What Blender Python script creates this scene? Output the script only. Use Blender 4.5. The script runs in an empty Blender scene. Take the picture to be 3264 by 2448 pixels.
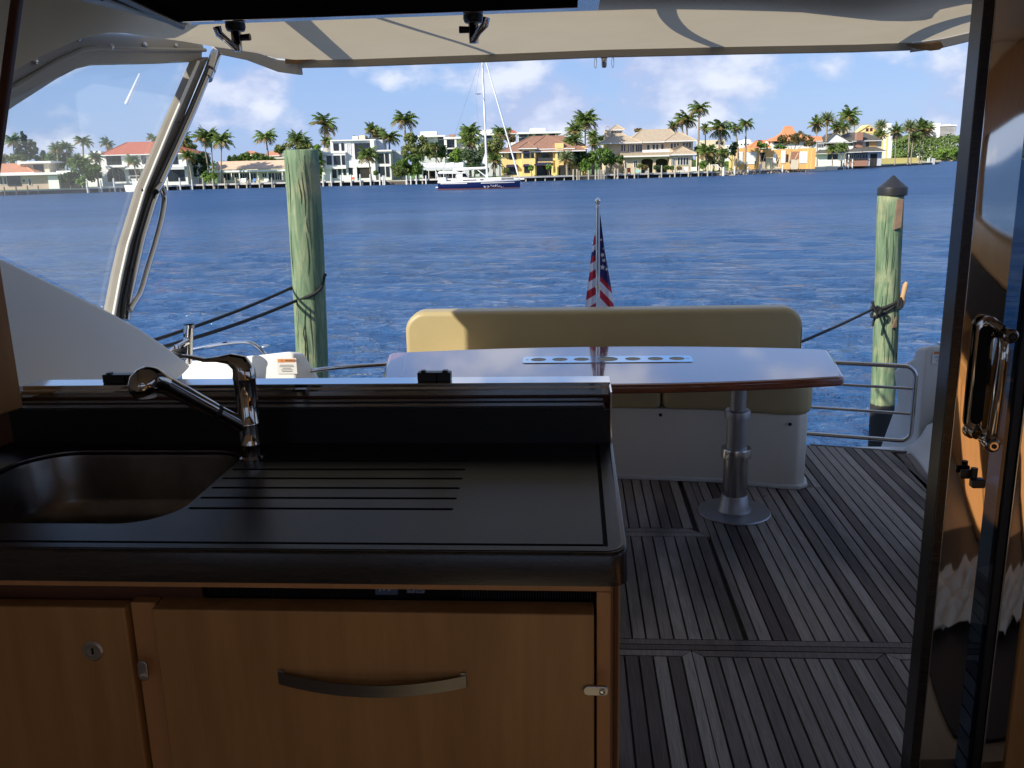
import bpy, bmesh, math, random
from math import sin, cos, tan, pi, radians, atan, sqrt, exp
from mathutils import Vector, Matrix
import numpy as np
C = bpy.context.scene.collection
# ------------------------------------------------------------------ camera
HEYE = 2.8                      # eye height above the water
FPX = 2821.0                    # focal length in photo pixels (3264 wide)
YAW = radians(4.2); TILT = atan(.0235); PITCH = atan((1224-534)*cos(TILT)/FPX)
F0 = Vector((0, cos(PITCH), -sin(PITCH))); R0 = Vector((1, 0, 0)); U0 = Vector((0, sin(PITCH), cos(PITCH)))
RZ = Matrix.Rotation(YAW, 3, 'Z')
CX = RZ @ (cos(TILT)*R0 - sin(TILT)*U0); CY = RZ @ (sin(TILT)*R0 + cos(TILT)*U0); CF = RZ @ F0
EYE = Vector((0, 0, HEYE))
cam = bpy.data.objects.new('camera', bpy.data.cameras.new('camera')); C.objects.link(cam)
cam.matrix_world = Matrix.Translation(EYE) @ Matrix((CX, CY, -CF)).transposed().to_4x4()
cam.data.sensor_width = 36; cam.data.lens = 36*FPX/3264; cam.data.clip_end = 20000; cam.data.clip_start = .02
bpy.context.scene.camera = cam
# ------------------------------------------------------------------ light
SUN_AZ = radians(50); SUN_EL = atan(.65)     # sun behind the boat's port side, low afternoon
S2 = Vector((-sin(SUN_AZ)*cos(SUN_EL), -cos(SUN_AZ)*cos(SUN_EL), sin(SUN_EL)))
w = bpy.data.worlds.new("World"); bpy.context.scene.world = w; w.use_nodes = True
nt = w.node_tree; nt.nodes.clear()
def nn(nt, t, **k):
    n = nt.nodes.new(t)
    for a, b in k.items(): setattr(n, a, b)
    return n
out = nn(nt, 'ShaderNodeOutputWorld'); bg = nn(nt, 'ShaderNodeBackground'); sky = nn(nt, 'ShaderNodeTexSky')
sky.sky_type = 'NISHITA'; sky.sun_disc = False; sky.sun_elevation = SUN_EL
sky.sun_rotation = pi + SUN_AZ        # clockwise from +Y
sky.air_density = 1.0; sky.dust_density = .35; sky.ozone_density = 2.5; sky.altitude = 0
bg.inputs['Strength'].default_value = SKYSTR = .135
tc = nn(nt, 'ShaderNodeTexCoord'); mp = nn(nt, 'ShaderNodeMapping'); mp.inputs['Scale'].default_value = (1, 1, 1.6)
nt.links.new(tc.outputs['Generated'], mp.inputs['Vector'])
n1 = nn(nt, 'ShaderNodeTexNoise'); n1.inputs['Scale'].default_value = 11; n1.inputs['Detail'].default_value = 10; n1.inputs['Roughness'].default_value = .52; n1.inputs['Distortion'].default_value = .0
n2 = nn(nt, 'ShaderNodeTexNoise'); n2.inputs['Scale'].default_value = 5; n2.inputs['Detail'].default_value = 3
for n in (n1, n2): nt.links.new(mp.outputs['Vector'], n.inputs['Vector'])
ad = nn(nt, 'ShaderNodeMath', operation='ADD'); nt.links.new(n1.outputs['Fac'], ad.inputs[0]); nt.links.new(n2.outputs['Fac'], ad.inputs[1])
cr = nn(nt, 'ShaderNodeValToRGB'); cr.color_ramp.elements[0].position = .486; cr.color_ramp.elements[1].position = .56; cr.color_ramp.elements[0].color = (0, 0, 0, 1)
cr.color_ramp.elements[1].color = (1, 1, 1, 1)
hf = nn(nt, 'ShaderNodeMath', operation='MULTIPLY'); hf.inputs[1].default_value = .5
nt.links.new(ad.outputs[0], hf.inputs[0]); nt.links.new(hf.outputs[0], cr.inputs['Fac'])
c2 = nn(nt, 'ShaderNodeValToRGB'); c2.color_ramp.elements[0].position = .47; c2.color_ramp.elements[1].position = .64
c2.color_ramp.elements[0].color = (2.7, 3.1, 4.5, 1); c2.color_ramp.elements[1].color = (4.9, 5.1, 5.7, 1)
nt.links.new(n1.outputs['Fac'], c2.inputs['Fac'])
mf = nn(nt, 'ShaderNodeMath', operation='MULTIPLY'); mf.inputs[1].default_value = .8
nt.links.new(cr.outputs['Color'], mf.inputs[0])
# humid air: the lower sky pales toward a soft lavender blue all round the horizon
sp = nn(nt, 'ShaderNodeSeparateXYZ'); nt.links.new(tc.outputs['Generated'], sp.inputs[0])
hr = nn(nt, 'ShaderNodeMapRange'); hr.inputs[1].default_value = 0; hr.inputs[2].default_value = .8; hr.inputs[3].default_value = .86; hr.inputs[4].default_value = .35
nt.links.new(sp.outputs['Z'], hr.inputs[0])
mh = nn(nt, 'ShaderNodeMix', data_type='RGBA'); skg = nn(nt, 'ShaderNodeValToRGB'); skg.color_ramp.elements[0].color = (1.75, 2.55, 4.5, 1); skg.color_ramp.elements[1].color = (.75, 1.7, 4.2, 1); skg.color_ramp.elements[1].position = .30
nt.links.new(sp.outputs['Z'], skg.inputs[0]); nt.links.new(skg.outputs[0], mh.inputs[7])
nt.links.new(hr.outputs[0], mh.inputs[0]); nt.links.new(sky.outputs[0], mh.inputs[6])
mx = nn(nt, 'ShaderNodeMix', data_type='RGBA')
nt.links.new(mf.outputs[0], mx.inputs[0]); nt.links.new(mh.outputs[2], mx.inputs[6]); nt.links.new(c2.outputs['Color'], mx.inputs[7])
nt.links.new(mx.outputs[2], bg.inputs['Color']); nt.links.new(bg.outputs[0], out.inputs['Surface'])
sl = bpy.data.lights.new('sun', 'SUN'); sl.energy = 5.0; sl.angle = radians(.5); sl.color = (1, .93, .80)
so = bpy.data.objects.new('sun', sl); C.objects.link(so); so.rotation_euler = S2.to_track_quat('Z', 'Y').to_euler()
sc = bpy.context.scene
sc.view_settings.view_transform = 'Standard'; sc.view_settings.look = 'None'; sc.view_settings.gamma = 1; sc.view_settings.use_curve_mapping = False
sc.view_settings.exposure = .5
sc.cycles.transparent_max_bounces = 12; sc.cycles.max_bounces = 8

# ------------------------------------------------------------------ measuring helpers
def ray(a, b): return CF*FPX + CX*(a-1632) + CY*(1224-b)
def onz(p, z): d = ray(*p); return EYE + d*((z-HEYE)/d.z)
def ony(p, y): d = ray(*p); return EYE + d*(y/d.y)
def onx(p, x): d = ray(*p); return EYE + d*(x/d.x)
FH = RZ @ Vector((0, 1, 0)); RH = RZ @ Vector((1, 0, 0))
def ond(p, D): d = ray(*p); return EYE + d*(D/d.dot(FH))     # point on the upright plane D metres ahead
def zf(o, s): return lambda x, y: (o[0]+x*s, o[1]+y*s)
A = zf((0, 380), .28029); B = zf((580, 350), .28029); Cz = zf((1150, 350), .28029); Dz = zf((1700, 320), .28029)
E = zf((2250, 320), .20344); Fz = zf((2550, 320), .27125); G = zf((0, 0), .45208); Hh = zf((1000, 0), .45208)
I = zf((2000, 0), .57143); J = zf((0, 600), .45208); K = zf((800, 850), .24108); L = zf((1200, 900), .67812)
Mm = zf((1900, 1150), .49729); N = zf((2600, 850), .42186); Q = zf((1800, 600), .24722); V = zf((0, 0), 1.47559)

# ------------------------------------------------------------------ mesh helpers
class MB:
    def __init__(s): s.v = []; s.f = []; s.m = []; s.mi = 0
    def add(s, vs, fs):
        o = len(s.v); s.v += [tuple(q) for q in vs]; s.f += [tuple(i+o for i in f) for f in fs]; s.m += [s.mi]*len(fs); return s
    def box(s, x0, x1, y0, y1, z0, z1):
        return s.add([(x, y, z) for z in (z0, z1) for y in (y0, y1) for x in (x0, x1)],
                     [(0, 2, 3, 1), (4, 5, 7, 6), (0, 1, 5, 4), (2, 6, 7, 3), (0, 4, 6, 2), (1, 3, 7, 5)])
    def prism(s, pts, h, axis='z', base=0):
        n = len(pts)
        def mk(a, b, c): return {'z': (a, b, c), 'y': (a, c, b), 'x': (c, a, b)}[axis]
        v = [mk(a, b, base) for a, b in pts]+[mk(a, b, base+h) for a, b in pts]
        return s.add(v, [tuple(range(n-1, -1, -1)), tuple(range(n, 2*n))]+[(i, (i+1) % n, (i+1) % n+n, i+n) for i in range(n)])
    def tube(s, pts, r, n=10, cap=True):
        pts = [Vector(p) for p in pts]; k = len(pts)
        rs = r if isinstance(r, (list, tuple)) else [r]*k
        o = []; up = None
        for i, p in enumerate(pts):
            t = (pts[min(i+1, k-1)]-pts[max(i-1, 0)])
            if t.length < 1e-9: t = Vector((0, 0, 1))
            t.normalize()
            if up is None: up = t.orthogonal().normalized()
            else:
                up = up - t*up.dot(t)
                if up.length < 1e-6: up = t.orthogonal()
                up.normalize()
            b = t.cross(up)
            for j in range(n):
                a = 2*pi*j/n; o.append(p+(up*cos(a)+b*sin(a))*rs[i])
        f = [(i*n+j, i*n+(j+1) % n, (i+1)*n+(j+1) % n, (i+1)*n+j) for i in range(k-1) for j in range(n)]
        if cap: f += [tuple(range(n-1, -1, -1)), tuple((k-1)*n+j for j in range(n))]
        return s.add(o, f)
    def lathe(s, prof, c=(0, 0, 0), n=24, axis='z'):
        o = []
        for r, z in prof:
            for j in range(n):
                a = 2*pi*j/n; q = (r*cos(a), r*sin(a), z)
                if axis == 'y': q = (q[0], q[2], q[1])
                if axis == 'x': q = (q[2], q[0], q[1])
                o.append((q[0]+c[0], q[1]+c[1], q[2]+c[2]))
        k = len(prof)
        f = [(i*n+j, i*n+(j+1) % n, (i+1)*n+(j+1) % n, (i+1)*n+j) for i in range(k-1) for j in range(n)]
        f += [tuple(range(n-1, -1, -1)), tuple((k-1)*n+j for j in range(n))]
        return s.add(o, f)
    def quad(s, a, b, c, d): return s.add([a, b, c, d], [(0, 1, 2, 3)])
def smooth_path(pts, it=2):
    pts = [Vector(p) for p in pts]
    for _ in range(it):
        q = [pts[0]]
        for a, b in zip(pts[:-1], pts[1:]): q += [a*.75+b*.25, a*.25+b*.75]
        q.append(pts[-1]); pts = q
    return pts
def rrect(x0, x1, y0, y1, r, n=6):
    o = []
    rs = r if isinstance(r, (list, tuple)) else [r]*4
    for (cx, cy, a0, q) in ((x1-rs[0], y0+rs[0], -pi/2, rs[0]), (x1-rs[1], y1-rs[1], 0, rs[1]), (x0+rs[2], y1-rs[2], pi/2, rs[2]), (x0+rs[3], y0+rs[3], pi, rs[3])):
        for i in range(n+1): a = a0+i*pi/2/n; o.append((cx+q*cos(a), cy+q*sin(a)))
    return o
def tag(o, label=None, cat=None, group=None, kind=None):
    if label: o['label'] = label
    if cat: o['category'] = cat
    if group: o['group'] = group
    if kind: o['kind'] = kind
    return o
def empty(name, loc, label, cat, group=None, rz=0):
    o = bpy.data.objects.new(name, None); C.objects.link(o); o.location = loc; o.rotation_euler = (0, 0, rz)
    o.empty_display_size = .1
    return tag(o, label, cat, group)
def root_matrix(p):
    if p is None: return Matrix.Identity(4)
    while p.parent: p = p.parent
    return Matrix.Translation(p.location) @ Matrix.Rotation(p.rotation_euler.z, 4, 'Z')
def mk(name, mb, mat, parent=None, local=False, smooth=None, bevel=0, seg=2, label=None, kind=None, tri=False):
    me = bpy.data.meshes.new(name); me.from_pydata(mb.v, [], mb.f)
    if not local and parent is not None: me.transform(root_matrix(parent).inverted())
    mats = mat if isinstance(mat, (list, tuple)) else [mat]
    for q in mats: me.materials.append(q)
    if len(mats) > 1: me.polygons.foreach_set('material_index', mb.m)
    bm = bmesh.new(); bm.from_mesh(me)
    if bevel:
        es = [e for e in bm.edges if len(e.link_faces) == 2 and e.calc_face_angle(0) > .5]
        bmesh.ops.bevel(bm, geom=es, offset=bevel, segments=seg, affect='EDGES', profile=.5, clamp_overlap=True)
    bmesh.ops.recalc_face_normals(bm, faces=bm.faces)
    bm.to_mesh(me); bm.free()
    if smooth is not None:
        me.polygons.foreach_set('use_smooth', [True]*len(me.polygons))
        me.set_sharp_from_angle(angle=radians(smooth))
    o = bpy.data.objects.new(name, me); C.objects.link(o); o.parent = parent
    if label: o['label'] = label
    if kind: o['kind'] = kind
    return o
def solo(name, mb, mat, label, cat, group=None, **k): return tag(mk(name, mb, mat, **k), label, cat, group)
def struct(name, mb, mat, **k): return mk(name, mb, mat, kind='structure', **k)

# ------------------------------------------------------------------ materials
def mat(name, col, rough=.5, metal=0, var=.12, vs=4, bump=0, bs=60, rnd=0, stretch=(1, 1, 1), col2=None, coat=0, trans=0, spec=.5, detail=5):
    m = bpy.data.materials.new(name); m.use_nodes = True; t = m.node_tree; b = t.nodes['Principled BSDF']
    b.inputs['Roughness'].default_value = rough; b.inputs['Metallic'].default_value = metal; b.inputs['Specular IOR Level'].default_value = spec
    if coat: b.inputs['Coat Weight'].default_value = coat; b.inputs['Coat Roughness'].default_value = .04
    tc = nn(t, 'ShaderNodeTexCoord'); mp = nn(t, 'ShaderNodeMapping'); mp.inputs['Scale'].default_value = stretch
    t.links.new(tc.outputs['Object'], mp.inputs[0])
    no = nn(t, 'ShaderNodeTexNoise'); no.inputs['Scale'].default_value = vs; no.inputs['Detail'].default_value = detail; no.inputs['Roughness'].default_value = .6
    t.links.new(mp.outputs[0], no.inputs['Vector'])
    c2 = col2 or tuple(min(1, c*(1+var)) for c in col); c1 = col if col2 else tuple(c*(1-var) for c in col)
    r = nn(t, 'ShaderNodeValToRGB'); r.color_ramp.elements[0].position = .3; r.color_ramp.elements[1].position = .7
    r.color_ramp.elements[0].color = (*c1, 1); r.color_ramp.elements[1].color = (*c2, 1)
    t.links.new(no.outputs['Fac'], r.inputs['Fac']); last = r.outputs['Color']
    if rnd:
        oi = nn(t, 'ShaderNodeObjectInfo'); mr = nn(t, 'ShaderNodeMapRange'); mr.inputs[3].default_value = 1-rnd; mr.inputs[4].default_value = 1+rnd
        t.links.new(oi.outputs['Random'], mr.inputs[0])
        vm = nn(t, 'ShaderNodeVectorMath', operation='SCALE'); t.links.new(last, vm.inputs[0]); t.links.new(mr.outputs[0], vm.inputs['Scale']); last = vm.outputs[0]
    t.links.new(last, b.inputs['Base Color'])
    if bump:
        nb = nn(t, 'ShaderNodeTexNoise'); nb.inputs['Scale'].default_value = bs; nb.inputs['Detail'].default_value = 4
        t.links.new(mp.outputs[0], nb.inputs['Vector'])
        bp = nn(t, 'ShaderNodeBump'); bp.inputs['Strength'].default_value = bump; bp.inputs['Distance'].default_value = .01
        t.links.new(nb.outputs['Fac'], bp.inputs['Height']); t.links.new(bp.outputs[0], b.inputs['Normal'])
    if trans:
        tr = nn(t, 'ShaderNodeBsdfTranslucent'); ms = nn(t, 'ShaderNodeMixShader'); ms.inputs[0].default_value = trans
        t.links.new(last, tr.inputs[0]); o = t.nodes['Material Output']
        t.links.new(b.outputs[0], ms.inputs[1]); t.links.new(tr.outputs[0], ms.inputs[2]); t.links.new(ms.outputs[0], o.inputs['Surface'])
    return m
M = {}
M['counter'] = mat('black_counter', (.010, .009, .009), .34, var=.6, vs=180, bump=.06, bs=500, spec=.35)
M['counter_edge'] = mat('black_counter_edge', (.008, .007, .006), .26, col2=(.03, .02, .014), vs=14, stretch=(1, 1, 9), spec=.5, detail=8)
M['groove'] = mat('counter_groove', (.004, .004, .004), .7, spec=.2)
M['wood'] = mat('cherry_veneer', (.32, .155, .048), .40, col2=(.45, .23, .078), vs=2.2, stretch=(9, 9, .8), bump=.02, bs=40, spec=.35, detail=8)
M['wood_light'] = mat('cherry_trim', (.50, .24, .09), .45, var=.1, vs=3, stretch=(6, 6, .7), spec=.3)
M['wood_dark'] = mat('dark_walnut_trim', (.10, .035, .015), .4, var=.2, vs=5)
M['chrome'] = mat('polished_chrome', (.72, .70, .68), .07, 1, var=.03)
M['chrome_dk'] = mat('polished_bronze_steel', (.44, .39, .34), .04, 1, var=.03)
M['steel'] = mat('stainless_steel', (.55, .54, .53), .2, 1, var=.06, bump=.02)
M['brushed'] = mat('brushed_nickel', (.48, .45, .41), .38, 1, var=.08, stretch=(1, 1, 30))
M['handle'] = mat('dark_nickel_pull', (.19, .175, .155), .36, 1, var=.08, stretch=(1, 1, 30))
M['alu'] = mat('anodised_aluminium', (.36, .36, .37), .42, .75, var=.06)
M['sink'] = mat('sink_steel', (.20, .175, .15), .3, 1, var=.2, vs=12)
M['blackplastic'] = mat('black_plastic', (.012, .012, .012), .35)
M['rubber'] = mat('black_rubber', (.008, .008, .009), .6)
M['gel'] = mat('white_gelcoat', (.74, .73, .69), .32, var=.04, vs=1.5, bump=.01)
M['gelgrey'] = mat('nonskid_gelcoat', (.60, .58, .54), .55, var=.06, vs=3, bump=.08, bs=250)
M['vinyl'] = mat('tan_vinyl', (.43, .34, .175), .42, var=.05, vs=3, bump=.12, bs=320, col2=(.47, .37, .19))
M['vinyl_dk'] = mat('olive_tan_vinyl', (.30, .245, .13), .5, var=.06, vs=4, bump=.12, bs=320)
M['rope'] = mat('black_rope', (.010, .010, .012), .8, var=.4, vs=90, bump=.5, bs=200)
M['varnish'] = mat('varnished_mahogany', (.26, .065, .022), .18, var=.3, vs=4, stretch=(.6, 14, 5), coat=1)
M['inlay'] = mat('maple_inlay', (.50, .30, .18), .12, coat=1)
def glass_mat(name, col, fac, rough=.02, hz=0, ior=1.45):
    m = bpy.data.materials.new(name); m.use_nodes = True; t = m.node_tree; t.nodes.clear(); o = nn(t, 'ShaderNodeOutputMaterial')
    tr = nn(t, 'ShaderNodeBsdfTransparent'); tr.inputs[0].default_value = (*col, 1)
    gl = nn(t, 'ShaderNodeBsdfGlossy'); gl.inputs['Roughness'].default_value = rough
    lw = nn(t, 'ShaderNodeFresnel'); lw.inputs[0].default_value = ior
    ad = nn(t, 'ShaderNodeMath', operation='ADD'); ad.inputs[1].default_value = fac; gb = nn(t, 'ShaderNodeNewGeometry'); iv = nn(t, 'ShaderNodeMath', operation='SUBTRACT'); iv.inputs[0].default_value = 1; t.links.new(gb.outputs['Backfacing'], iv.inputs[1])
    mb_ = nn(t, 'ShaderNodeMath', operation='MULTIPLY'); t.links.new(lw.outputs[0], mb_.inputs[0]); t.links.new(iv.outputs[0], mb_.inputs[1]); t.links.new(mb_.outputs[0], ad.inputs[0])
    ms = nn(t, 'ShaderNodeMixShader'); t.links.new(ad.outputs[0], ms.inputs[0]); t.links.new(tr.outputs[0], ms.inputs[1]); t.links.new(gl.outputs[0], ms.inputs[2])
    last = ms.outputs[0]
    if hz:
        df = nn(t, 'ShaderNodeBsdfDiffuse'); df.inputs[0].default_value = (.8, .82, .8, 1); tl = nn(t, 'ShaderNodeBsdfTranslucent'); tl.inputs[0].default_value = (.8, .82, .8, 1)
        a = nn(t, 'ShaderNodeMixShader'); a.inputs[0].default_value = .6; t.links.new(df.outputs[0], a.inputs[1]); t.links.new(tl.outputs[0], a.inputs[2])
        b = nn(t, 'ShaderNodeMixShader'); b.inputs[0].default_value = hz; t.links.new(last, b.inputs[1]); t.links.new(a.outputs[0], b.inputs[2]); last = b.outputs[0]
    t.links.new(last, o.inputs['Surface']); return m
M['glass_tint'] = glass_mat('smoked_glass', (.03, .028, .026), .02)
M['glass_blue'] = glass_mat('door_glass', (.34, .40, .46), .03)
M['clear_vinyl'] = glass_mat('clear_vinyl', (.97, .98, .98), 0, .03, hz=.05, ior=1.25)
M['pane'] = mat('far_window_glass', (.02, .027, .035), .06, var=.4, vs=.4)
# varnished table top: mahogany veneer in a fan of strips under gloss varnish
M['table'] = mat('mahogany_veneer', (.27, .075, .03), .12, var=.25, vs=5, stretch=(3, 3, 1), coat=1)
def canvas_mat():
    m = mat('tan_canvas', (.50, .43, .31), .8, var=.03, vs=4, bump=.15, bs=600, trans=.52)
    return m
M['canvas'] = canvas_mat()
M['canvas_hem'] = mat('grey_canvas_hem', (.36, .33, .27), .85, var=.06, vs=5, bump=.1, bs=400)
M['fly'] = mat('grey_gelcoat_soffit', (.45, .43, .38), .6, var=.05, vs=2)

# ================================================================== THE WATER
def build_water():
    rng = random.Random(4)
    th = list(np.radians(np.linspace(-42, 42, 520))); th = list(np.radians(np.linspace(-180, -44, 40)))+th+list(np.radians(np.linspace(44, 180, 40)))
    th = np.array(th)+0.0
    R = np.concatenate([[0.01, 1.5], np.geomspace(3.6, 6000, 760)])
    T, RR = np.meshgrid(th-YAW, R)
    X = RR*np.sin(T); Y = RR*np.cos(T); Z = np.zeros_like(X)
    step = RR*math.log(6000/3.6)/760
    for i in range(46):
        wl = .26*(1.16**rng.uniform(0, 14)); d = rng.gauss(.15, .45)      # wavelength, heading
        k = 2*pi/wl; a = .0150*wl**.85
        fade = np.clip((wl/step-2.6)/3, 0, 1)
        ph = k*(X*sin(d)+Y*cos(d))+rng.uniform(0, 6.3)
        wob = 1+.5*np.sin(.21*X+.13*Y+i*1.7)
        Z += a*.55*fade*wob*(1-np.abs(np.sin(ph/2))*1.6+.3)
    n, m = X.shape
    v = np.stack([X.ravel(), Y.ravel(), Z.ravel()], 1)
    idx = np.arange(n*m).reshape(n, m)
    f = np.stack([idx[:-1, :-1], idx[:-1, 1:], idx[1:, 1:], idx[1:, :-1]], -1).reshape(-1, 4)
    me = bpy.data.meshes.new('water'); me.vertices.add(len(v)); me.vertices.foreach_set('co', v.ravel())
    me.loops.add(f.size); me.loops.foreach_set('vertex_index', f[:, ::-1].ravel()); me.polygons.add(len(f))
    me.polygons.foreach_set('loop_start', np.arange(0, f.size, 4)); me.update(calc_edges=True)
    me.polygons.foreach_set('use_smooth', [True]*len(f))
    if me.polygons[len(f)//2].normal.z < 0: me.flip_normals()
    o = bpy.data.objects.new('water', me); C.objects.link(o); o['kind'] = 'structure'
    mt = bpy.data.materials.new('river_water'); mt.use_nodes = True; t = mt.node_tree; b = t.nodes['Principled BSDF']
    b.inputs['Base Color'].default_value = (.025, .078, .190, 1)
    gd = nn(t, 'ShaderNodeNewGeometry'); ln_ = nn(t, 'ShaderNodeVectorMath', operation='LENGTH'); t.links.new(gd.outputs['Position'], ln_.inputs[0])
    # unresolved wavelets: the farther water is rougher and mirrors less
    for so_, a_, c_ in (('Roughness', .04, .36), ('Specular IOR Level', .5, .19)):
        r_ = nn(t, 'ShaderNodeMapRange'); r_.inputs[1].default_value = 12; r_.inputs[2].default_value = 80; r_.inputs[3].default_value = a_; r_.inputs[4].default_value = c_; t.links.new(ln_.outputs['Value'], r_.inputs[0]); t.links.new(r_.outputs[0], b.inputs[so_]); b.inputs['IOR'].default_value = 1.33
    tc = nn(t, 'ShaderNodeTexCoord')
    hs = None
    for scl, st, amp in ((1.3, (1, 2.6, 1), .20), (3.4, (1, 2.4, 1), .13), (8, (1, 2.0, 1), .055), (.23, (1, 2.2, 1), .35), (.55, (1, 2.8, 1), .38)):
        mp = nn(t, 'ShaderNodeMapping'); mp.inputs['Scale'].default_value = st; mp.inputs['Rotation'].default_value = (0, 0, .2); t.links.new(tc.outputs['Object'], mp.inputs[0])
        no = nn(t, 'ShaderNodeTexNoise'); no.inputs['Scale'].default_value = scl; no.inputs['Detail'].default_value = 3; no.inputs['Roughness'].default_value = .6; no.inputs['Distortion'].default_value = .4; t.links.new(mp.outputs[0], no.inputs['Vector'])
        mu = nn(t, 'ShaderNodeMath', operation='MULTIPLY'); mu.inputs[1].default_value = amp; t.links.new(no.outputs['Fac'], mu.inputs[0])
        if hs is None: hs = mu.outputs[0]
        else:
            a = nn(t, 'ShaderNodeMath', operation='ADD'); t.links.new(hs, a.inputs[0]); t.links.new(mu.outputs[0], a.inputs[1]); hs = a.outputs[0]
    bp = nn(t, 'ShaderNodeBump'); bp.inputs['Strength'].default_value = 1; bp.inputs['Distance'].default_value = 1.0
    wn = nn(t, 'ShaderNodeTexNoise'); wn.inputs['Scale'].default_value = .05; wn.inputs['Detail'].default_value = 4; wm = nn(t, 'ShaderNodeMapping'); wm.inputs['Scale'].default_value = (1, 3, 1); t.links.new(tc.outputs['Object'], wm.inputs[0]); t.links.new(wm.outputs[0], wn.inputs['Vector'])
    wr_ = nn(t, 'ShaderNodeMapRange'); wr_.inputs[1].default_value = .35; wr_.inputs[2].default_value = .65; wr_.inputs[3].default_value = .45; wr_.inputs[4].default_value = 1.5; t.links.new(wn.outputs['Fac'], wr_.inputs[0]); t.links.new(wr_.outputs[0], bp.inputs['Distance'])
    t.links.new(hs, bp.inputs['Height']); t.links.new(bp.outputs[0], b.inputs['Normal'])
    me.materials.append(mt)
build_water()
# ================================================================== THE YACHT
DZ = 1.2                                     # cockpit sole above the water
# ---- hull, interior shell
hb = MB(); hb.prism([(-2.15, -4), (2.45, -4), (2.45, 4.9), (2.1, 5.15), (-1.8, 5.15), (-2.15, 4.9)], 1.45, base=-.3)
struct('yacht_hull', hb, M['gel'], bevel=.03)
M['cream_wall'] = mat('cream_saloon_lining', (.66, .58, .45), .7, var=.04)
M['floorwood'] = mat('saloon_floor_carpet', (.36, .30, .21), .8, col2=(.42, .35, .25), vs=3, stretch=(8, .7, 1))
b = MB(); b.box(-2.1, 2.4, -3.2, 2.06, 1.165, 1.23); struct('saloon_floor', b, M['floorwood'])
b = MB(); b.box(-2.1, 2.4, -.85, 2.12, 3.31, 3.35); b.box(-2.1, 2.4, -3.2, -1.75, 3.30, 3.34); b.box(-2.1, -.65, -1.75, -.85, 3.30, 3.34); b.box(.15, 2.4, -1.75, -.85, 3.30, 3.34); struct('saloon_ceiling', b, M['cream_wall'])  # unseen ceiling opening added to let sun fall on the sideboard
M['creamleather'] = mat('cream_leather', (.74, .56, .34), .35, var=.05, bump=.1, bs=30); M['blackcloth'] = mat('black_upholstery', (.012, .011, .011), .7)
sf_ = empty('saloon_sofa', (1.9, -.6, 1.23), 'cream leather sofa with black back panel against the saloon starboard side', 'sofa')
b = MB(); b.box(2.02, 2.18, -1.7, .6, 2.22, 2.47); mk('headrest', b, M['creamleather'], parent=sf_, bevel=.05, seg=4, smooth=60)
b = MB(); b.box(2.06, 2.19, -1.7, .6, 1.93, 2.215); mk('back_panel', b, M['blackcloth'], parent=sf_, bevel=.02)
b = MB(); b.box(1.6, 2.19, -1.7, -.9, 1.23, 1.62); mk('seat', b, M['creamleather'], parent=sf_, bevel=.06, seg=4, smooth=60)
sd_ = empty('saloon_sideboard', (1.9, .3, 1.23), 'cherry wood sideboard in the saloon behind the sliding door', 'sideboard')
b = MB(); b.box(1.75, 2.19, -.85, .9, 1.23, 1.90); mk('carcass', b, M['wood'], parent=sd_, bevel=.01); b = MB(); b.box(1.745, 1.749, -.8, -.02, 1.3, 1.82); mk('door', b, M['wood_light'], parent=sd_); b = MB(); b.box(1.745, 1.749, .02, .85, 1.3, 1.82); mk('door', b, M['wood_light'], parent=sd_)
b = MB(); b.box(-1.75, -1.62, -3.2, 2.05, 1.23, 2.25); b.box(-1.75, -1.62, -3.2, 2.05, 2.95, 3.30); b.box(-1.75, -1.62, -3.2, -2.7, 2.25, 2.95); b.box(-1.75, -1.62, -.7, 2.05, 2.25, 2.95); struct('saloon_wall_port', b, M['cream_wall'])
b = MB()
b.box(2.2, 2.3, -3.2, 2.05, 1.23, 2.15); b.box(2.2, 2.3, -3.2, 2.05, 2.95, 3.30); b.box(2.2, 2.3, -3.2, -1.6, 2.15, 2.95); b.box(2.2, 2.3, 1.5, 2.05, 2.15, 2.95)
struct('saloon_wall_starboard', b, M['wood'])
b = MB(); b.box(-1.62, 2.2, -3.2, -3.1, 1.23, 2.2); b.box(-1.62, 2.2, -3.2, -3.1, 3.12, 3.30); b.box(-1.62, -1.0, -3.2, -3.1, 2.2, 3.12); b.box(1.9, 2.2, -3.2, -3.1, 2.2, 3.12)
struct('saloon_wall_forward', b, M['cream_wall'])
b = MB(); b.box(1.05, 2.0, .55, 1.98, 1.231, 1.242); solo('added_mat', b, M['blackcloth'], 'added black mat inside the sliding door, darkening its mirrored frame', 'mat', bevel=.003)  # added to put a dark area into the door's reflection
M['prop'] = mat('crumpled_white_prop', (.70, .66, .58), .9, var=.1, vs=9)
b = MB(); rg_ = random.Random(6); n_ = 26
b.add([(1.12+.62*i/n_+.02*sin(j*.9), .98+.42*j/n_+.02*sin(i*.7), 1.25+.05*abs(sin(i*.55+j*.35))*abs(cos(j*.6-i*.2))+.012*rg_.random()) for j in range(n_+1) for i in range(n_+1)], [(j*(n_+1)+i, j*(n_+1)+i+1, (j+1)*(n_+1)+i+1, (j+1)*(n_+1)+i) for j in range(n_) for i in range(n_)])
solo('prop', b, M['prop'], 'crumpled white cloth towel lying on the black mat, seen mirrored in the door frame', 'prop', smooth=60)  # made-up pale cloth, there only to break up the door's reflection
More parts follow.
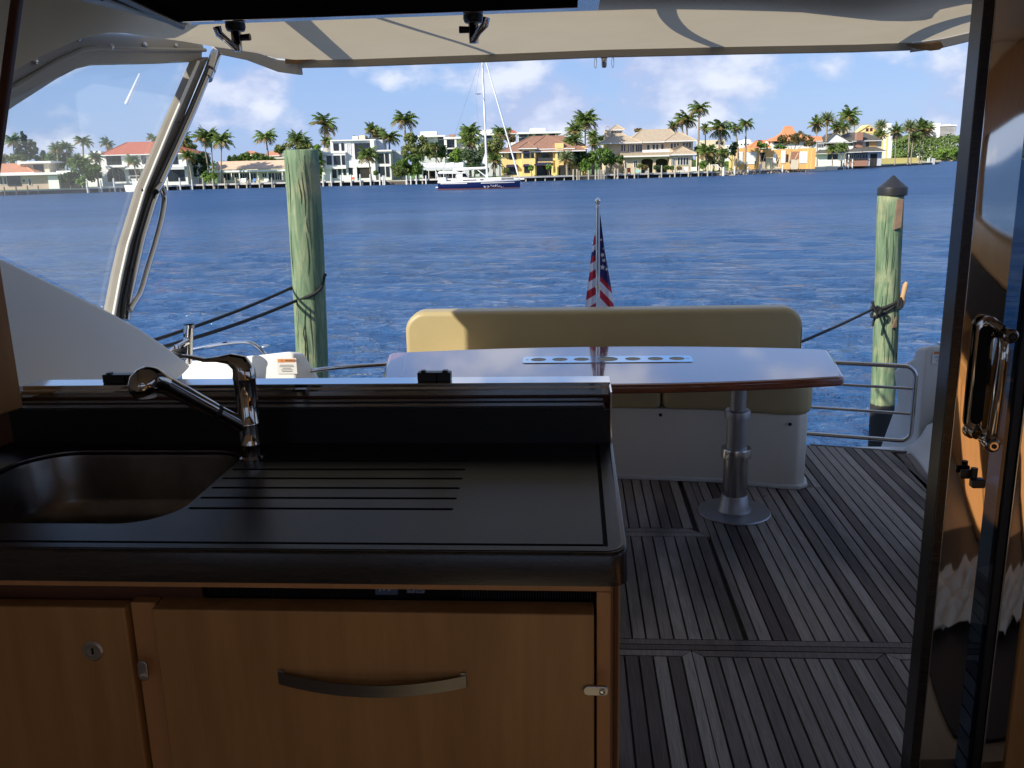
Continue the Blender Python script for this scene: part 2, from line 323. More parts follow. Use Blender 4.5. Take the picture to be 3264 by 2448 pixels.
# aft bulkhead round the galley window and the sliding door
b = MB(); b.box(-2.1, .083, 2.07, 2.2, 1.2, 2.228); b.box(-2.1, .083, 2.128, 2.2, 2.228, 2.262); b.box(-2.1, -1.62, 2.06, 2.2, 2.262, 3.34)
struct('aft_bulkhead', b, M['wood_dark'])
b = MB(); b.box(1.30, 2.45, 2.06, 2.2, 1.2, 1.5); b.box(1.30, 2.45, 2.06, 2.2, 3.2, 3.34); b.box(2.3, 2.45, 2.06, 2.2, 1.5, 3.2)
struct('aft_bulkhead', b, M['gel'])

# ---- cockpit deck with single teak planks
b = MB(); b.prism([(-1.95, 2.08), (1.95, 2.08), (1.93, 4.2), (1.9, 4.88), (1.4, 5.05), (-1.75, 5.05), (-1.95, 4.8)], .03, base=DZ-.048)
deck = struct('cockpit_deck', b, M['rubber'])
def teak():
    m = bpy.data.materials.new('weathered_teak'); m.use_nodes = True; t = m.node_tree; b = t.nodes['Principled BSDF']
    b.inputs['Roughness'].default_value = .72; b.inputs['Specular IOR Level'].default_value = .3
    tc = nn(t, 'ShaderNodeTexCoord'); oi = nn(t, 'ShaderNodeObjectInfo')
    mp = nn(t, 'ShaderNodeMapping'); mp.inputs['Scale'].default_value = (30, 1.2, 1); t.links.new(tc.outputs['Object'], mp.inputs[0])
    va = nn(t, 'ShaderNodeVectorMath', operation='ADD'); t.links.new(mp.outputs[0], va.inputs[0])
    sc_ = nn(t, 'ShaderNodeVectorMath', operation='SCALE'); cb = nn(t, 'ShaderNodeCombineXYZ')
    for i in range(3): t.links.new(oi.outputs['Random'], cb.inputs[i])
    t.links.new(cb.outputs[0], sc_.inputs[0]); sc_.inputs['Scale'].default_value = 37; t.links.new(sc_.outputs[0], va.inputs[1])
    n = nn(t, 'ShaderNodeTexNoise'); n.inputs['Scale'].default_value = 6; n.inputs['Detail'].default_value = 8; n.inputs['Roughness'].default_value = .65; t.links.new(va.outputs[0], n.inputs['Vector'])
    r = nn(t, 'ShaderNodeValToRGB'); e = r.color_ramp.elements
    e[0].position = .0; e[0].color = (.11, .082, .068, 1); e[1].position = 1; e[1].color = (.40, .355, .31, 1)
    for p, c in ((.12, (.13, .10, .082)), (.3, (.23, .194, .164)), (.6, (.285, .246, .208)), (.86, (.335, .293, .248))):
        q = e.new(p); q.color = (*c, 1)
    t.links.new(oi.outputs['Random'], r.inputs['Fac'])
    mr = nn(t, 'ShaderNodeMapRange'); mr.inputs[1].default_value = .3; mr.inputs[2].default_value = .7; mr.inputs[3].default_value = .68; mr.inputs[4].default_value = 1.28; t.links.new(n.outputs['Fac'], mr.inputs[0])
    # damp blotches that run over several planks
    n2 = nn(t, 'ShaderNodeTexNoise'); n2.inputs['Scale'].default_value = 2.2; n2.inputs['Detail'].default_value = 5
    gp = nn(t, 'ShaderNodeNewGeometry'); gm = nn(t, 'ShaderNodeMapping'); gm.inputs['Scale'].default_value = (1.9, .45, 1); t.links.new(gp.outputs['Position'], gm.inputs[0]); t.links.new(gm.outputs[0], n2.inputs['Vector'])
    m2 = nn(t, 'ShaderNodeMapRange'); m2.inputs[1].default_value = .36; m2.inputs[2].default_value = .5; m2.inputs[3].default_value = .5; m2.inputs[4].default_value = 1; t.links.new(n2.outputs['Fac'], m2.inputs[0])
    mm = nn(t, 'ShaderNodeMath', operation='MULTIPLY'); t.links.new(mr.outputs[0], mm.inputs[0]); t.links.new(m2.outputs[0], mm.inputs[1])
    vm = nn(t, 'ShaderNodeVectorMath', operation='SCALE'); t.links.new(r.outputs['Color'], vm.inputs[0]); t.links.new(mm.outputs[0], vm.inputs['Scale']); t.links.new(vm.outputs[0], b.inputs['Base Color'])
    bp = nn(t, 'ShaderNodeBump'); bp.inputs['Strength'].default_value = .4; bp.inputs['Distance'].default_value = .002; t.links.new(n.outputs['Fac'], bp.inputs['Height']); t.links.new(bp.outputs[0], b.inputs['Normal'])
    return m
M['teak'] = teak()
PW = .048; GAP = .0072
pcache = {}
def plank(x0, y0, y1, w_=PW-GAP, slant0=0, slant1=0, name='plank'):
    key = (round(w_, 3), round(y1-y0, 3), slant0, slant1)
    if key not in pcache:
        m = MB(); L_ = y1-y0
        m.prism([(0, slant0*w_ if slant0 > 0 else 0), (w_, -slant0*w_ if slant0 < 0 else 0), (w_, L_-(slant1*w_ if slant1 > 0 else 0)), (0, L_+(slant1*w_ if slant1 < 0 else 0))], .018)
        pcache[key] = mk('plank', m, M['teak'], parent=deck, local=True)
        o = pcache[key]
    else:
        o = bpy.data.objects.new('plank', pcache[key].data); C.objects.link(o); o.parent = deck
    o.location = (x0, y0, DZ-.018); return o
def lay(xa, xb, y0, y1):                     # fills a field with planks on the common pitch, the last ones ripped to fit
    k = math.floor((xa-.145)/PW); x = .145+k*PW
    while x < xb-.004:
        a = max(x+GAP/2, xa); c = min(x+PW-GAP/2, xb)
        if c-a > .017: plank(a, y0, y1, w_=round(c-a, 4))
        x += PW
def cross(x0, x1, y0, y1):                   # a board laid athwartships
    m = MB(); m.prism([(x0, y0), (x1, y0), (x1, y1), (x0, y1)], .018, base=DZ-.018); return mk('plank', m, M['teak'], parent=deck, local=True)
def poly(pts, name='plank'):
    m = MB(); m.prism(pts, .018, base=DZ-.018); return mk(name, m, M['teak'], parent=deck, local=True)
rp = random.Random(11)
XS = [.145+i*PW for i in range(-13, 22)]
HX0, HX1 = -.62, .589                        # hatch in front of the bench
lay(HX0, HX1, 2.80, 3.676); lay(-.50-.24, HX0-.003, 2.80, 4.40); lay(HX1+.004, 1.0, 2.80, 4.42); lay(1.004, 1.236, 2.80, 4.30); lay(1.172, 1.236, 4.304, 5.02); lay(-.58, .549, 3.774, 4.44)
poly([(HX0, 3.68), (HX1, 3.68), (HX1-.042, 3.722), (HX0, 3.722)]); poly([(HX0, 3.728), (HX1-.047, 3.728), (HX1-.085, 3.768), (HX0, 3.768)])
poly([(HX1, 3.684), (HX1, 4.39), (HX1-.036, 4.39), (HX1-.036, 3.724)])
# planks right of the dark seam run on to the transom; the outermost follow the coaming
EDGE = [(1.84, 4.95), (1.872, 4.85), (1.86, 4.7), (1.835, 4.55), (1.825, 4.34), (1.80, 4.1), (1.80, 2.12)]
def edge_x(y):
    for (xa, ya), (xb, yb) in zip(EDGE[:-1], EDGE[1:]):
        if yb <= y <= ya: return xa+(xb-xa)*(ya-y)/(ya-yb)
    return EDGE[-1][0]
x = 1.244
i = 0
while x < 1.79:
    w_ = PW-GAP
    ytop = 4.985-.13*(x-1.39)/.45 if x > 1.2 else 4.26
    if x+w_ < 1.78: plank(x, 2.80 if i > 1 else 2.98, round(ytop, 2))
    x += PW; i += 1
for x in (1.19, 1.214): pass
poly([(1.36, 5.02), (1.36, 4.992), (1.83, 4.862), (1.86, 4.885)])
for k in range(2):
    o_ = .006+.040*k; p_ = [(edge_x(y)-o_-.036, y) for y in (2.8, 3.6, 4.1, 4.34, 4.55, 4.7, 4.84)]+[(edge_x(y)-o_, y) for y in (4.84, 4.7, 4.55, 4.34, 4.1, 3.6, 2.8)]
    poly(p_)
cross(-.5, 1.80, 2.765, 2.796); cross(-.5, 1.80, 2.731, 2.760)
# forward panels with mitred frames
def panel(x0, x1, ya, yb):
    poly([(x0, yb), (x0+.034, yb-.034), (x1-.034, yb-.034), (x1, yb)])
    poly([(x0, ya), (x0, yb-.004), (x0+.032, yb-.037), (x0+.032, ya)]); poly([(x1, ya), (x1, yb-.004), (x1-.032, yb-.037), (x1-.032, ya)])
    n_ = max(1, round((x1-x0-.072)/PW)); pw = (x1-x0-.072)/n_
    for i in range(n_): plank(x0+.036+i*pw+GAP/2, ya, yb-.040, w_=round(pw-GAP, 4))
panel(-.35, .385, 2.10, 2.725); panel(.389, 1.020, 2.10, 2.725); panel(1.026, 1.80, 2.10, 2.725)
b = MB(); b.lathe([(.004, 0), (.013, 0), (.013, .003), (.004, .004)], (.93, 4.18, DZ)); mk('deck_screw_cap', b, M['steel'], parent=deck, local=True)

# ---- coamings and white mouldings
def label_plate(parent, p0, ux, w_, h_, nrm, orange=True):
    """warning sticker: orange head bar and lines of small print; p0 = upper left corner"""
    ux = Vector(ux).normalized(); uz = Vector((0, 0, 1)); n = Vector(nrm).normalized()
    def rc(a, b_, c, d, off): return [p0+ux*a-uz*b_+n*off, p0+ux*c-uz*b_+n*off, p0+ux*c-uz*d+n*off, p0+ux*a-uz*d+n*off]
    m = MB(); m.quad(*rc(0, 0, w_, h_, .001)); pl = mk('warning_label', m, M['stk'], parent=parent)
    m = MB(); m.quad(*rc(w_*.06, h_*.05, w_*.94, h_*.26, .002)); mk('header_bar', m, M['orange'], parent=pl)
    for j, t in enumerate(range(5)):
        m = MB(); y = h_*(.42+.1*j); ww = w_*(.34, .38, .22, .30, .26)[j]; m.quad(*rc(w_/2-ww, y, w_/2+ww, y+h_*.035, .002)); mk('print_line', m, M['print'], parent=pl)
    tx('⚠ WARNING', p0+ux*w_*.17-uz*h_*.22+n*.003, ux, h_*.15, M['print'], pl)
    return pl
M['stk'] = mat('label_white', (.66, .65, .62), .5, var=.02); M['orange'] = mat('label_orange', (.62, .23, .06), .5, var=.03); M['print'] = mat('label_print', (.07, .07, .08), .5)
def tx(s, p, ux, size, m, parent, up=(0, 0, 1)):
    cu = bpy.data.curves.new('t', 'FONT'); cu.body = s; cu.size = size*1.35
    o = bpy.data.objects.new('t', cu); C.objects.link(o); bpy.context.view_layer.update()
    me = bpy.data.meshes.new_from_object(o.evaluated_get(bpy.context.evaluated_depsgraph_get())); bpy.data.objects.remove(o)
    ux = Vector(ux).normalized(); up = Vector(up).normalized(); n = ux.cross(up)
    me.transform(Matrix((ux, up, n)).transposed().to_4x4()); me.transform(Matrix.Translation(p))
    me.transform(root_matrix(parent).inverted()); me.materials.clear(); me.materials.append(m)
    q = bpy.data.objects.new('lettering', me); C.objects.link(q); q.parent = parent; return q
# port quarter block
cl = empty('port_coaming', (-1.95, 4.9, DZ), 'white moulded port quarter block with an orange headed warning label', 'coaming')
b = MB()
f_ = [(-2.28, 1.0), (-2.28, 1.752), (-1.78, 1.792), (-1.63, 1.808), (-1.605, 1.79), (-1.585, 1.2), (-1.585, 1.0)]
b.add([(x, 4.86, z) for x, z in f_]+[(x+(.04 if x > -2 and z > 1.5 else .16 if x > -2 else 0)*1, 4.95 if z > 1.5 else 5.35, z-.022 if z > 1.5 else z) for x, z in f_],
      [tuple(range(6, -1, -1)), tuple(range(7, 14))]+[(i, (i+1) % 7, (i+1) % 7+7, i+7) for i in range(7)])
mk('quarter_block', b, M['gel'], parent=cl, bevel=.022, seg=3, smooth=40)
b = MB(); b.box(-2.28, -1.80, 2.2, 4.86, 1.0, 1.66); mk('side_coaming', b, M['gel'], parent=cl, bevel=.03, seg=3, smooth=40)
p0 = ony(K(335, 1240), 4.853); p1 = ony(K(565, 1222), 4.853)
label_plate(cl, Vector((p0.x, 4.857, p0.z+.012)), (1, 0, 0), .115, .092, (0, -1, 0))
# handrail on the port quarter
rl = empty('port_handrail', (-2.2, 5.1, 1.78), 'bent stainless handrail on the white port quarter block', 'handrail')
pts = smooth_path([ony(J(*q), 5.1) for q in ((1310, 1150), (1400, 1128), (1560, 1098), (1720, 1080), (1790, 1095), (1850, 1150), (1875, 1185))])
b = MB(); b.tube(pts, .013); mk('rail', b, M['chrome'], parent=rl, smooth=60)
b = MB(); b.lathe([(.03, 0), (.03, .004), (.016, .010)], (pts[-1].x, 5.1, 1.792)); mk('foot_flange', b, M['chrome'], parent=rl, smooth=40)
# rod holder
rh = empty('rod_holder', (-2.14, 4.62, 1.66), 'upright polished steel rod holder tube beside the port wing', 'rod holder')
t0 = ony(J(1333, 965), 4.62); b0 = ony(J(1318, 1235), 4.62)
b = MB(); b.tube([b0, t0], .0265, n=20, cap=False); b.tube([b0, t0], .0235, n=20, cap=False); mk('tube', b, M['chrome'], parent=rh, smooth=50)
b = MB(); b.tube([t0-Vector((0, 0, .014)), t0+Vector((0, 0, .003))], .029, n=20, cap=False); mk('rim', b, M['chrome'], parent=rh, smooth=50)
# port cleat
ck = empty('mooring_cleat', (-2.2, 4.45, 1.75), 'dark mooring cleat with rope turns behind the rod holder', 'cleat')
c0 = ony(J(1240, 1130), 4.5)
b = MB(); b.tube([c0+Vector((-.05, 0, -.02)), c0+Vector((.05, .05, .03))], [.012, .016], n=10); mk('horn', b, M['chrome'], parent=ck, smooth=50)
b = MB(); b.tube([c0+Vector((.01, 0, -.10)), c0+Vector((.01, 0, .02))], [.03, .018], n=10); mk('foot', b, M['steel'], parent=ck, smooth=50)
b = MB()
for k in range(4): b.tube([c0+Vector((.028*cos(a)+.008*k, .03*sin(a), -.06+.018*k)) for a in np.linspace(0, 6.28, 10)], .009, n=6)
mk('rope_turns', b, M['rope'], parent=ck, smooth=60)
# starboard coaming with cup holder and step
cs = empty('starboard_coaming', (2.1, 4.9, DZ), 'white moulded starboard quarter block and side coaming with warning label and cup holder', 'coaming')
b = MB()
f_ = [(1.95, 1.0), (1.955, 1.765), (1.975, 1.785), (2.5, 1.765), (2.5, 1.0)]
b.add([(x, 4.98, z) for x, z in f_]+[(x-(.03 if x < 2 else 0), 5.06 if z > 1.5 else 5.5, z-.022 if z > 1.5 else z) for x, z in f_],
      [tuple(range(4, -1, -1)), tuple(range(5, 10))]+[(i, (i+1) % 5, (i+1) % 5+5, i+5) for i in range(5)])
b.add([(1.956, 4.985, 1.755), (1.87, 5.22, 1.585), (1.92, 5.15, 1.22), (1.956, 4.985, 1.18), (2.2, 5.45, 1.66), (2.2, 5.45, 1.2)], [(0, 3, 2, 1), (0, 1, 4), (1, 2, 5, 4), (2, 3, 5), (0, 4, 5, 3)])
mk('quarter_block', b, M['gelgrey'], parent=cs, bevel=.02, seg=3, smooth=40)
# curved fairing between deck and coaming
rows = []
for y in (2.2, 3.0, 3.8, 4.1, 4.34, 4.55, 4.7, 4.8, 4.87, 4.93):
    e = edge_x(min(y, 4.9)); rows.append([(e, y, DZ-.01), (e+.012, y, DZ+.012), (e+.05, y, DZ+.03), (e+.09, y, DZ+.075), (e+.12, y, DZ+.14), (e+.16, y, DZ+.155), (e+.7, y, DZ+.157)])
b = MB(); b.add([p for r_ in rows for p in r_], [(i*7+j, i*7+j+1, i*7+j+8, i*7+j+7) for i in range(len(rows)-1) for j in range(6)]+[tuple(range(63, 70))])
mk('curved_fairing', b, M['gelgrey'], parent=cs, smooth=50)
st = [onz(N(780, 1245), 1.362), onz(N(960, 1270), 1.362)]
b = MB(); b.prism([(2.02, 4.96), (2.35, 4.96), (2.35, 4.45), (2.2, 4.50), (2.08, 4.72)], .012, base=1.357)
tp = mk('teak_step', b, M['teak'], parent=cs)
for q in (((2.05, 4.90), (2.14, 4.72), (2.24, 4.56)), ((2.09, 4.95), (2.18, 4.76), (2.30, 4.6))):
    b = MB(); b.tube([(x, y, 1.370) for x, y in q], .003, n=5); mk('caulk_seam', b, M['rubber'], parent=tp)
b = MB(); b.box(2.22, 2.5, 2.2, 4.97, 1.0, 1.62); mk('side_coaming', b, M['gelgrey'], parent=cs, bevel=.04, seg=3, smooth=40)
b = MB(); b.box(1.60, 2.3, 2.35, 3.45, 1.0, 1.58); mk('wet_bar_top', b, M['gel'], parent=cs, bevel=.05, seg=4, smooth=40)
b = MB(); b.lathe([(.03, -.04), (.045, -.04), (.045, .004), (.052, .006), (.052, .0), (.03, -.001)], (1.80, 2.95, 1.582), n=28); mk('cup_holder', b, M['chrome'], parent=cs, smooth=40)
label_plate(cs, Vector((1.987, 4.976, 1.755)), (1, 0, 0), .108, .072, (0, -1, 0))
b = MB(); b.box(2.03, 2.10, 4.99, 5.04, 1.783, 1.795); mk('hinge_plate', b, M['steel'], parent=cs, bevel=.003)

# ---- stern gates
def rail_rect(name, x0, y0, x1, y1, zt, zb, label, mids):
    r_ = empty(name, (x0, y0, DZ), label, 'railing'); d = Vector((x1-x0, y1-y0, 0)); Ls = d.length; d.normalize()
    def P_(s, z): return Vector((x0, y0, 0))+d*s+Vector((0, 0, z))
    c = .055; path = [P_(0, zt), P_(Ls-c, zt)]+[P_(Ls-c+c*sin(a), zt-c+c*cos(a)) for a in np.linspace(.2, pi/2, 5)]+[P_(Ls-c+c*cos(a), zb+c-c*sin(a)) for a in np.linspace(.1, pi/2, 5)]+[P_(0, zb)]
    b = MB(); b.tube(path, .0125, n=12); mk('frame', b, M['steel'], parent=r_, smooth=60)
    for z in mids: b = MB(); b.tube([P_(0, z), P_(Ls, z)], .0085, n=10); mk('rail', b, M['steel'], parent=r_, smooth=60)
    b = MB(); b.tube([P_(0, zb-.02), P_(0, zt+.0)], .011, n=10); mk('post', b, M['steel'], parent=r_, smooth=60)
    return r_
rail_rect('stern_gate', 1.30, 5.06, 1.875, 4.89, 1.685, 1.255, 'stainless steel stern gate of four bars right of the tan bench', (1.56, 1.415))
g2 = empty('stern_gate', (-1.6, 5.0, DZ), 'stainless steel stern gate between the white port block and the bench', 'railing')
pts = smooth_path([Vector((-1.60, 4.98, 1.25))]+[ony(K(*q), 5.0) for q in ((700, 1480), (715, 1420), (770, 1378), (900, 1362), (1180, 1328), (1810, 1290), (2060, 1280))])
b = MB(); b.tube(pts, .0135, n=12); mk('frame', b, M['chrome'], parent=g2, smooth=60)
for z in (1.55, 1.41, 1.28): b = MB(); b.tube([(-1.6, 4.98, z), (-1.0, 5.0, z)], .0085, n=10); mk('rail', b, M['steel'], parent=g2, smooth=60)

# ---- bench
bn = empty('stern_bench', (.15, 4.6, DZ), 'tan upholstered stern bench with long backrest on a white moulded base', 'bench')
b = MB(); base = [(-.88, 4.40), (.23, 4.43), (.72, 4.375), (1.02, 4.285), (1.10, 4.275), (1.15, 4.31), (1.165, 4.40), (1.17, 5.02), (-.90, 5.02)]
M['gelwarm'] = mat('aged_gelcoat', (.68, .64, .55), .4, var=.05, vs=2); b.prism(base, .385, base=DZ); mk('base', b, M['gelwarm'], parent=bn, bevel=.012, seg=2, smooth=30)
b = MB(); b.prism([(x*1.0+(.014 if x > 1 else -.01 if x < -.5 else 0), y-.014 if y < 4.6 else y) for x, y in base], .022, base=DZ); mk('plinth', b, M['gelgrey'], parent=bn, bevel=.006)
for x, z in ((.435, 1.553), (1.055, 1.54)):
    b = MB(); b.lathe([(.002, -.004), (.009, -.004), (.009, .0), (.002, .001)], (x, (4.405 if x < .7 else 4.272), z), n=12, axis='y'); mk('screw', b, M['rubber'], parent=bn)
def cushion(name, pts, z0, z1, bev, m, parent, **k):
    b = MB(); b.prism(pts, z1-z0, base=z0); return mk(name, b, m, parent=parent, bevel=bev, seg=4, smooth=70, **k)
cushion('seat_cushion', [(-.90, 4.385), (.22, 4.405), (.437, 4.392), (.437, 4.90), (-.90, 4.90)], 1.585, 1.742, .03, M['vinyl'], bn)
cr_ = [(.443, 4.392), (.72, 4.355), (1.02, 4.262), (1.11, 4.26), (1.165, 4.30), (1.182, 4.40), (1.18, 4.90), (.443, 4.90)]
cushion('seat_cushion', cr_, 1.585, 1.745, .045, M['vinyl'], bn)
b = MB(); bk = rrect(-.955, 1.245, 1.70, 2.025, [.03, .105, .115, .03], 8); b.prism(bk, .15, 'y', 4.86)
mk('backrest', b, M['vinyl'], parent=bn, bevel=.035, seg=4, smooth=70)
pp = [Vector((x, 4.893, z)) for x, z in rrect(-.948, 1.238, 1.706, 2.018, [.03, .10, .11, .03], 8)][8:24]
b = MB(); b.tube([(1.2375, 4.866+.004, 1.73), (1.238, 4.866+.004, 1.9), (1.225, 4.868, 1.955), (1.19, 4.872, 2.0), (1.15, 4.88, 2.017)], .0035, n=6); mk('piping', b, M['vinyl_dk'], parent=bn, smooth=60)
b = MB(); b.box(-.93, 1.22, 4.98, 5.04, 1.2, 1.98); mk('back_support', b, M['gel'], parent=bn, bevel=.02)

# ---- table
tb = empty('cockpit_table', (.15, 3.97, DZ), 'varnished mahogany cockpit table with cup holder plate on aluminium pedestals', 'table')
def bow(n=16):
    f1 = [(-.815+i*(1.105+.815)/n, 0) for i in range(n+1)]
    f1 = [(x, 3.672-.112*(1-((x-.145)/.96)**2)) for x, _ in f1]
    r_ = [(1.125, 3.69), (1.17, 3.97), (1.205, 4.22), (1.195, 4.25)]
    f2 = [(1.17-i*(1.17+.88)/n, 0) for i in range(n+1)]; f2 = [(x, 4.262+.108*(1-((x-.145)/1.03)**2)) for x, _ in f2]
    l_ = [(-.905, 4.30-.05), (-.918, 4.22), (-.88, 3.97), (-.838, 3.69)]
    return f1+r_+f2+l_
outl = bow()
b = MB(); b.prism(outl, .040, base=1.880); mk('edge_moulding', b, M['varnish'], parent=tb, bevel=.012, seg=3, smooth=50)
cxy = Vector((.145, 3.965))
def inset(p, s, e): return [(cxy.x+(x-cxy.x)*(1-s/abs(1.05)), cxy.y+(y-cxy.y)*(1-e/.37)) for x, y in p]
b = MB(); b.prism(inset(outl, .018, .016), .003, base=1.9185); mk('veneer_top', b, M['table'], parent=tb)
# crossband: pale inlay line a hand's breadth in from the ends, and short pale lines in the end panels
def line2(a, c, w_=.0022):
    a = Vector(a); c = Vector(c); d = (c-a).normalized(); n_ = Vector((-d.y, d.x))*w_/2
    b = MB(); b.prism([tuple(a+n_), tuple(c+n_), tuple(c-n_), tuple(a-n_)], .0012, base=1.9216); return b
for s in (-1, 1):
    xx = .145+s*.90
    mk('inlay_line', line2((xx-s*.0, 3.735), (xx+s*.075, 4.235)), M['inlay'], parent=tb)
    for k in range(0):
        y0 = 3.80+k*.095
        mk('inlay_line', line2((xx+s*.012+s*.014*k, y0), (xx-s*.20, y0+.16)), M['inlay'], parent=tb)
b = MB(); b.prism(rrect(-.243, .540, 3.975, 4.112, .02), .0028, base=1.922)
def holed(name, outline, holes, z, th, m, parent, bev=0):
    cu = bpy.data.curves.new('c', 'CURVE'); cu.dimensions = '2D'; cu.fill_mode = 'BOTH'; cu.extrude = th/2
    for pts in [outline]+holes:
        s = cu.splines.new('POLY'); s.points.add(len(pts)-1)
        for p_, q in zip(s.points, pts): p_.co = (q[0], q[1], 0, 1)
        s.use_cyclic_u = True
    o = bpy.data.objects.new('c', cu); C.objects.link(o); bpy.context.view_layer.update()
    me = bpy.data.meshes.new_from_object(o.evaluated_get(bpy.context.evaluated_depsgraph_get())); bpy.data.objects.remove(o)
    me.transform(Matrix.Translation((0, 0, z+th/2))); me.transform(root_matrix(parent).inverted())
    me.name = name; me.materials.clear(); me.materials.append(m)
    q = bpy.data.objects.new(name, me); C.objects.link(q); q.parent = parent; return q
def circ(cx_, cy_, r, n=28): return [(cx_+r*cos(2*pi*i/n), cy_+r*sin(2*pi*i/n)) for i in range(n)]
hx = [(-.170, .036), (-.070, .036), (.030, .036), (.152, .047), (.268, .036), (.372, .036), (.470, .036)]
M['plate'] = mat('brushed_holder_plate', (.50, .66, .80), .12, 1, var=.03)
pl = holed('cup_holder_plate', rrect(-.243, .540, 3.975, 4.112, .02), [circ(x, 4.045, r) for x, r in hx], 1.922, .003, M['plate'], tb)
for x, r in hx:
    b = MB(); b.lathe([(r*.3, .0005), (r*.98, .0005), (r*.98, .0018), (r*.3, .0012)], (x, 4.045, 1.9222)); mk('holder_cup', b, M['vinyl_dk'], parent=pl)
for x in (-.222, .520):
    b = MB(); b.lathe([(.001, 0), (.006, 0), (.006, .001)], (x, 4.045, 1.9252), n=10); mk('screw', b, M['steel'], parent=pl)
for px_ in (.743, -.45):
    b = MB(); b.lathe([(.165, 0), (.170, .003), (.165, .008), (.07, .014), (.080, .014), (.072, .030), (.060, .088), (.058, .090), (.02, .090)], (px_, 3.97, DZ), n=36); pd = mk('pedestal', b, M['alu'], parent=tb, smooth=35)
    b = MB(); b.lathe([(.057, .088), (.057, .285), (.02, .285)], (px_, 3.97, DZ), n=32); mk('lower_tube', b, M['steel'], parent=pd, smooth=35)
    b = MB(); b.lathe([(.05, .275), (.068, .275), (.068, .312), (.066, .318), (.04, .318)], (px_, 3.97, DZ), n=32); mk('collar', b, M['steel'], parent=pd, smooth=35)
    b = MB(); b.lathe([(.048, .315), (.048, .475), (.02, .475)], (px_, 3.97, DZ), n=32); mk('middle_tube', b, M['alu'], parent=pd, smooth=35)
    b = MB(); b.lathe([(.05, .462), (.058, .462), (.058, .494), (.056, .498), (.03, .498)], (px_, 3.97, DZ), n=32); mk('collar', b, M['alu'], parent=pd, smooth=35)
    b = MB(); b.lathe([(.0365, .49), (.0365, .682), (.02, .682)], (px_, 3.97, DZ), n=32); mk('upper_tube', b, M['alu'], parent=pd, smooth=35)

# ---- galley cabinet and counter
gc = empty('galley_cabinet', (-.65, 1.75, 1.23), 'cherry wood galley cabinet under a black counter with inset sink and drainer grooves', 'kitchen cabinet')
ZC = 2.15
sinkh = rrect(-1.325, -.785, 1.538, 1.996, [.11, .085, .13, .11], 10)
grv = []
for i, y in enumerate((1.914, 1.855, 1.796, 1.737, 1.678, 1.620)):
    grv.append(rrect(-.777, -.2445+i*.0009, y-.0056, y+.0056, .0054, 5))
# the sink edge slopes where the drainer begins; grooves run to it
EDGX = .085
top_out = rrect(-1.42, EDGX, 1.424, 2.052, [.030, .004, .004, .004], 8)
# ridge groove that runs along the front and the right side
fr = [(-1.415, 1.449), (.056, 1.449), (.056, 2.04), (.0475, 2.04), (.0475, 1.4585), (-1.415, 1.4585)]
holed('counter_surface', top_out, [sinkh, fr]+grv, ZC-.006, .006, M['counter'], gc)
b = MB(); 
holed('counter_slab', rrect(-1.42, EDGX, 1.424, 2.052, [.030, .004, .004, .004], 8), [sinkh], ZC-.012, .0055, M['groove'], gc)
b = MB(); eo = rrect(-1.43, EDGX+.004, 1.420, 2.052, [.034, .004, .004, .004], 10); ei = rrect(-1.40, EDGX-.02, 1.446, 2.03, [.02, .004, .004, .004], 10)
n = len(eo)
prof = [(0, -.062), (0, -.006), (1, 0)]
vs = [(x, y, ZC-.064) for x, y in ei]+[(x+(.002 if x > 0 else 0), y-.001, ZC-.062) for x, y in eo]+[(x, y, ZC-.007) for x, y in eo]+[(x*.9975 if x > 0 else x, y+.003, ZC-.0015) for x, y in eo]+[(x-.007 if x > 0 else x, y+.008, ZC+.0012) for x, y in eo]+[(x-.012 if x > 0 else x, y+.013, ZC-.001) for x, y in eo]
b.add(vs, [(k*n+i, k*n+(i+1) % n, (k+1)*n+(i+1) % n, (k+1)*n+i) for k in range(5) for i in range(n)])
mk('counter_edge', b, M['counter_edge'], parent=gc, smooth=60)
holed('counter_underside', rrect(-1.42, .08, 1.432, 2.05, [.03, .004, .004, .004], 6), [rrect(-1.345, -.765, 1.518, 2.016, [.11, .085, .13, .11], 10)], ZC-.066, .002, M['groove'], gc)
# basin
def ring(s, z, c=(-1.055, 1.767)): return [(c[0]+(x-c[0])*s, c[1]+(y-c[1])*s, z) for x, y in sinkh]
lv = [(1.012, ZC-.0125), (1.0, ZC-.0125), (.992, ZC-.022), (.955, ZC-.12), (.90, ZC-.15), (.80, ZC-.162), (.25, ZC-.168), (.08, ZC-.172)]
b = MB(); n = len(sinkh); b.add([p for s, z in lv for p in ring(s, z)], [(k*n+i, k*n+(i+1) % n, (k+1)*n+(i+1) % n, (k+1)*n+i) for k in range(len(lv)-1) for i in range(n)]+[tuple((len(lv)-1)*n+i for i in range(n))])
bs_ = mk('sink_basin', b, M['sink'], parent=gc, smooth=60)
b = MB(); rr = ring(1.004, ZC-.004); b.tube(rr+[rr[0]], .0035, n=6, cap=False); mk('sink_rim', b, M['sink'], parent=bs_, smooth=60)
b = MB(); b.lathe([(.006, .0), (.038, 0), (.038, .003), (.024, .004), (.02, .02), (.008, .022)], (-1.05, 1.80, ZC-.168)); mk('drain', b, M['chrome'], parent=bs_, smooth=50)
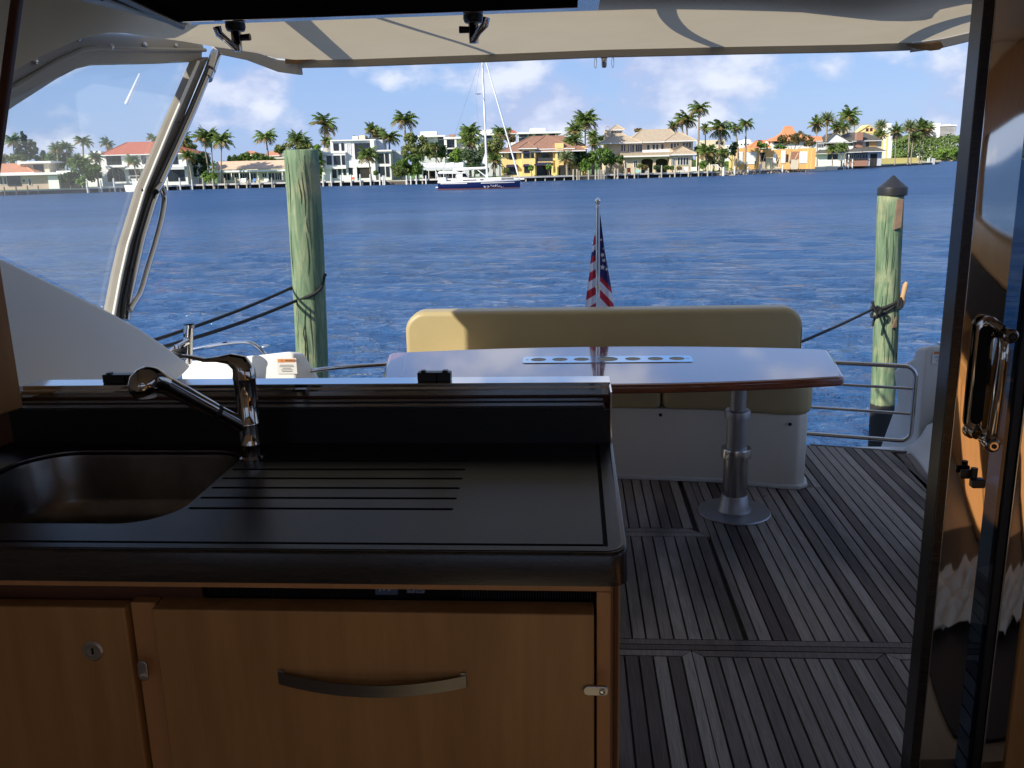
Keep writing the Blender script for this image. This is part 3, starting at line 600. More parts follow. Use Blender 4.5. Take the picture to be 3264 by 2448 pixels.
# upstand and window ledge
b = MB(); b.box(-1.42, .083, 2.05, 2.062, ZC-.06, 2.232); mk('upstand', b, M['counter'], parent=gc, bevel=.002)
b = MB(); b.prism([(2.046, 2.232), (2.046, 2.238), (2.125, 2.244), (2.125, 2.232)], 1.49, 'x', -1.42); mk('ledge', b, M['counter'], parent=gc)
M['ledge'] = mat('dark_gloss_ledge', (.035, .035, .04), .2, var=.3, vs=3, stretch=(1, 12, 1), spec=.5)
for y0, y1, z in ((2.05, 2.083, 2.2405), (2.087, 2.12, 2.2435)):
    b = MB(); b.box(-1.42, .068, y0, y1, z-.006, z+.0025); mk('ledge_strip', b, M['ledge'], parent=gc, bevel=.001)
# carcass
YF = 1.455
b = MB(); b.box(-1.42, .062, YF, YF+.02, 2.060, 2.0855); mk('top_rail', b, M['wood_light'], parent=gc, bevel=.0015)
b = MB(); b.box(.036, .062, YF, YF+.02, 1.23, 2.059); mk('stile', b, M['wood_light'], parent=gc, bevel=.0015)
b = MB(); b.box(-.829, -.781, YF-.004, YF+.02, 1.23, 2.030); mk('stile', b, M['wood_light'], parent=gc, bevel=.002)
b = MB(); b.box(.0622, .078, YF+.002, 2.048, 1.23, 2.0855); mk('side_panel', b, M['wood'], parent=gc, bevel=.002)
b = MB(); b.tube([(.070, YF-.002, 1.23), (.070, YF-.002, 2.0855)], .005, n=8); mk('edge_bead', b, M['wood_dark'], parent=gc)
b = MB(); b.box(-1.42, -.70, YF+.019, YF+.03, 2.000, 2.0595); mk('filler_rail', b, M['wood_dark'], parent=gc, bevel=.0015)
b = MB(); b.box(-1.42, .06, YF+.05, YF+.06, 1.23, 2.08); mk('carcass_back', b, M['groove'], parent=gc)
ld = MB(); ld.box(-1.42, -.834, YF-.018, YF+.015, 1.24, 2.026); ldo = mk('door', ld, M['wood'], parent=gc, bevel=.004, seg=2)
b = MB(); c_ = (-.906, YF-.016, 1.937); b.lathe([(.005, .0), (.0205, .0), (.0205, -.003), (.017, -.006), (.013, -.006), (.012, -.003), (.003, -.003)], c_, axis='y', n=28); lk = mk('lock', b, M['brushed'], parent=ldo, smooth=40)
b = MB(); b.box(c_[0]-.0012, c_[0]+.0012, c_[1]-.0052, c_[1]-.003, c_[2]-.006, c_[2]+.006); mk('key_slot', b, M['groove'], parent=lk)
fd = MB(); fd.box(-.777, .031, YF-.028, YF+.022, 1.24, 2.029)
fdo = mk('fridge_door', fd, M['wood'], parent=gc, bevel=.003, seg=2)
# the bowed pull handle
hp = []
for i in range(13):
    t_ = i/12; x = -.548+.348*t_; sg = 1-(2*t_-1)**2
    hp.append((x, YF-.030-.004-.018*sg, 1.897-.0125*sg))
b = MB()
for i, (x, y, z) in enumerate(hp):
    s_ = .0118-.0015*(1-(2*i/12-1)**2)*0
    b.v += [(x, y-.002, z-s_), (x, y-.002, z+s_), (x, y+.003, z+s_), (x, y+.003, z-s_)]
for i in range(12): b.f += [(i*4+j, i*4+(j+1) % 4, (i+1)*4+(j+1) % 4, (i+1)*4+j) for j in range(4)]
b.f += [(0, 1, 2, 3), (51, 50, 49, 48)]; b.m = [0]*len(b.f)
hd = mk('pull_handle', b, M['handle'], parent=fdo, smooth=40)
for x in (-.543, -.205): b = MB(); b.box(x-.005, x+.005, YF-.033, YF-.0262, 1.890, 1.912); mk('handle_foot', b, M['brushed'], parent=fdo)
# refrigerator vent above the door: grille bars, badge and icons
b = MB(); b.box(-.70, .034, YF+.032, YF+.04, 2.020, 2.062); vg = mk('fridge_vent', b, M['groove'], parent=gc)
b = MB()
for i in range(40):
    x = -.69+i*.0055
    if i < 30: b.box(x, x+.002, YF+.028, YF+.032, 2.030, 2.060)
for i in range(48):
    x = -.21+i*.005; b.box(x, x+.002, YF+.028, YF+.032, 2.030, 2.060)
mk('vent_grille', b, M['blackplastic'], parent=vg, kind='stuff')
M['badge'] = mat('blue_badge', (.10, .14, .20), .4); M['icon'] = mat('icon_grey', (.22, .26, .32), .5)
b = MB(); b.box(-.372, -.330, YF+.026, YF+.032, 2.036, 2.0595); mk('badge', b, M['badge'], parent=vg)
b = MB(); b.tube([(-.363, YF+.025, 2.044), (-.361, YF+.025, 2.055), (-.355, YF+.025, 2.046), (-.350, YF+.025, 2.055), (-.346, YF+.025, 2.044), (-.340, YF+.025, 2.052)], .0012, n=5); mk('badge_emblem', b, M['stk'], parent=vg)
for x in (-.305, -.288):
    b = MB(); b.box(x-.0075, x+.0075, YF+.026, YF+.032, 2.040, 2.057); mk('button', b, M['icon'], parent=vg)
b = MB()
for a in (0, 60, 120): b.tube([(-.305-.005*cos(radians(a)), YF+.025, 2.049-.005*sin(radians(a))), (-.305+.005*cos(radians(a)), YF+.025, 2.049+.005*sin(radians(a)))], .0007, n=4)
mk('snowflake_icon', b, M['groove'], parent=vg)
b = MB(); b.tube([(-.288+.0045*cos(a), YF+.025, 2.0485+.0045*sin(a)) for a in np.linspace(2.1, 7.3, 14)], .0007, n=4); b.tube([(-.288, YF+.025, 2.049), (-.288, YF+.025, 2.0555)], .0007, n=4)
mk('power_icon', b, M['groove'], parent=vg)
# catches
def catch(x, z, horiz, lab):
    r_ = mk('turn_catch', MB().prism(rrect(-.0095, .0095, -.011, .030, .009, 5) if not horiz else rrect(-.034, .012, -.0095, .0095, .009, 5), .006, 'y', 0), M['brushed'], parent=None, bevel=.0015)
    r_.data.transform(Matrix.Translation((x, YF-.034 if not horiz else YF-.034, z))); r_.data.transform(root_matrix(gc).inverted()); r_.parent = gc
    b = MB(); b.lathe([(.001, 0), (.0055, .0), (.0055, -.003), (.002, -.004)], (x, YF-.034, z), axis='y', n=14); mk('screw', b, M['chrome'], parent=r_, smooth=50)
catch(-.806, 1.896, False, ''); gc_ = catch(.045, 1.881, True, '')
# rotate first catch lever upward: lever body rises above its screw
# ---- faucet
fc = empty('faucet', (-.757, 1.93, ZC), 'chrome kitchen faucet with pull out spray head pointing over the sink', 'faucet')
b = MB(); b.lathe([(.030, 0), (.030, .006), (.0255, .010), (.0255, .034), (.0262, .036), (.0262, .040), (.0255, .042), (.0253, .085), (.0262, .086), (.0262, .090), (.0250, .092), (.0245, .165), (.0255, .190), (.0265, .196), (.01, .196)], (-.757, 1.93, ZC), n=32)
mk('body', b, M['chrome_dk'], parent=fc, smooth=40)
b = MB()
cap = [(-.757, 1.93, ZC+.195), (-.757, 1.93, ZC+.212), (-.765, 1.93, ZC+.230), (-.785, 1.93, ZC+.240), (-.815, 1.93, ZC+.240), (-.845, 1.93, ZC+.238), (-.875, 1.93, ZC+.245), (-.900, 1.93, ZC+.249)]
ws = [.0270, .0275, .026, .021, .018, .0165, .015, .010]; hs = [.0270, .026, .0215, .013, .0065, .0042, .0035, .002]
sm = []; 
for i, (p_, w_, h_) in enumerate(zip(cap, ws, hs)):
    t_ = (Vector(cap[min(i+1, 7)])-Vector(cap[max(i-1, 0)])).normalized(); s_ = Vector((0, 1, 0)); u_ = t_.cross(s_)
    for j in range(14): a = 2*pi*j/14; b.v.append(tuple(Vector(p_)+s_*cos(a)*w_+u_*sin(a)*h_))
b.f = [(i*14+j, i*14+(j+1) % 14, (i+1)*14+(j+1) % 14, (i+1)*14+j) for i in range(7) for j in range(14)]+[tuple(range(13, -1, -1)), tuple(98+j for j in range(14))]; b.m = [0]*len(b.f)
mk('lever', b, M['chrome_dk'], parent=fc, smooth=60)
s0 = Vector((-.765, 1.925, ZC+.080)); s1 = ony(J(1160, 1378), 1.80)
ax = (s1-s0).normalized()
b = MB(); b.tube([s0, s0+ax*.075], [.0175, .0168], n=24); mk('spout_socket', b, M['chrome_dk'], parent=fc, smooth=50)
b = MB(); b.tube([s0+ax*.075, s0+ax*.086], .0172, n=24); mk('rubber_ring', b, M['rubber'], parent=fc, smooth=50)
Ls = (s1-s0).length
b = MB(); b.tube([s0+ax*.086, s0+ax*.10, s0+ax*(Ls-.03), s0+ax*(Ls)], [.017, .0178, .0200, .0215], n=24); mk('spray_handle', b, M['chrome_dk'], parent=fc, smooth=50)
hd_ = [s0+ax*(Ls-.004), s0+ax*(Ls+.016)+Vector((0, 0, -.002)), s0+ax*(Ls+.036)+Vector((0, 0, -.008)), s0+ax*(Ls+.052)+Vector((0, 0, -.022)), s0+ax*(Ls+.056)+Vector((0, 0, -.034)), s0+ax*(Ls+.050)+Vector((0, 0, -.044))]
b = MB(); b.tube(smooth_path(hd_, 1), [.0215, .0225, .0245, .027, .0295, .0315, .0325, .033, .0325, .031, .027, .022], n=24)
sh = mk('spray_head', b, M['chrome_dk'], parent=fc, smooth=60)
e_ = hd_[-1]; b = MB(); b.lathe([(.004, -.003), (.019, -.003), (.020, .004), (.004, .005)], (e_.x, e_.y, e_.z-.006), n=20); mk('nozzle', b, M['stk'], parent=sh, smooth=50)

# ---- window sill track, latches
gw = empty('galley_window', (-.63, 2.2, 2.26), 'steel framed smoked galley window swung up to the ceiling above the counter', 'window')
b = MB(); b.box(-1.43, .087, 2.135, 2.205, 2.2625, 2.279); mk('sill_track', b, M['chrome'], parent=gw, bevel=.002)
b = MB(); b.box(-1.43, .083, 2.126, 2.134, 2.25, 2.268); mk('sill_lip', b, M['chrome'], parent=gw, bevel=.001)
b = MB(); b.box(.0835, .0875, 2.05, 2.21, 1.6, 2.276); mk('jamb_trim', b, M['chrome'], parent=gw)
for px0, px1 in ((905, 976), (231, 318)):
    a0 = ony(V(px0, 827), 2.175); a1 = ony(V(px1, 827), 2.175)
    b = MB(); b.box(a0.x, a1.x, 2.155, 2.182, 2.279, 2.302); b.box(a0.x+.008, a0.x+.02, 2.16, 2.178, 2.302, 2.306); b.box(a1.x-.022, a1.x-.008, 2.16, 2.178, 2.302, 2.306)
    k_ = mk('latch_keeper', b, M['blackplastic'], parent=gw, bevel=.003)
    b = MB(); b.box((a0.x+a1.x)/2+.006, (a0.x+a1.x)/2+.009, 2.150, 2.155, 2.281, 2.301); mk('keeper_seam', b, M['groove'], parent=k_)
# raised sash
xa, xb, ya, yb = -1.352, .083, 2.22, 3.16
za, zb2 = 3.262, 3.302
def zz(y): return za+(zb2-za)*(y-ya)/(yb-ya)
def slab(x0, x1, y0, y1, t0, t1): 
    return MB().add([(x0, y0, zz(y0)+t0), (x1, y0, zz(y0)+t0), (x1, y1, zz(y1)+t0), (x0, y1, zz(y1)+t0), (x0, y0, zz(y0)+t1), (x1, y0, zz(y0)+t1), (x1, y1, zz(y1)+t1), (x0, y1, zz(y1)+t1)], [(0, 3, 2, 1), (4, 5, 6, 7), (0, 1, 5, 4), (1, 2, 6, 5), (2, 3, 7, 6), (3, 0, 4, 7)])
M['smoke'] = mat('smoked_glass_sheet', (.008, .006, .005), .12, var=.2, spec=0); M['smoke'].node_tree.nodes['Principled BSDF'].inputs['IOR'].default_value = 1.0
mk('glass_pane', slab(xa+.05, xb-.068, ya, yb-.085, .004, .010), M['smoke'], parent=gw)
mk('frame_rail', slab(xa, xb, yb-.085, yb, -.002, .007), M['chrome'], parent=gw, bevel=.002)
mk('frame_rail', slab(xb-.068, xb, ya, yb-.0852, -.002, .010), M['chrome'], parent=gw, bevel=.002)
mk('frame_rail', slab(xa, xa+.05, ya, yb-.0852, -.002, .010), M['blackplastic'], parent=gw, bevel=.002)
for (px_, flip) in ((750, 1), (1509, -1)):
    p_ = ony((px_, 60), 3.14); z0 = zz(3.14)-.004
    lt = mk('sash_latch', MB().lathe([(.005, 0), (.033, 0), (.034, -.012), (.031, -.022), (.028, -.026), (.005, -.026)], (p_.x, 3.135, z0), n=28), M['blackplastic'], parent=gw, smooth=40)
    mk('latch_post', MB().lathe([(.005, -.02), (.018, -.02), (.0175, -.055), (.0155, -.090), (.004, -.091)], (p_.x, 3.135, z0), n=20), M['chrome_dk'], parent=lt, smooth=40)
    mk('latch_knob', MB().tube([(p_.x, 3.135, z0-.048), (p_.x+flip*.048, 3.135, z0-.046)], [.010, .0115], n=14), M['blackplastic'], parent=lt, smooth=40)
    mk('latch_knob', MB().tube([(p_.x, 3.12, z0-.082), (p_.x-flip*.02, 3.10, z0-.060), (p_.x-flip*.042, 3.09, z0-.040), (p_.x-flip*.047, 3.09, z0-.018)], [.011, .010, .013, .014], n=14), M['chrome'], parent=lt, smooth=50)
# strut from the sash to the cabin side
a_ = ony(V(272, 0), 2.35); c_ = Vector((xa+.02, 3.14, zz(3.14)-.006))
b = MB(); b.tube([c_+(a_-c_)*1.3, c_], .013, n=12); b.tube([c_+(a_-c_)*1.3+Vector((0, 0, -.02)), c_+Vector((.0, -.02, -.004))], .006, n=8)
mk('gas_strut', b, M['blackplastic'], parent=gw, smooth=50)
# port side of the window opening: dark frame above, wooden post below
b = MB(); p1_ = ony((62, 0), 2.3); p2_ = ony((4, 434), 2.3); d_ = (p2_-p1_)
b.add([p1_-d_*.2+Vector((-.026, 0, 0)), p1_-d_*.2+Vector((.0, 0, 0)), p2_+d_*.5+Vector((.0, 0, 0)), p2_+d_*.5+Vector((-.026, 0, 0)), p1_-d_*.2+Vector((-.026, .02, 0)), p1_-d_*.2+Vector((.0, .02, 0)), p2_+d_*.5+Vector((.0, .02, 0)), p2_+d_*.5+Vector((-.026, .02, 0))], [(0, 3, 2, 1), (4, 5, 6, 7), (0, 1, 5, 4), (1, 2, 6, 5), (2, 3, 7, 6), (3, 0, 4, 7)])
sf = solo('window_jamb', b, M['wood_dark'], 'dark raked frame edge at the far left of the galley opening', 'window frame', bevel=.004)
b = MB(); w0 = ony((0, 781), 2.0); w1 = ony((58, 1210), 2.0); wx = w1.x+(w1.x-w0.x)*(w1.z-2.14)/(w0.z-w1.z)*0; print('POST', w0, w1)
b.add([(w0.x-.2, 2.0, 2.75), (wx-.060, 2.0, 2.75), (wx-.060, 2.0, 2.240), (w1.x-.2, 2.0, 2.240), (w0.x-.2, 2.06, 2.75), (wx-.038, 2.06, 2.75), (wx-.038, 2.06, 2.240), (w1.x-.2, 2.06, 2.240)], [(0, 3, 2, 1), (4, 5, 6, 7), (0, 1, 5, 4), (1, 2, 6, 5), (2, 3, 7, 6), (3, 0, 4, 7)])
solo('wooden_post', b, M['wood'], 'cherry wood post at the left end of the counter ledge', 'post', bevel=.004)

# ---- sliding door at the right
dr = empty('sliding_door', (.95, 2.1, DZ), 'polished steel framed sliding cabin door with long handle and lock at the right', 'door')
def pbox(x0, x1, y0, y1, z0=1.19, z1=3.31): return MB().box(x0, x1, y0, y1, z0, z1)
mk('edge_profile', pbox(.873, .8965, 2.085, 2.15), M['counter_edge'], parent=dr, bevel=.003)
mk('bright_bead', MB().tube([(.8985, 2.092, 1.19), (.8985, 2.092, 3.31)], .0022, n=8), M['chrome'], parent=dr, smooth=60)
M['mirror'] = mat('mirror_polished_stile', (.80, .74, .66), .035, 1, var=.02)
# stile face is very slightly bowed, as rolled sheet is
def stile(x0, x1, y, bowd, rot, name, m, n=10):
    b = MB(); zs = np.linspace(1.19, 3.31, 36); vs = []
    for iz, z in enumerate(zs):
        for i in range(n+1):
            t_ = i/n; vs.append((x0+(x1-x0)*t_, y-bowd*(1-(2*t_-1)**2)+rot*t_+.0011*sin(z*5.1+t_*1.3)+.0007*sin(z*11+t_*2), z))
    k = n+1; b.add(vs, [(a*k+i, a*k+i+1, (a+1)*k+i+1, (a+1)*k+i) for a in range(35) for i in range(n)])
    b.box(x0, x1, y+.012, y+.045, 1.19, 3.31)
    return mk(name, b, m, parent=dr, smooth=40)
stile(.9, .992, 2.100, .0012, 0.0, 'door_stile', M['mirror'])
mk('glass_edge', pbox(.994, 1.036, 2.105, 2.112), M['glass_blue'], parent=dr)
mk('gasket', pbox(1.036, 1.056, 2.098, 2.13), M['rubber'], parent=dr, bevel=.002)
mk('bright_bead', MB().tube([(1.058, 2.094, 1.19), (1.058, 2.094, 3.31)], .0025, n=8), M['chrome'], parent=dr, smooth=60)
stile(1.061, 1.115, 2.098, .001, 0.0, 'jamb_stile', M['mirror'])
mk('jamb_outer', pbox(1.116, 1.30, 2.090, 2.13), M['wood'], parent=dr, bevel=.003)
# handle: recessed oval escutcheon, C-shaped pull and two screws
esc = rrect(.926, .978, 2.165, 2.442, .025, 8)
es = mk('handle_plate', MB().prism(esc, .006, 'y', 2.083), M['chrome_dk'], parent=dr, bevel=.002, smooth=40)
mk('finger_recess', MB().prism(rrect(.932, .960, 2.185, 2.42, .013, 6), .002, 'y', 2.0815), M['groove'], parent=es)
gp = smooth_path([(.975, 2.080, 2.405), (.974, 2.055, 2.405), (.972, 2.040, 2.375), (.969, 2.038, 2.30), (.967, 2.038, 2.22), (.967, 2.042, 2.160), (.967, 2.060, 2.150), (.967, 2.082, 2.150)])
mk('pull_bar', MB().tube(gp, [.013]*len(gp), n=18), M['chrome_dk'], parent=es, smooth=60)
for z, x in ((2.405, .980), (2.148, .966)):
    mk('handle_boss', MB().lathe([(.002, -.012), (.010, -.012), (.016, -.006), (.017, 0), (.016, .02), (.002, .02)], (x, 2.036, z), axis='y', n=20), M['chrome_dk'], parent=es, smooth=40)
    mk('screw', MB().lathe([(.001, -.0145), (.0055, -.0145), (.0055, -.012), (.001, -.012)], (x, 2.036, z), axis='y', n=12), M['rubber'], parent=es)
mk('grab_arm', MB().tube([(.958, 2.085, 2.43), (.953, 2.066, 2.428), (.968, 2.05, 2.418)], [.011, .012, .011], n=14), M['chrome_dk'], parent=es, smooth=50)
p_ = ony(N(1150, 1590), 2.09)
lkk = mk('lock_body', MB().box(p_.x-.022, p_.x+.012, 2.075, 2.087, p_.z+.004, p_.z+.022), M['blackplastic'], parent=dr, bevel=.003)
mk('lock_thumbturn', MB().box(p_.x-.004, p_.x+.026, 2.052, 2.076, p_.z-.016, p_.z+.006), M['blackplastic'], parent=lkk, bevel=.004)
mk('lock_stem', MB().lathe([(.002, 0), (.008, 0), (.008, .034), (.002, .034)], (p_.x+.004, 2.070, p_.z-.004), n=12), M['blackplastic'], parent=lkk, smooth=40)

# ---- port wing, post and clear side curtain
wg = [(2.70, 2.60), (2.84, 2.545), (3.0, 2.475), (3.25, 2.365), (3.5, 2.252), (3.7, 2.155), (3.9, 2.045), (4.05, 1.955), (4.172, 1.878), (4.10, 1.862), (3.9, 1.83), (3.6, 1.79), (3.2, 1.75), (2.7, 1.72)]
b = MB(); b.prism(wg, .09, 'x', -1.99)
solo('cabin_side_wing', b, M['gel'], 'white fibreglass wing sweeping down beside the galley opening', 'side moulding', bevel=.012, seg=3, smooth=50)
b = MB(); b.prism([(2.70, 2.66), (2.9, 2.585), (3.15, 2.455), (3.2, 2.40), (2.7, 2.5)], .03, 'x', -2.06)
solo('side_rail_cap', b, M['gel'], 'cream capping strip behind the top edge of the white wing', 'trim', bevel=.006)
pc = empty('canopy_post', (-2.0, 3.75, 2.2), 'raked white post with polished tube and grab loop at port side', 'post')
Lp = [G(1395, 435), G(1200, 890), G(1020, 1330), J(940, 270), J(900, 400), J(850, 620), J(800, 885)]
Rp = [G(1475, 400), G(1330, 750), G(1145, 1240), J(1035, 270), J(985, 400), J(930, 620), J(865, 900)]
XP = -2.0
Lw = [onx(q, XP) for q in Lp]; Rw = [onx(q, XP) for q in Rp]
n = len(Lw); b = MB()
Lw.append(Lw[-1]+(Lw[-1]-Lw[-2])*.6); Rw.append(Rw[-1]+(Rw[-1]-Rw[-2])*.6); n += 1
b.add([p for p in Lw]+[p for p in Rw]+[p+Vector((-.05, .0, 0)) for p in Lw]+[p+Vector((-.05, 0, 0)) for p in Rw],
      [(i, i+1, n+i+1, n+i) for i in range(n-1)]+[(2*n+i, 3*n+i, 3*n+i+1, 2*n+i+1) for i in range(n-1)]+[(i, 2*n+i, 2*n+i+1, i+1) for i in range(n-1)]+[(n+i, n+i+1, 3*n+i+1, 3*n+i) for i in range(n-1)]+[(0, n, 3*n, 2*n), (n-1, 3*n-1, 4*n-1, 2*n-1)])
M['postgrey'] = mat('grey_post_panel', (.20, .18, .15), .6); mk('post_panel', b, M['postgrey'], parent=pc, bevel=.006)
b = MB(); b.tube([p+Vector((.005, -.004, 0)) for p in Lw], .008, n=8); mk('edge_bead', b, M['gel'], parent=pc, smooth=60)
Tp = [onx(G(*q), XP+.02) for q in ((1515, 395), (1490, 470), (1370, 760), (1250, 1030), (1130, 1290))]+[onx(J(*q), XP+.02) for q in ((1070, 120), (1000, 350), (945, 600), (905, 780), (890, 930))]
b = MB(); b.tube(Tp, .017, n=14); mk('support_tube', b, M['steel'], parent=pc, smooth=60)
b = MB(); b.tube([p+Vector((.0, -.05, .0)) for p in Tp[1:]], .008, n=8); mk('seam_tube', b, M['blackplastic'], parent=pc, smooth=60)
b = MB(); t_ = (Tp[1]-Tp[0]).normalized(); b.tube([Tp[0]-t_*.02, Tp[0]+t_*.12], .030, n=14); b.tube([Tp[0]+t_*.14, Tp[0]+t_*.19], .028, n=14); mk('tube_socket', b, M['steel'], parent=pc, smooth=50)
gl_ = smooth_path([onx(q, XP+.04) for q in (G(1100, 1350), G(1135, 1300), J(1135, -10), J(1162, 50), J(1150, 170), J(1100, 370), J(1040, 560), J(990, 740), J(950, 800), J(915, 860))], 1)
b = MB(); b.tube(gl_, .0145, n=12); mk('grab_loop', b, M['steel'], parent=pc, smooth=60)
for q in (G(1000, 1340+0), J(918, 560), G(1258, 860)):
    s_ = onx(q, XP+.012); b = MB(); b.lathe([(.001, .0), (.007, .0), (.007, .004)], s_, axis='x', n=10); mk('screw', b, M['rubber'], parent=pc)
# clear vinyl curtain
cv = [onx(q, -2.03) for q in (G(20, 735), G(560, 455), G(640, 440), G(1395, 430), G(1200, 900), G(1020, 1330), J(950, 270), J(860, 600), J(800, 890), J(500, 720), J(250, 590), J(-20, 460))]
b = MB(); b.add(cv+[p+Vector((-.003, 0, 0)) for p in cv], [tuple(range(12)), tuple(range(23, 11, -1))]+[(i, (i+1) % 12, (i+1) % 12+12, i+12) for i in range(12)])
solo('clear_side_curtain', b, M['clear_vinyl'], 'hazy clear vinyl side curtain between the white wing and raked post', 'side curtain')

# ---- canopy
cp = empty('cockpit_canopy', (.15, 4.0, 3.35), 'tan canvas cockpit canopy overhead with shadows of rails falling on it', 'canopy')
ZS = 3.40
bandT = [(-2.05, 2.2, 2.74), (-2.05, 3.30, 3.195), (-2.05, 3.60, 3.31), (-2.05, 3.80, 3.385), (-2.05, 3.92, 3.405), (-2.05, 4.10, 3.428), (-2.05, 4.55, 3.47), (-2.03, 5.06, 3.520)]
bandB = [(-2.06, 2.2, 2.60), (-2.06, 3.30, 3.065), (-2.06, 3.60, 3.185), (-2.06, 3.76, 3.24), (-2.06, 3.88, 3.266), (-2.06, 3.98, 3.278), (-2.06, 4.50, 3.338), (-2.04, 5.03, 3.405)]
rearL = [(-2.0, 5.09, 3.522), (-1.80, 5.05, 3.475), (-1.62, 5.02, 3.405), (-1.50, 5.00, 3.385)]
b = MB()
def strip(mb, P_, Q_, off):                   # thick strip between two polylines
    n = len(P_); off = Vector(off); vs = [Vector(p) for p in P_]+[Vector(p) for p in Q_]; vs += [v+off for v in vs]
    mb.add(vs, [(i, i+1, n+i+1, n+i) for i in range(n-1)]+[(2*n+i, 3*n+i, 3*n+i+1, 2*n+i+1) for i in range(n-1)]+[(i, 2*n+i, 2*n+i+1, i+1) for i in range(n-1)]+[(n+i, n+i+1, 3*n+i+1, 3*n+i) for i in range(n-1)]+[(0, n, 3*n, 2*n), (n-1, 3*n-1, 4*n-1, 2*n-1)]); return mb
strip(b, bandT, bandB, (-.04, 0, 0)); mk('side_band', b, M['fly'], parent=cp, bevel=.006, smooth=30)
b = MB(); b.tube([(x+.004, y, z*.55+z2*.45) for (x, y, z), (_, _, z2) in zip(bandT, bandB)], .010, n=8); mk('band_ridge', b, M['fly'], parent=cp, smooth=60)
b = MB(); strip(b, rearL, [(x, y+.01, z-.066) for x, y, z in rearL], (.02, .03, 0)); mk('corner_band', b, M['fly'], parent=cp, bevel=.004)
# soffit sheet: left edge follows the band, rear edge the hem
rear = [(-2.03, 5.07, 3.524), (-1.80, 5.04, 3.475), (-1.62, 5.01, 3.410), (-1.50, 4.995, 3.392), (-1.2, 4.99, 3.388), (-.5, 4.99, 3.390), (.156, 4.99, 3.395), (.9, 5.05, 3.395), (1.5, 5.12, 3.395), (1.80, 5.14, 3.398), (1.98, 5.2, 3.42), (2.35, 5.36, 3.50)]
b = MB(); cols = 26; ys = [2.14, 2.5, 2.9, 3.2, 3.45, 3.65, 3.8, 3.92, 4.1, 4.35, 4.6, 4.8, 1e9]
def bt(y):
    for (x0, y0, z0), (x1, y1, z1) in zip(bandT[:-1], bandT[1:]):
        if y0 <= y <= y1: return z0+(z1-z0)*(y-y0)/(y1-y0)
    return bandT[-1][2]
def rz_(x):
    for (x0, y0, z0), (x1, y1, z1) in zip(rear[:-1], rear[1:]):
        if x0 <= x <= x1: t_ = (x-x0)/(x1-x0); return y0+(y1-y0)*t_, z0+(z1-z0)*t_
    return rear[-1][1:] if x > 0 else rear[0][1:]
grid = []
xs_ = sorted(set([r_[0] for r_ in rear]+list(np.linspace(-2.03, 2.35, 24))))
for y in ys:
    for x in xs_:
        ry, rzv = rz_(x)
        if y > 100: grid.append((x, ry, rzv)); continue
        yy = min(y, ry-.02); ze = bt(yy); u = min(1, (x+2.05)/.32); u = u*u*(3-2*u)
        zc = ZS+.006*sin(x*3)*sin(yy*2)
        z = ze*(1-u)+zc*u; u2 = max(0, min(1, (yy-4.5)/.5)); z = z*(1-u2)+(rzv if u2 > 0 else 0)*u2
        grid.append((x, yy, z))
nx_ = len(xs_); b.add(grid, [(a*nx_+i, a*nx_+i+1, (a+1)*nx_+i+1, (a+1)*nx_+i) for a in range(len(ys)-1) for i in range(nx_-1)])
mk('canvas_roof', b, M['canvas'], parent=cp, smooth=60)
hemT = [(x, y, z+.004) for x, y, z in rear if -1.51 < x < 1.81]
b = MB(); strip(b, hemT, [(x, y+.008, z-.042) for x, y, z in hemT], (0, .022, 0)); mk('rear_hem', b, M['canvas_hem'], parent=cp, bevel=.004)
hemR = [r_ for r_ in rear if r_[0] >= 1.8]
b = MB(); strip(b, hemR, [(x, y+.008, z-.048) for x, y, z in hemR], (0, .022, 0)); mk('corner_band', b, M['fly'], parent=cp, bevel=.004)
for q in ((245, 430), (550, 270), (785, 333), (1020, 318), (1238, 322), (1420, 328)):
    s_ = onx(G(*q), -2.045); b = MB(); b.lathe([(.002, -.004), (.013, -.002), (.014, .004), (.010, .010), (.002, .011)], s_, axis='x', n=14); mk('snap_stud', b, M['chrome'], parent=cp, smooth=50)
for q in ((1580, 330), (1735, 350), (1880, 385)):
    s_ = ony(G(*q), 5.0); b = MB(); b.lathe([(.002, .002), (.009, .002), (.009, -.004), (.002, -.006)], s_, axis='y', n=12); mk('snap_stud', b, M['chrome'], parent=cp, smooth=50)
# frayed brown corner patches
M['patch'] = mat('brown_leather_patch', (.17, .10, .05), .8, var=.4, vs=20)
p_ = [ony(q, 4.97) for q in (G(2010, 405), G(2060, 395), G(2180, 405), G(2212, 418), G(2100, 452), G(2010, 448))]
b = MB(); b.add(p_+[p+Vector((0, .02, .01)) for p in p_], [tuple(range(6)), tuple(range(11, 5, -1))]+[(i, (i+1) % 6, (i+1) % 6+6, i+6) for i in range(6)]); mk('corner_patch', b, M['patch'], parent=cp)
p_ = [ony(q, 5.08) for q in (I(1560, 255), I(1640, 250), I(1750, 236), I(1765, 262), I(1740, 278), I(1690, 284), I(1620, 275))]
b = MB(); b.add(p_+[p+Vector((0, .02, .01)) for p in p_], [tuple(range(7)), tuple(range(13, 6, -1))]+[(i, (i+1) % 7, (i+1) % 7+7, i+7) for i in range(7)]); mk('corner_patch', b, M['patch'], parent=cp)
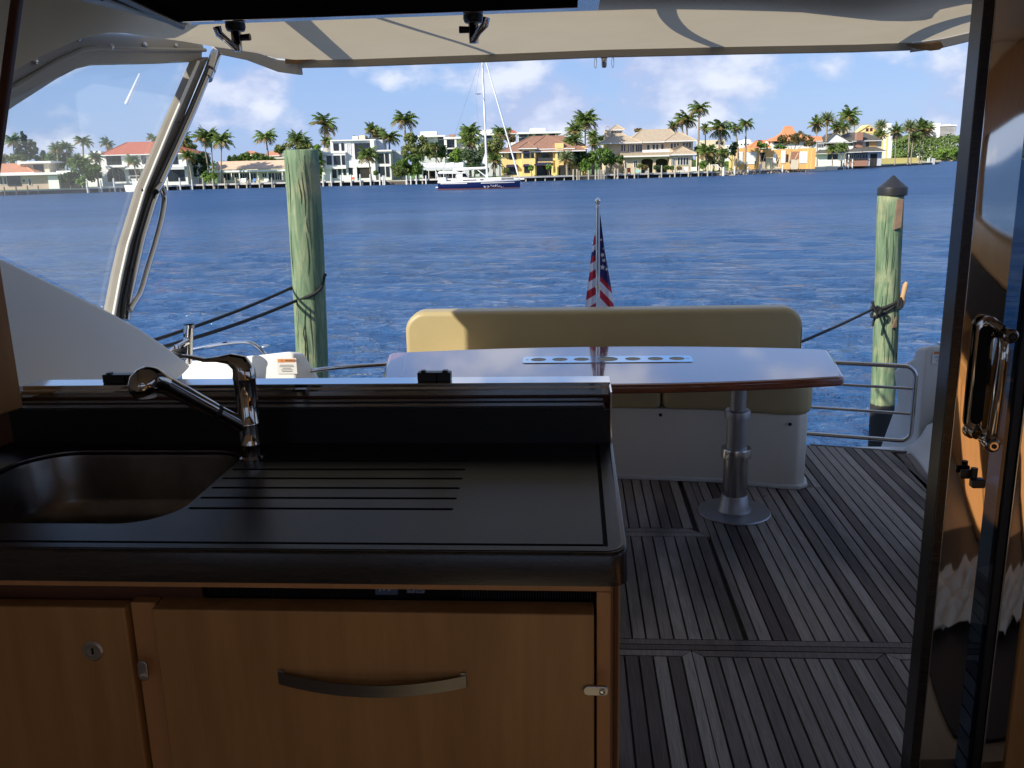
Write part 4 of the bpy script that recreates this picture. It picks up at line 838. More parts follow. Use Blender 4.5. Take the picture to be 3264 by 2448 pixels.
# snap fastener under the hem
hk = empty('hem_fastener', (.16, 5.0, 3.35), 'brown strap fastener with two wire loops hanging from the canopy hem', 'fastener')
h0 = ony(Hh(2048, 370), 5.03)
b = MB(); b.box(h0.x-.028, h0.x+.028, 5.03, 5.045, h0.z-.01, h0.z+.012); b.prism([(h0.x-.020, h0.z-.01), (h0.x+.020, h0.z-.01), (h0.x+.013, h0.z-.05), (h0.x-.013, h0.z-.05)], .012, 'y', 5.032); mk('strap', b, M['patch'], parent=hk, bevel=.003)
b = MB(); b.lathe([(.002, -.078), (.012, -.076), (.015, -.06), (.015, -.03), (.002, -.03)], (h0.x, 5.03, h0.z), n=14); mk('toggle', b, M['chrome_dk'], parent=hk, smooth=50)
for s_ in (-1, 1):
    b = MB(); x = h0.x+s_*.046
    b.tube([(x+.006*cos(a), 5.035, h0.z-.05+.028*sin(a)) for a in np.linspace(0, 2*pi, 14)], .0018, n=5); b.tube([(x, 5.035, h0.z-.022), (h0.x+s_*.02, 5.035, h0.z-.004)], .0018, n=5); mk('wire_loop', b, M['steel'], parent=hk)
# ---- what stands on the flybridge above the canvas and throws the shadows
ox, oy, hh_ = -.629*.13/.46, -.777*.13/.46, .13
def up(x, y, h=.13): return Vector((x-.766*h/.65, y-.643*h/.65, ZS+.015+h))
fb = MB(); pts = [up(x, y) for x, y in ((-2.3, 1.2), (2.6, 1.2), (2.6, 3.95), (1.50, 3.86), (1.445, 3.98), (1.475, 4.12), (1.505, 4.22), (1.495, 4.28), (1.43, 4.295), (1.30, 4.26), (.89, 3.98), (.215, 3.78), (-.9, 3.62), (-1.25, 3.35), (-1.56, 3.72), (-1.90, 4.18), (-2.3, 4.72))]
fb.add(pts+[p+Vector((0, 0, .04)) for p in pts], [tuple(range(17)), tuple(range(33, 16, -1))]+[(i, (i+1) % 17, (i+1) % 17+17, i+17) for i in range(17)])
fdk = solo('flybridge_deck', fb, M['gel'], 'white flybridge deck moulding above the canvas canopy', 'upper deck')
def shade_rail(pts, r, lab, h=.13, name='flybridge_rail'):
    b = MB(); b.tube(smooth_path([up(x, y, h) for x, y in pts], 2), r, n=8); solo(name, b, M['steel'], lab, 'rail', smooth=60)
shade_rail([(-1.05, 3.1), (-1.125, 3.67), (-1.20, 4.3), (-1.29, 5.1)], .034, 'thick rail over the canopy left of the middle, seen by its slanting shadow')
shade_rail([(.30, 3.3), (.345, 3.71), (.40, 4.10), (.52, 4.55), (.80, 5.15)], .028, 'curved rail over the middle of the canopy, seen by its bent shadow')
shade_rail([(-.84, 3.6), (-.44, 5.03), (-.40, 5.2)], .012, 'thin cable over the canopy, seen as a fine slanting shadow line')
shade_rail([(1.90, 3.9), (1.73, 4.26), (1.70, 4.6), (1.79, 5.25)], .045, 'broad rail over the right corner of the canopy, seen by its shadow')
b = MB(); b.add([(x, y, z) for x in (-2.32, -2.29) for y, z in ((1.2, 3.10), (3.425, 3.20), (3.425, 3.62), (1.2, 3.62))], [(0, 1, 2, 3), (7, 6, 5, 4), (0, 4, 5, 1), (1, 5, 6, 2), (2, 6, 7, 3), (3, 7, 4, 0)])
mk('sun_cut_panel', b, M['gel'], parent=fdk)  # unseen panel added to cut the sun patch on the backrest
# ================================================================== FLAG, PILINGS, ROPES
def flag_mat():
    m = bpy.data.materials.new('flag_cloth'); m.use_nodes = True; t = m.node_tree; b = t.nodes['Principled BSDF']; b.inputs['Roughness'].default_value = .75
    uv = nn(t, 'ShaderNodeUVMap'); sx = nn(t, 'ShaderNodeSeparateXYZ'); t.links.new(uv.outputs[0], sx.inputs[0])
    mu = nn(t, 'ShaderNodeMath', operation='MULTIPLY'); mu.inputs[1].default_value = 3.1; t.links.new(sx.outputs['Y'], mu.inputs[0])
    fr = nn(t, 'ShaderNodeMath', operation='FRACT'); t.links.new(mu.outputs[0], fr.inputs[0])
    gt = nn(t, 'ShaderNodeMath', operation='GREATER_THAN'); gt.inputs[1].default_value = .5; t.links.new(fr.outputs[0], gt.inputs[0])
    mx = nn(t, 'ShaderNodeMix', data_type='RGBA'); mx.inputs[6].default_value = (.50, .03, .045, 1); mx.inputs[7].default_value = (.70, .68, .70, 1); t.links.new(gt.outputs[0], mx.inputs[0])
    ca = nn(t, 'ShaderNodeMath', operation='LESS_THAN'); ca.inputs[1].default_value = .5; t.links.new(sx.outputs['X'], ca.inputs[0])
    m2 = nn(t, 'ShaderNodeMix', data_type='RGBA'); m2.inputs[7].default_value = (.035, .03, .13, 1); t.links.new(ca.outputs[0], m2.inputs[0]); t.links.new(mx.outputs[2], m2.inputs[6])
    t.links.new(m2.outputs[2], b.inputs['Base Color'])
    tr = nn(t, 'ShaderNodeBsdfTranslucent'); ms = nn(t, 'ShaderNodeMixShader'); ms.inputs[0].default_value = .3
    t.links.new(m2.outputs[2], tr.inputs[0]); o = t.nodes['Material Output']
    t.links.new(b.outputs[0], ms.inputs[1]); t.links.new(tr.outputs[0], ms.inputs[2]); t.links.new(ms.outputs[0], o.inputs['Surface']); return m
M['flag'] = flag_mat()
FY = 5.42
fp = empty('flag_pole', (.14, FY, 1.4), 'polished stainless flagstaff with ball finial standing behind the stern bench', 'flagpole')
pt = ony(Q(425, 240), FY); pb = ony(Q(428, 1560), FY); pb = pb+(pb-pt)*.9
b = MB(); b.tube([pb, pt], .0125, n=16); mk('staff', b, M['chrome'], parent=fp, smooth=60)
b = MB(); b.lathe([(.003, 0), (.0165, 0), (.0165, .005), (.011, .009), (.011, .022), (.0165, .028), (.0175, .038), (.013, .047), (.006, .052), (.004, .056), (.001, .058)], pt, n=20); mk('finial', b, M['chrome'], parent=fp, smooth=50)
pm = ony(Q(428, 1272), FY); b = MB(); b.lathe([(.012, -.006), (.018, -.004), (.018, .004), (.012, .006)], pm, n=16); mk('clip_ring', b, M['chrome'], parent=fp, smooth=50)
# flag hanging in folds behind the staff
lf = [(480, 400, 396), (680, 368, 394), (880, 340, 392), (1100, 318, 392), (1300, 290, 392), (1545, 262, 390), (1800, 236, 388)]
rf = [(340, 458, 452), (600, 492, 452), (790, 514, 452), (960, 545, 452), (1280, 600, 452), (1545, 636, 452), (1800, 660, 452)]
fl = empty('flag', (.14, FY+.06, 2.2), 'red white and blue striped flag with stars hanging in folds behind the staff', 'flag')
def flap(edge, side, seed):
    ny, nxx = 60, 26; vs = []; uvs = []
    def ex(y):
        for (y0, a0, _), (y1, a1, _) in zip(edge[:-1], edge[1:]):
            if y0 <= y <= y1: return a0+(a1-a0)*(y-y0)/(y1-y0)
        return edge[-1][1] if y > edge[0][0] else edge[0][1]
    y_0, y_1 = edge[0][0], edge[-1][0]
    for i in range(ny+1):
        y = y_0+(y_1-y_0)*i/ny; xe = ex(y); xc = 426
        for j in range(nxx+1):
            u = j/nxx; x = xc+(xe-xc)*u
            dep = FY+.03+.035*abs(sin(u*5.2+side+y*.001))*(.3+.7*i/ny)+.02*u
            p = ony(Q(x, y), dep); vs.append(p)
            hang = 1-(y-y_0)/(y_1-y_0)
            sl = .42*(y-900)/640
            if side < 0: s_ = (y+(x-330)*.62)/640*1.0; cmask = 0 if 0 else (0 if (y+(x-330)*.62) < 905-10 and (y+(x-330)*.62) > 835 else 1); 
            else: s_ = (y-(x-455)*1.05)/640*1.0; cmask = 0 if (y-(x-455)*1.05) < 1130 else 1
            uvs.append((cmask, s_*.95))
    f = [(a*(nxx+1)+c, a*(nxx+1)+c+1, (a+1)*(nxx+1)+c+1, (a+1)*(nxx+1)+c) for a in range(ny) for c in range(nxx)]
    me = bpy.data.meshes.new('flag_fold'); me.from_pydata([tuple(v) for v in vs], [], f); me.transform(root_matrix(fl).inverted())
    ul = me.uv_layers.new(name='UVMap'); li = np.zeros(len(me.loops), int); me.loops.foreach_get('vertex_index', li)
    ul.data.foreach_set('uv', np.array(uvs)[li].ravel()); me.materials.append(M['flag']); me.polygons.foreach_set('use_smooth', [True]*len(f))
    o = bpy.data.objects.new('flag_fold', me); C.objects.link(o); o.parent = fl; return o
o1 = flap(lf, -1, 1); o2 = flap(rf, 1, 2)
def star(cx_, cy_, r, par, rot=.2):
    pts = []
    for i in range(10):
        a = rot+pi*i/5; q = r if i % 2 == 0 else r*.42; pts.append(ony(Q(cx_+q*sin(a), cy_-q*cos(a)*1.05), FY+.024))
    m = MB(); m.add(pts+[p+Vector((0, -.002, 0)) for p in pts], [tuple(range(10)), tuple(range(19, 9, -1))]+[(i, (i+1) % 10, (i+1) % 10+10, i+10) for i in range(10)]); mk('star', m, M['stk'], parent=par)
star(487, 1018, 40, o2); star(540, 1045, 24, o2, .6); star(487, 860, 34, o2, .9); star(505, 930, 30, o2, .5); star(470, 665, 20, o2, .3); star(498, 780, 12, o2)

def pile_mat(name, stain):
    m = bpy.data.materials.new(name); m.use_nodes = True; t = m.node_tree; b = t.nodes['Principled BSDF']; b.inputs['Roughness'].default_value = .78; b.inputs['Specular IOR Level'].default_value = .25
    tc = nn(t, 'ShaderNodeTexCoord'); mp = nn(t, 'ShaderNodeMapping'); mp.inputs['Scale'].default_value = (9, 9, 1.1); t.links.new(tc.outputs['Object'], mp.inputs[0])
    n = nn(t, 'ShaderNodeTexNoise'); n.inputs['Scale'].default_value = 2.6; n.inputs['Detail'].default_value = 12; n.inputs['Roughness'].default_value = .7; n.inputs['Distortion'].default_value = .5; t.links.new(mp.outputs[0], n.inputs['Vector'])
    r = nn(t, 'ShaderNodeValToRGB'); e = r.color_ramp.elements; e[0].position = .3; e[0].color = (.06, .105, .06, 1); e[1].position = .72; e[1].color = (.33, .345, .20, 1)
    q = e.new(.5); q.color = (.145, .215, .125, 1); t.links.new(n.outputs['Fac'], r.inputs['Fac'])
    # pale bare wood patches
    n2 = nn(t, 'ShaderNodeTexNoise'); n2.inputs['Scale'].default_value = 3.2; n2.inputs['Detail'].default_value = 5; t.links.new(tc.outputs['Object'], n2.inputs['Vector'])
    r2 = nn(t, 'ShaderNodeValToRGB'); r2.color_ramp.elements[0].position = .55; r2.color_ramp.elements[1].position = .68; t.links.new(n2.outputs['Fac'], r2.inputs['Fac'])
    mx = nn(t, 'ShaderNodeMix', data_type='RGBA'); mx.inputs[7].default_value = (.42, .38, .21, 1); t.links.new(r.outputs[0], mx.inputs[6])
    mq = nn(t, 'ShaderNodeMath', operation='MULTIPLY'); mq.inputs[1].default_value = .55; t.links.new(r2.outputs[0], mq.inputs[0]); t.links.new(mq.outputs[0], mx.inputs[0])
    # tide mark: black wet band near the water, object z measured from the water
    sx = nn(t, 'ShaderNodeSeparateXYZ'); t.links.new(tc.outputs['Object'], sx.inputs[0])
    n3 = nn(t, 'ShaderNodeMath', operation='MULTIPLY_ADD'); n3.inputs[1].default_value = .03; t.links.new(n.outputs['Fac'], n3.inputs[0]); t.links.new(sx.outputs['Z'], n3.inputs[2])
    mr = nn(t, 'ShaderNodeMapRange'); mr.inputs[1].default_value = stain; mr.inputs[2].default_value = stain+.012; t.links.new(n3.outputs[0], mr.inputs[0])
    m3 = nn(t, 'ShaderNodeMix', data_type='RGBA'); m3.inputs[6].default_value = (.028, .028, .026, 1); t.links.new(mr.outputs[0], m3.inputs[0]); t.links.new(mx.outputs[2], m3.inputs[7])
    t.links.new(m3.outputs[2], b.inputs['Base Color'])
    bp = nn(t, 'ShaderNodeBump'); bp.inputs['Strength'].default_value = .7; bp.inputs['Distance'].default_value = .012; t.links.new(n.outputs['Fac'], bp.inputs['Height']); t.links.new(bp.outputs[0], b.inputs['Normal'])
    return m
M['crack'] = mat('dark_wood_crack', (.03, .04, .025), .9)
def piling(c, ztop, r0, r1, lean, stain, label, name='mooring_piling', seed=0):
    rg = random.Random(seed); root = empty(name, (c[0], c[1], 0), label, 'piling', 'wooden mooring pilings by the stern')
    n, k = 40, 44; vs = []
    ph = [rg.uniform(0, 6.3) for _ in range(6)]
    for i in range(k):
        z = -1.2+(ztop+1.2)*i/(k-1); r_ = r0+(r1-r0)*(z/ztop)
        for j in range(n):
            a = 2*pi*j/n; rr = r_*(1+.012*sin(3*a+ph[0]+z)+.012*sin(5*a+ph[1]-z*2)+.008*sin(13*a+ph[2]+z*.6)+.006*sin(z*7+ph[3]))
            vs.append((rr*cos(a)+lean[0]*z+.01*sin(z*1.6+ph[4]), rr*sin(a)+lean[1]*z, z))
    cm = MB(); rk = random.Random(seed+50)
    for q in range(26):
        a = rk.uniform(-2.6, -.5); z0 = rk.uniform(.9, ztop-.25); ln_ = rk.uniform(.10, .55); p_ = []
        for t_ in np.linspace(0, 1, 7):
            z = z0+ln_*t_; rr = (r0+(r1-r0)*(z/ztop))*1.002; aa = a+.05*sin(t_*5+q); p_.append((rr*cos(aa)+lean[0]*z+.01*sin(z*1.6+ph[4]), rr*sin(aa)+lean[1]*z, z))
        cm.tube(p_, [.0006, .002, .0028, .003, .0024, .0018, .0006], n=4)
    mk('drying_cracks', cm, M['crack'], parent=root, local=True, kind='stuff')
    rim = [(x*.93+lean[0]*ztop*.07, y*.93, z+.008) for x, y, z in vs[-n:]]
    vs += rim
    f = [(i*n+j, i*n+(j+1) % n, (i+1)*n+(j+1) % n, (i+1)*n+j) for i in range(k) for j in range(n)]+[tuple(k*n+j for j in range(n))]
    m = MB(); m.add(vs, f); o = mk('post', m, pile_mat('pile_wood_'+str(seed), stain), parent=root, local=True, smooth=60); return root
LP = ony(V(650, 325), 6.3)
lt_ = ony(V(612, 327), 6.3); rt_ = ony(V(686, 327), 6.3)
lcx = (lt_.x+rt_.x)/2; lbx = (ony(V(647, 818), 6.3).x+ony(V(706, 818), 6.3).x)/2
zl = lt_.z; zb_ = ony(V(675, 818), 6.3).z
lean = (lcx-lbx)/(zl-zb_)
r_top = (rt_.x-lt_.x)/2*.985
pl1 = piling((lcx-lean*zl, 6.3), zl, r_top*.92, r_top, (lean, 0), .35, 'thick green treated piling with flat sawn top left of the bench', seed=3)
rt0 = ony(I(1404, 1100), 7.8); rt1 = ony(I(1547, 1100), 7.8); rcx = (rt0.x+rt1.x)/2; rb0 = ony(N(408, 1035), 7.8); rb1 = ony(N(582, 1035), 7.8); rbx = (rb0.x+rb1.x)/2
zr = ony(I(1480, 1085), 7.8).z; zst = rb0.z
lr = (rcx-rbx)/(rt0.z-rb0.z); rr_ = (rt1.x-rt0.x)/2
pl2 = piling((rcx-lr*rt0.z, 7.8), zr, (rb1.x-rb0.x)/2, rr_, (lr, 0), zst+.012, 'slimmer pale green piling with black conical cap right of the stern gate', seed=8)
tpx = rcx+.0
M['capm'] = mat('black_pile_cap', (.018, .018, .018), .38, var=.2)
zc0 = ony(I(1480, 1088), 7.8).z; zc1 = ony(I(1480, 1052), 7.8).z; zc2 = ony(I(1484, 980), 7.8).z
b = MB(); b.lathe([(rr_*.9, -.01), (rr_*1.14, 0), (rr_*1.15, zc1-zc0), (rr_*1.13, zc1-zc0+.012), (rr_*.55, (zc2-zc0)*.72), (.012, zc2-zc0), (.002, zc2-zc0+.004)], (rcx, 7.8, zc0), n=40); mk('conical_cap', b, M['capm'], parent=pl2, smooth=30)
M['rawwood'] = mat('bare_timber', (.42, .26, .13), .7, var=.2, vs=6, stretch=(6, 6, 1)); M['brownwood'] = mat('brown_batten', (.17, .11, .07), .7, var=.25, vs=8)
q0 = ony(I(1535, 1110), 7.69); q1 = ony(I(1508, 1270), 7.68)
b = MB(); b.add([q0+Vector((-.045, 0, 0)), q0+Vector((.012, 0, 0)), q1+Vector((.03, 0, 0)), q1+Vector((-.03, 0, -.02)), q0+Vector((-.045, .08, 0)), q0+Vector((.012, .08, 0)), q1+Vector((.03, .08, 0)), q1+Vector((-.03, .08, -.02))], [(0, 3, 2, 1), (4, 5, 6, 7), (0, 1, 5, 4), (1, 2, 6, 5), (2, 3, 7, 6), (3, 0, 4, 7)])
mk('nailed_batten', b, M['brownwood'], parent=pl2, bevel=.004)
hkp = [ony(N(*q), 7.72) for q in ((622, 322), (648, 300), (660, 262), (655, 235), (668, 190), (678, 140), (688, 116))]
b = MB(); b.tube(hkp, [.012, .019, .021, .020, .021, .022, .013], n=12); mk('wooden_cleat', b, M['rawwood'], parent=pl2, smooth=60)
for px_, py_ in ((600, 430),):
    s_ = ony(N(px_, py_), 7.66); b = MB(); b.add([s_+Vector((-.02, 0, -.04)), s_+Vector((.02, .01, -.03)), s_+Vector((.012, .01, .05)), s_+Vector((-.02, .03, -.04)), s_+Vector((.02, .04, -.03)), s_+Vector((.012, .04, .05))], [(0, 1, 2), (5, 4, 3), (0, 3, 4, 1), (1, 4, 5, 2), (2, 5, 3, 0)]); mk('split_knot', b, M['brownwood'], parent=pl2)
# ---- ropes
def rope(name, pts, r, label, par=None, it=2):
    b = MB(); b.tube(smooth_path(pts, it), r, n=10)
    if par: return mk(name, b, M['rope'], parent=par, smooth=60)
    return solo(name, b, M['rope'], label, 'rope', smooth=60)
ra = ony(K(572, 262), 6.3); rb_ = ony(K(585, 455), 6.22)
ca = onx(J(1165, 1105), -2.2); cb_ = onx(J(1095, 1058), -2.25)
def sag(a, c, s, n=12): a = Vector(a); c = Vector(c); return [a+(c-a)*(i/n)+Vector((0, 0, -s*4*(i/n)*(1-i/n))) for i in range(n+1)]
ca2 = ca+(ca-rb_)*.12; cb2 = cb_+(cb_-ra)*.12
rope('mooring_line', sag(cb2, ra, .02), .0105, 'upper black mooring line from the green piling down to the port quarter')
rc_ = r_top*1.0; cxp = lcx-lean*(zl-ra.z)
loop = [Vector((cxp+rc_*1.09*cos(a), 6.3+rc_*1.09*sin(a), ra.z-.02+.10*(cos(a)*.5+.5)-(.0 if a > 0 else 0))) for a in np.linspace(pi, -.35, 14)]
e1 = ony(K(945, 240), 6.27); e2 = ony(K(925, 290), 6.2); e3 = ony(K(860, 350), 6.185); e4 = ony(K(735, 402), 6.18)
rope('mooring_line', sag(ca2, rb_, .02)+[e4, e3, e2, e1]+list(reversed(loop))[1:], .0115, 'lower black mooring line looped round the green piling', it=1)
# starboard rope
sa = ony(N(430, 322), 7.65); sb = ony(N(0, 512), 6.6); sc2 = sb+(sb-sa)*.6
rope('mooring_line', sag(sc2, sa, .01), .011, 'black mooring line from the capped piling to behind the bench')
zlp = sa.z; cx2 = rcx-lr*(rt0.z-zlp)
wr = empty('rope_hitch', (cx2, 7.8, zlp), 'black rope hitch wrapped round the capped piling below the wooden cleat', 'rope')
R2 = rr_*1.1
rope('turn', [Vector((cx2+R2*cos(a), 7.8+R2*sin(a), zlp+.03+.055*cos(a))) for a in np.linspace(0, 2*pi, 26)], .013, '', par=wr, it=0)
rope('turn', [Vector((cx2+R2*cos(a), 7.8+R2*sin(a), zlp-.0+.09*cos(a))) for a in np.linspace(0, 2*pi, 26)], .012, '', par=wr, it=0)
rope('hanging_end', [ony(N(*q), 7.62) for q in ((425, 265), (440, 300), (470, 345), (462, 370), (440, 400), (430, 450))], .010, '', par=wr)
rope('knot', [ony(N(*q), 7.61) for q in ((432, 262), (432, 290), (455, 340), (475, 365), (500, 320), (460, 300))], .012, '', par=wr)
rope('side_turn', [ony(N(*q), 7.66) for q in ((640, 235), (650, 260), (645, 300), (632, 325), (622, 300), (630, 250))], .013, '', par=wr)

# ================================================================== FAR SHORE
ZL = .85                                       # top of the seawall and gardens
SH = [(-900, 150), (0, 163), (359, 175), (620, 182), (1009, 184), (1391, 181), (1668, 184), (1900, 190), (2320, 200), (2535, 236), (2671, 262), (2723, 285), (2935, 368)]
def shoreD(px):
    if px <= SH[0][0]: return SH[0][1]
    for (a, d0), (b_, d1) in zip(SH[:-1], SH[1:]):
        if a <= px <= b_: return d0+(d1-d0)*(px-a)/(b_-a)
    return SH[-1][1]
def hz_y(px): return 534-.0235*(px-1632)
def atshore(px, dD=0, z=ZL):
    D = shoreD(px)+dD; p = ond((px, hz_y(px)), D); return Vector((p.x, p.y, z))
line = [atshore(px) for px in (-900, 0, 359, 620, 1009, 1391, 1668, 1900, 2320, 2535, 2671, 2723, 2935)]
M['lawn'] = mat('lawn_grass', (.10, .19, .035), .9, var=.3, vs=.6); M['concrete'] = mat('pale_seawall_concrete', (.42, .39, .33), .8, var=.15, vs=.7)
M['seawall'] = mat('shadow_dark_seawall', (.10, .085, .07), .85, var=.4, vs=.8, stretch=(1, 1, .3))  # seawall colour darkened to carry the shadow below the docks
back = [Vector((900, 1500, ZL)), Vector((-1500, 1500, ZL)), Vector((-1500, 150, ZL))]
tip = ond((2990, hz_y(2990)), 395); tip.z = ZL; tb_ = ond((2995, hz_y(2995)), 470); tb_.z = ZL; tb2 = ond((2700, hz_y(2700)), 640); tb2.z = ZL
land = line+[tip, tb_, tb2, Vector((tb2.x, 1500, ZL)), Vector((-1500, 1500, ZL)), Vector((-1500, 150, ZL))]
b = MB(); b.add([tuple(p) for p in land], [tuple(range(len(land)))])
struct('far_gardens', b, M['lawn'])
b = MB(); nl = len(line)+3; ll = land[:nl]
b.add([(p.x, p.y, ZL-.02) for p in ll]+[(p.x, p.y, -.8) for p in ll], [(i, i+1, nl+i+1, nl+i) for i in range(nl-1)]); struct('seawall', b, M['seawall'])
b = MB(); inn = [p+Vector((0, 1.2, 0)) for p in ll]; b.add([(p.x, p.y-.05, ZL+.004) for p in ll]+[(p.x, p.y, ZL+.004) for p in inn]+[(p.x, p.y-.05, ZL-.22) for p in ll], [(i, i+1, nl+i+1, nl+i) for i in range(nl-1)]+[(i, 2*nl+i, 2*nl+i+1, i+1) for i in range(nl-1)]); struct('seawall_cap', b, M['concrete'])
# far bank behind the canal mouth
fbk = [ond((px, hz_y(px)), D) for px, D in ((2700, 700), (2850, 680), (3000, 650), (3300, 620), (3900, 600))]
b = MB(); n = 5; b.add([(p.x, p.y, .9) for p in fbk]+[(p.x+40, p.y+900, .9) for p in fbk]+[(p.x, p.y, -1) for p in fbk], [(i, i+1, n+i+1, n+i) for i in range(n-1)]+[(i, 2*n+i, 2*n+i+1, i+1) for i in range(n-1)])
M['sand'] = mat('sandy_bank', (.36, .30, .2), .9, var=.2, vs=.1); struct('far_bank', b, M['sand'])

# ---- foliage
def leafmat(name, c1, c2, vs=.7):
    return mat(name, c1, .6, var=0, col2=c2, vs=vs, rnd=.12, trans=.25, spec=.25)
M['palm'] = leafmat('palm_fronds', (.075, .13, .026), (.20, .27, .075)); M['palm_dry'] = leafmat('dry_fronds', (.20, .14, .055), (.30, .23, .10))
M['palm_grey'] = leafmat('date_palm_fronds', (.14, .18, .08), (.28, .33, .16)); M['trunk'] = mat('palm_trunk', (.26, .22, .17), .85, var=.25, vs=3, stretch=(1, 1, 3))
M['leaf'] = leafmat('broad_leaves', (.055, .11, .018), (.15, .24, .05), .5); M['leaf_olive'] = leafmat('olive_leaves', (.10, .13, .03), (.23, .26, .08), .5)
M['leaf_bright'] = leafmat('bright_leaves', (.10, .20, .03), (.24, .36, .07), .6); M['leaf_dark'] = leafmat('dark_conifer_leaves', (.035, .07, .03), (.09, .14, .055), .5)
M['leaf_brown'] = leafmat('bronze_leaves', (.09, .085, .03), (.24, .17, .06), .6); M['bark'] = mat('grey_bark', (.17, .13, .10), .9, var=.25, vs=2)
M['mangrove'] = leafmat('mangrove_leaves', (.075, .13, .03), (.20, .29, .08), .06)
def frond(mb, base, az, el, Lf, droop, wid, rng, npair=13):
    d = Vector((cos(az)*cos(el), sin(az)*cos(el), sin(el))); side = Vector((-sin(az), cos(az), 0)); p = Vector(base); pts = []
    n = npair; e = el
    for i in range(n+1):
        pts.append(p.copy()); e -= droop/n*(.5+i/n); p = p+Vector((cos(az)*cos(e), sin(az)*cos(e), sin(e)))*Lf/n
    for i in range(n):
        a, c = pts[i], pts[i+1]; t = (i+.5)/n; w_ = wid*(sin(pi*min(1, t*1.05+.12))**.6)*rng.uniform(.75, 1.1)
        t_ = (c-a).normalized()
        for s in (-1, 1):
            q = side*s*w_+t_*w_*.55+Vector((0, 0, -w_*rng.uniform(.45, .95)))
            mb.add([a, c, c+q, a+q*.93+(a-c)*-.42], [(0, 1, 2, 3)])
    mb.tube([pts[0], pts[n//2], pts[-1]], [.05, .03, .01], n=3, cap=False)
def palm(fn, cx_, cy_, R, label, kind='coco', bx=None, dD=6, seed=0, D=None, dry=.26, group='palms on the far shore', zb=None, fr=None):
    """crown centre and frond reach are read off the photograph, the foot stands on the garden level"""
    rng = random.Random(seed*7+13); s = fn(cx_, cy_); D = D or shoreD(s[0])+dD
    top = ond(s, D); r_m = abs((ond(fn(cx_+R, cy_), D)-top).length)
    bs_ = fn(bx if bx is not None else cx_, cy_); bp_ = ond((bs_[0], hz_y(bs_[0])), D)
    foot = Vector((bp_.x, bp_.y, ZL if zb is None else zb)); 
    if bx is None: foot.x = top.x-(top.z-ZL)*rng.uniform(-.05, .05)
    top.z = max(top.z, foot.z+.8); Hh_ = top.z-foot.z
    root = empty('palm_tree', foot, label, 'palm', group)
    rad = .16 if kind != 'date' else .26
    mid = foot.lerp(top, .5); mid.x = foot.x+(top.x-foot.x)*.32
    tr = MB(); pts = [foot+Vector((0, 0, -.3)), foot.lerp(mid, .4), mid, mid.lerp(top, .55), top]
    if kind == 'date': tr.tube(pts, [rad*1.2, rad, rad*.95, rad, rad*1.5], n=9)
    elif kind == 'royal': tr.tube(pts, [rad*1.5, rad*1.3, rad*1.4, rad*1.2, rad*.8], n=9)
    else: tr.tube(pts, [rad*1.5, rad, rad*.9, rad*.8, rad*.9], n=8)
    mk('trunk', tr, M['trunk'], parent=root, smooth=60)
    cr_ = MB(); n = {'coco': 32, 'royal': 24, 'date': 54, 'fan': 38}[kind]
    wind = rng.uniform(-.55, .15)
    for i in range(n):
        az = 2*pi*(i*.618)+rng.uniform(-.2, .2); t = i/n
        if kind == 'date': el = 1.35-1.9*t; dr_ = .55; Lf = r_m*rng.uniform(1.0, 1.2)
        elif kind == 'royal': el = 1.3-1.25*t+wind*cos(az-1)*1.2; dr_ = 1.9; Lf = r_m*rng.uniform(1.35, 1.75)
        else: el = 1.35-1.75*t+wind*cos(az-1)*1.3; dr_ = 1.35; Lf = r_m*rng.uniform(1.15, 1.7)
        cr_.mi = 1 if (t > .74 and rng.random() < dry*3) else 0
        frond(cr_, top+Vector((0, 0, .1)), az, el, Lf, dr_*rng.uniform(.8, 1.15), r_m*(.32 if kind != 'date' else .16), rng, 9)
    cr_.mi = 0
    mk('crown', cr_, [M['palm_grey'] if kind == 'date' else M['palm'], M['palm_dry']], parent=root)
    if kind == 'royal' or fr:
        m = MB(); m.tube([top-Vector((0, 0, r_m*.35)), top], [rad*1.1, rad*.7], n=8); mk('crown_shaft', m, M['leaf_bright'], parent=root, smooth=60)
    return root
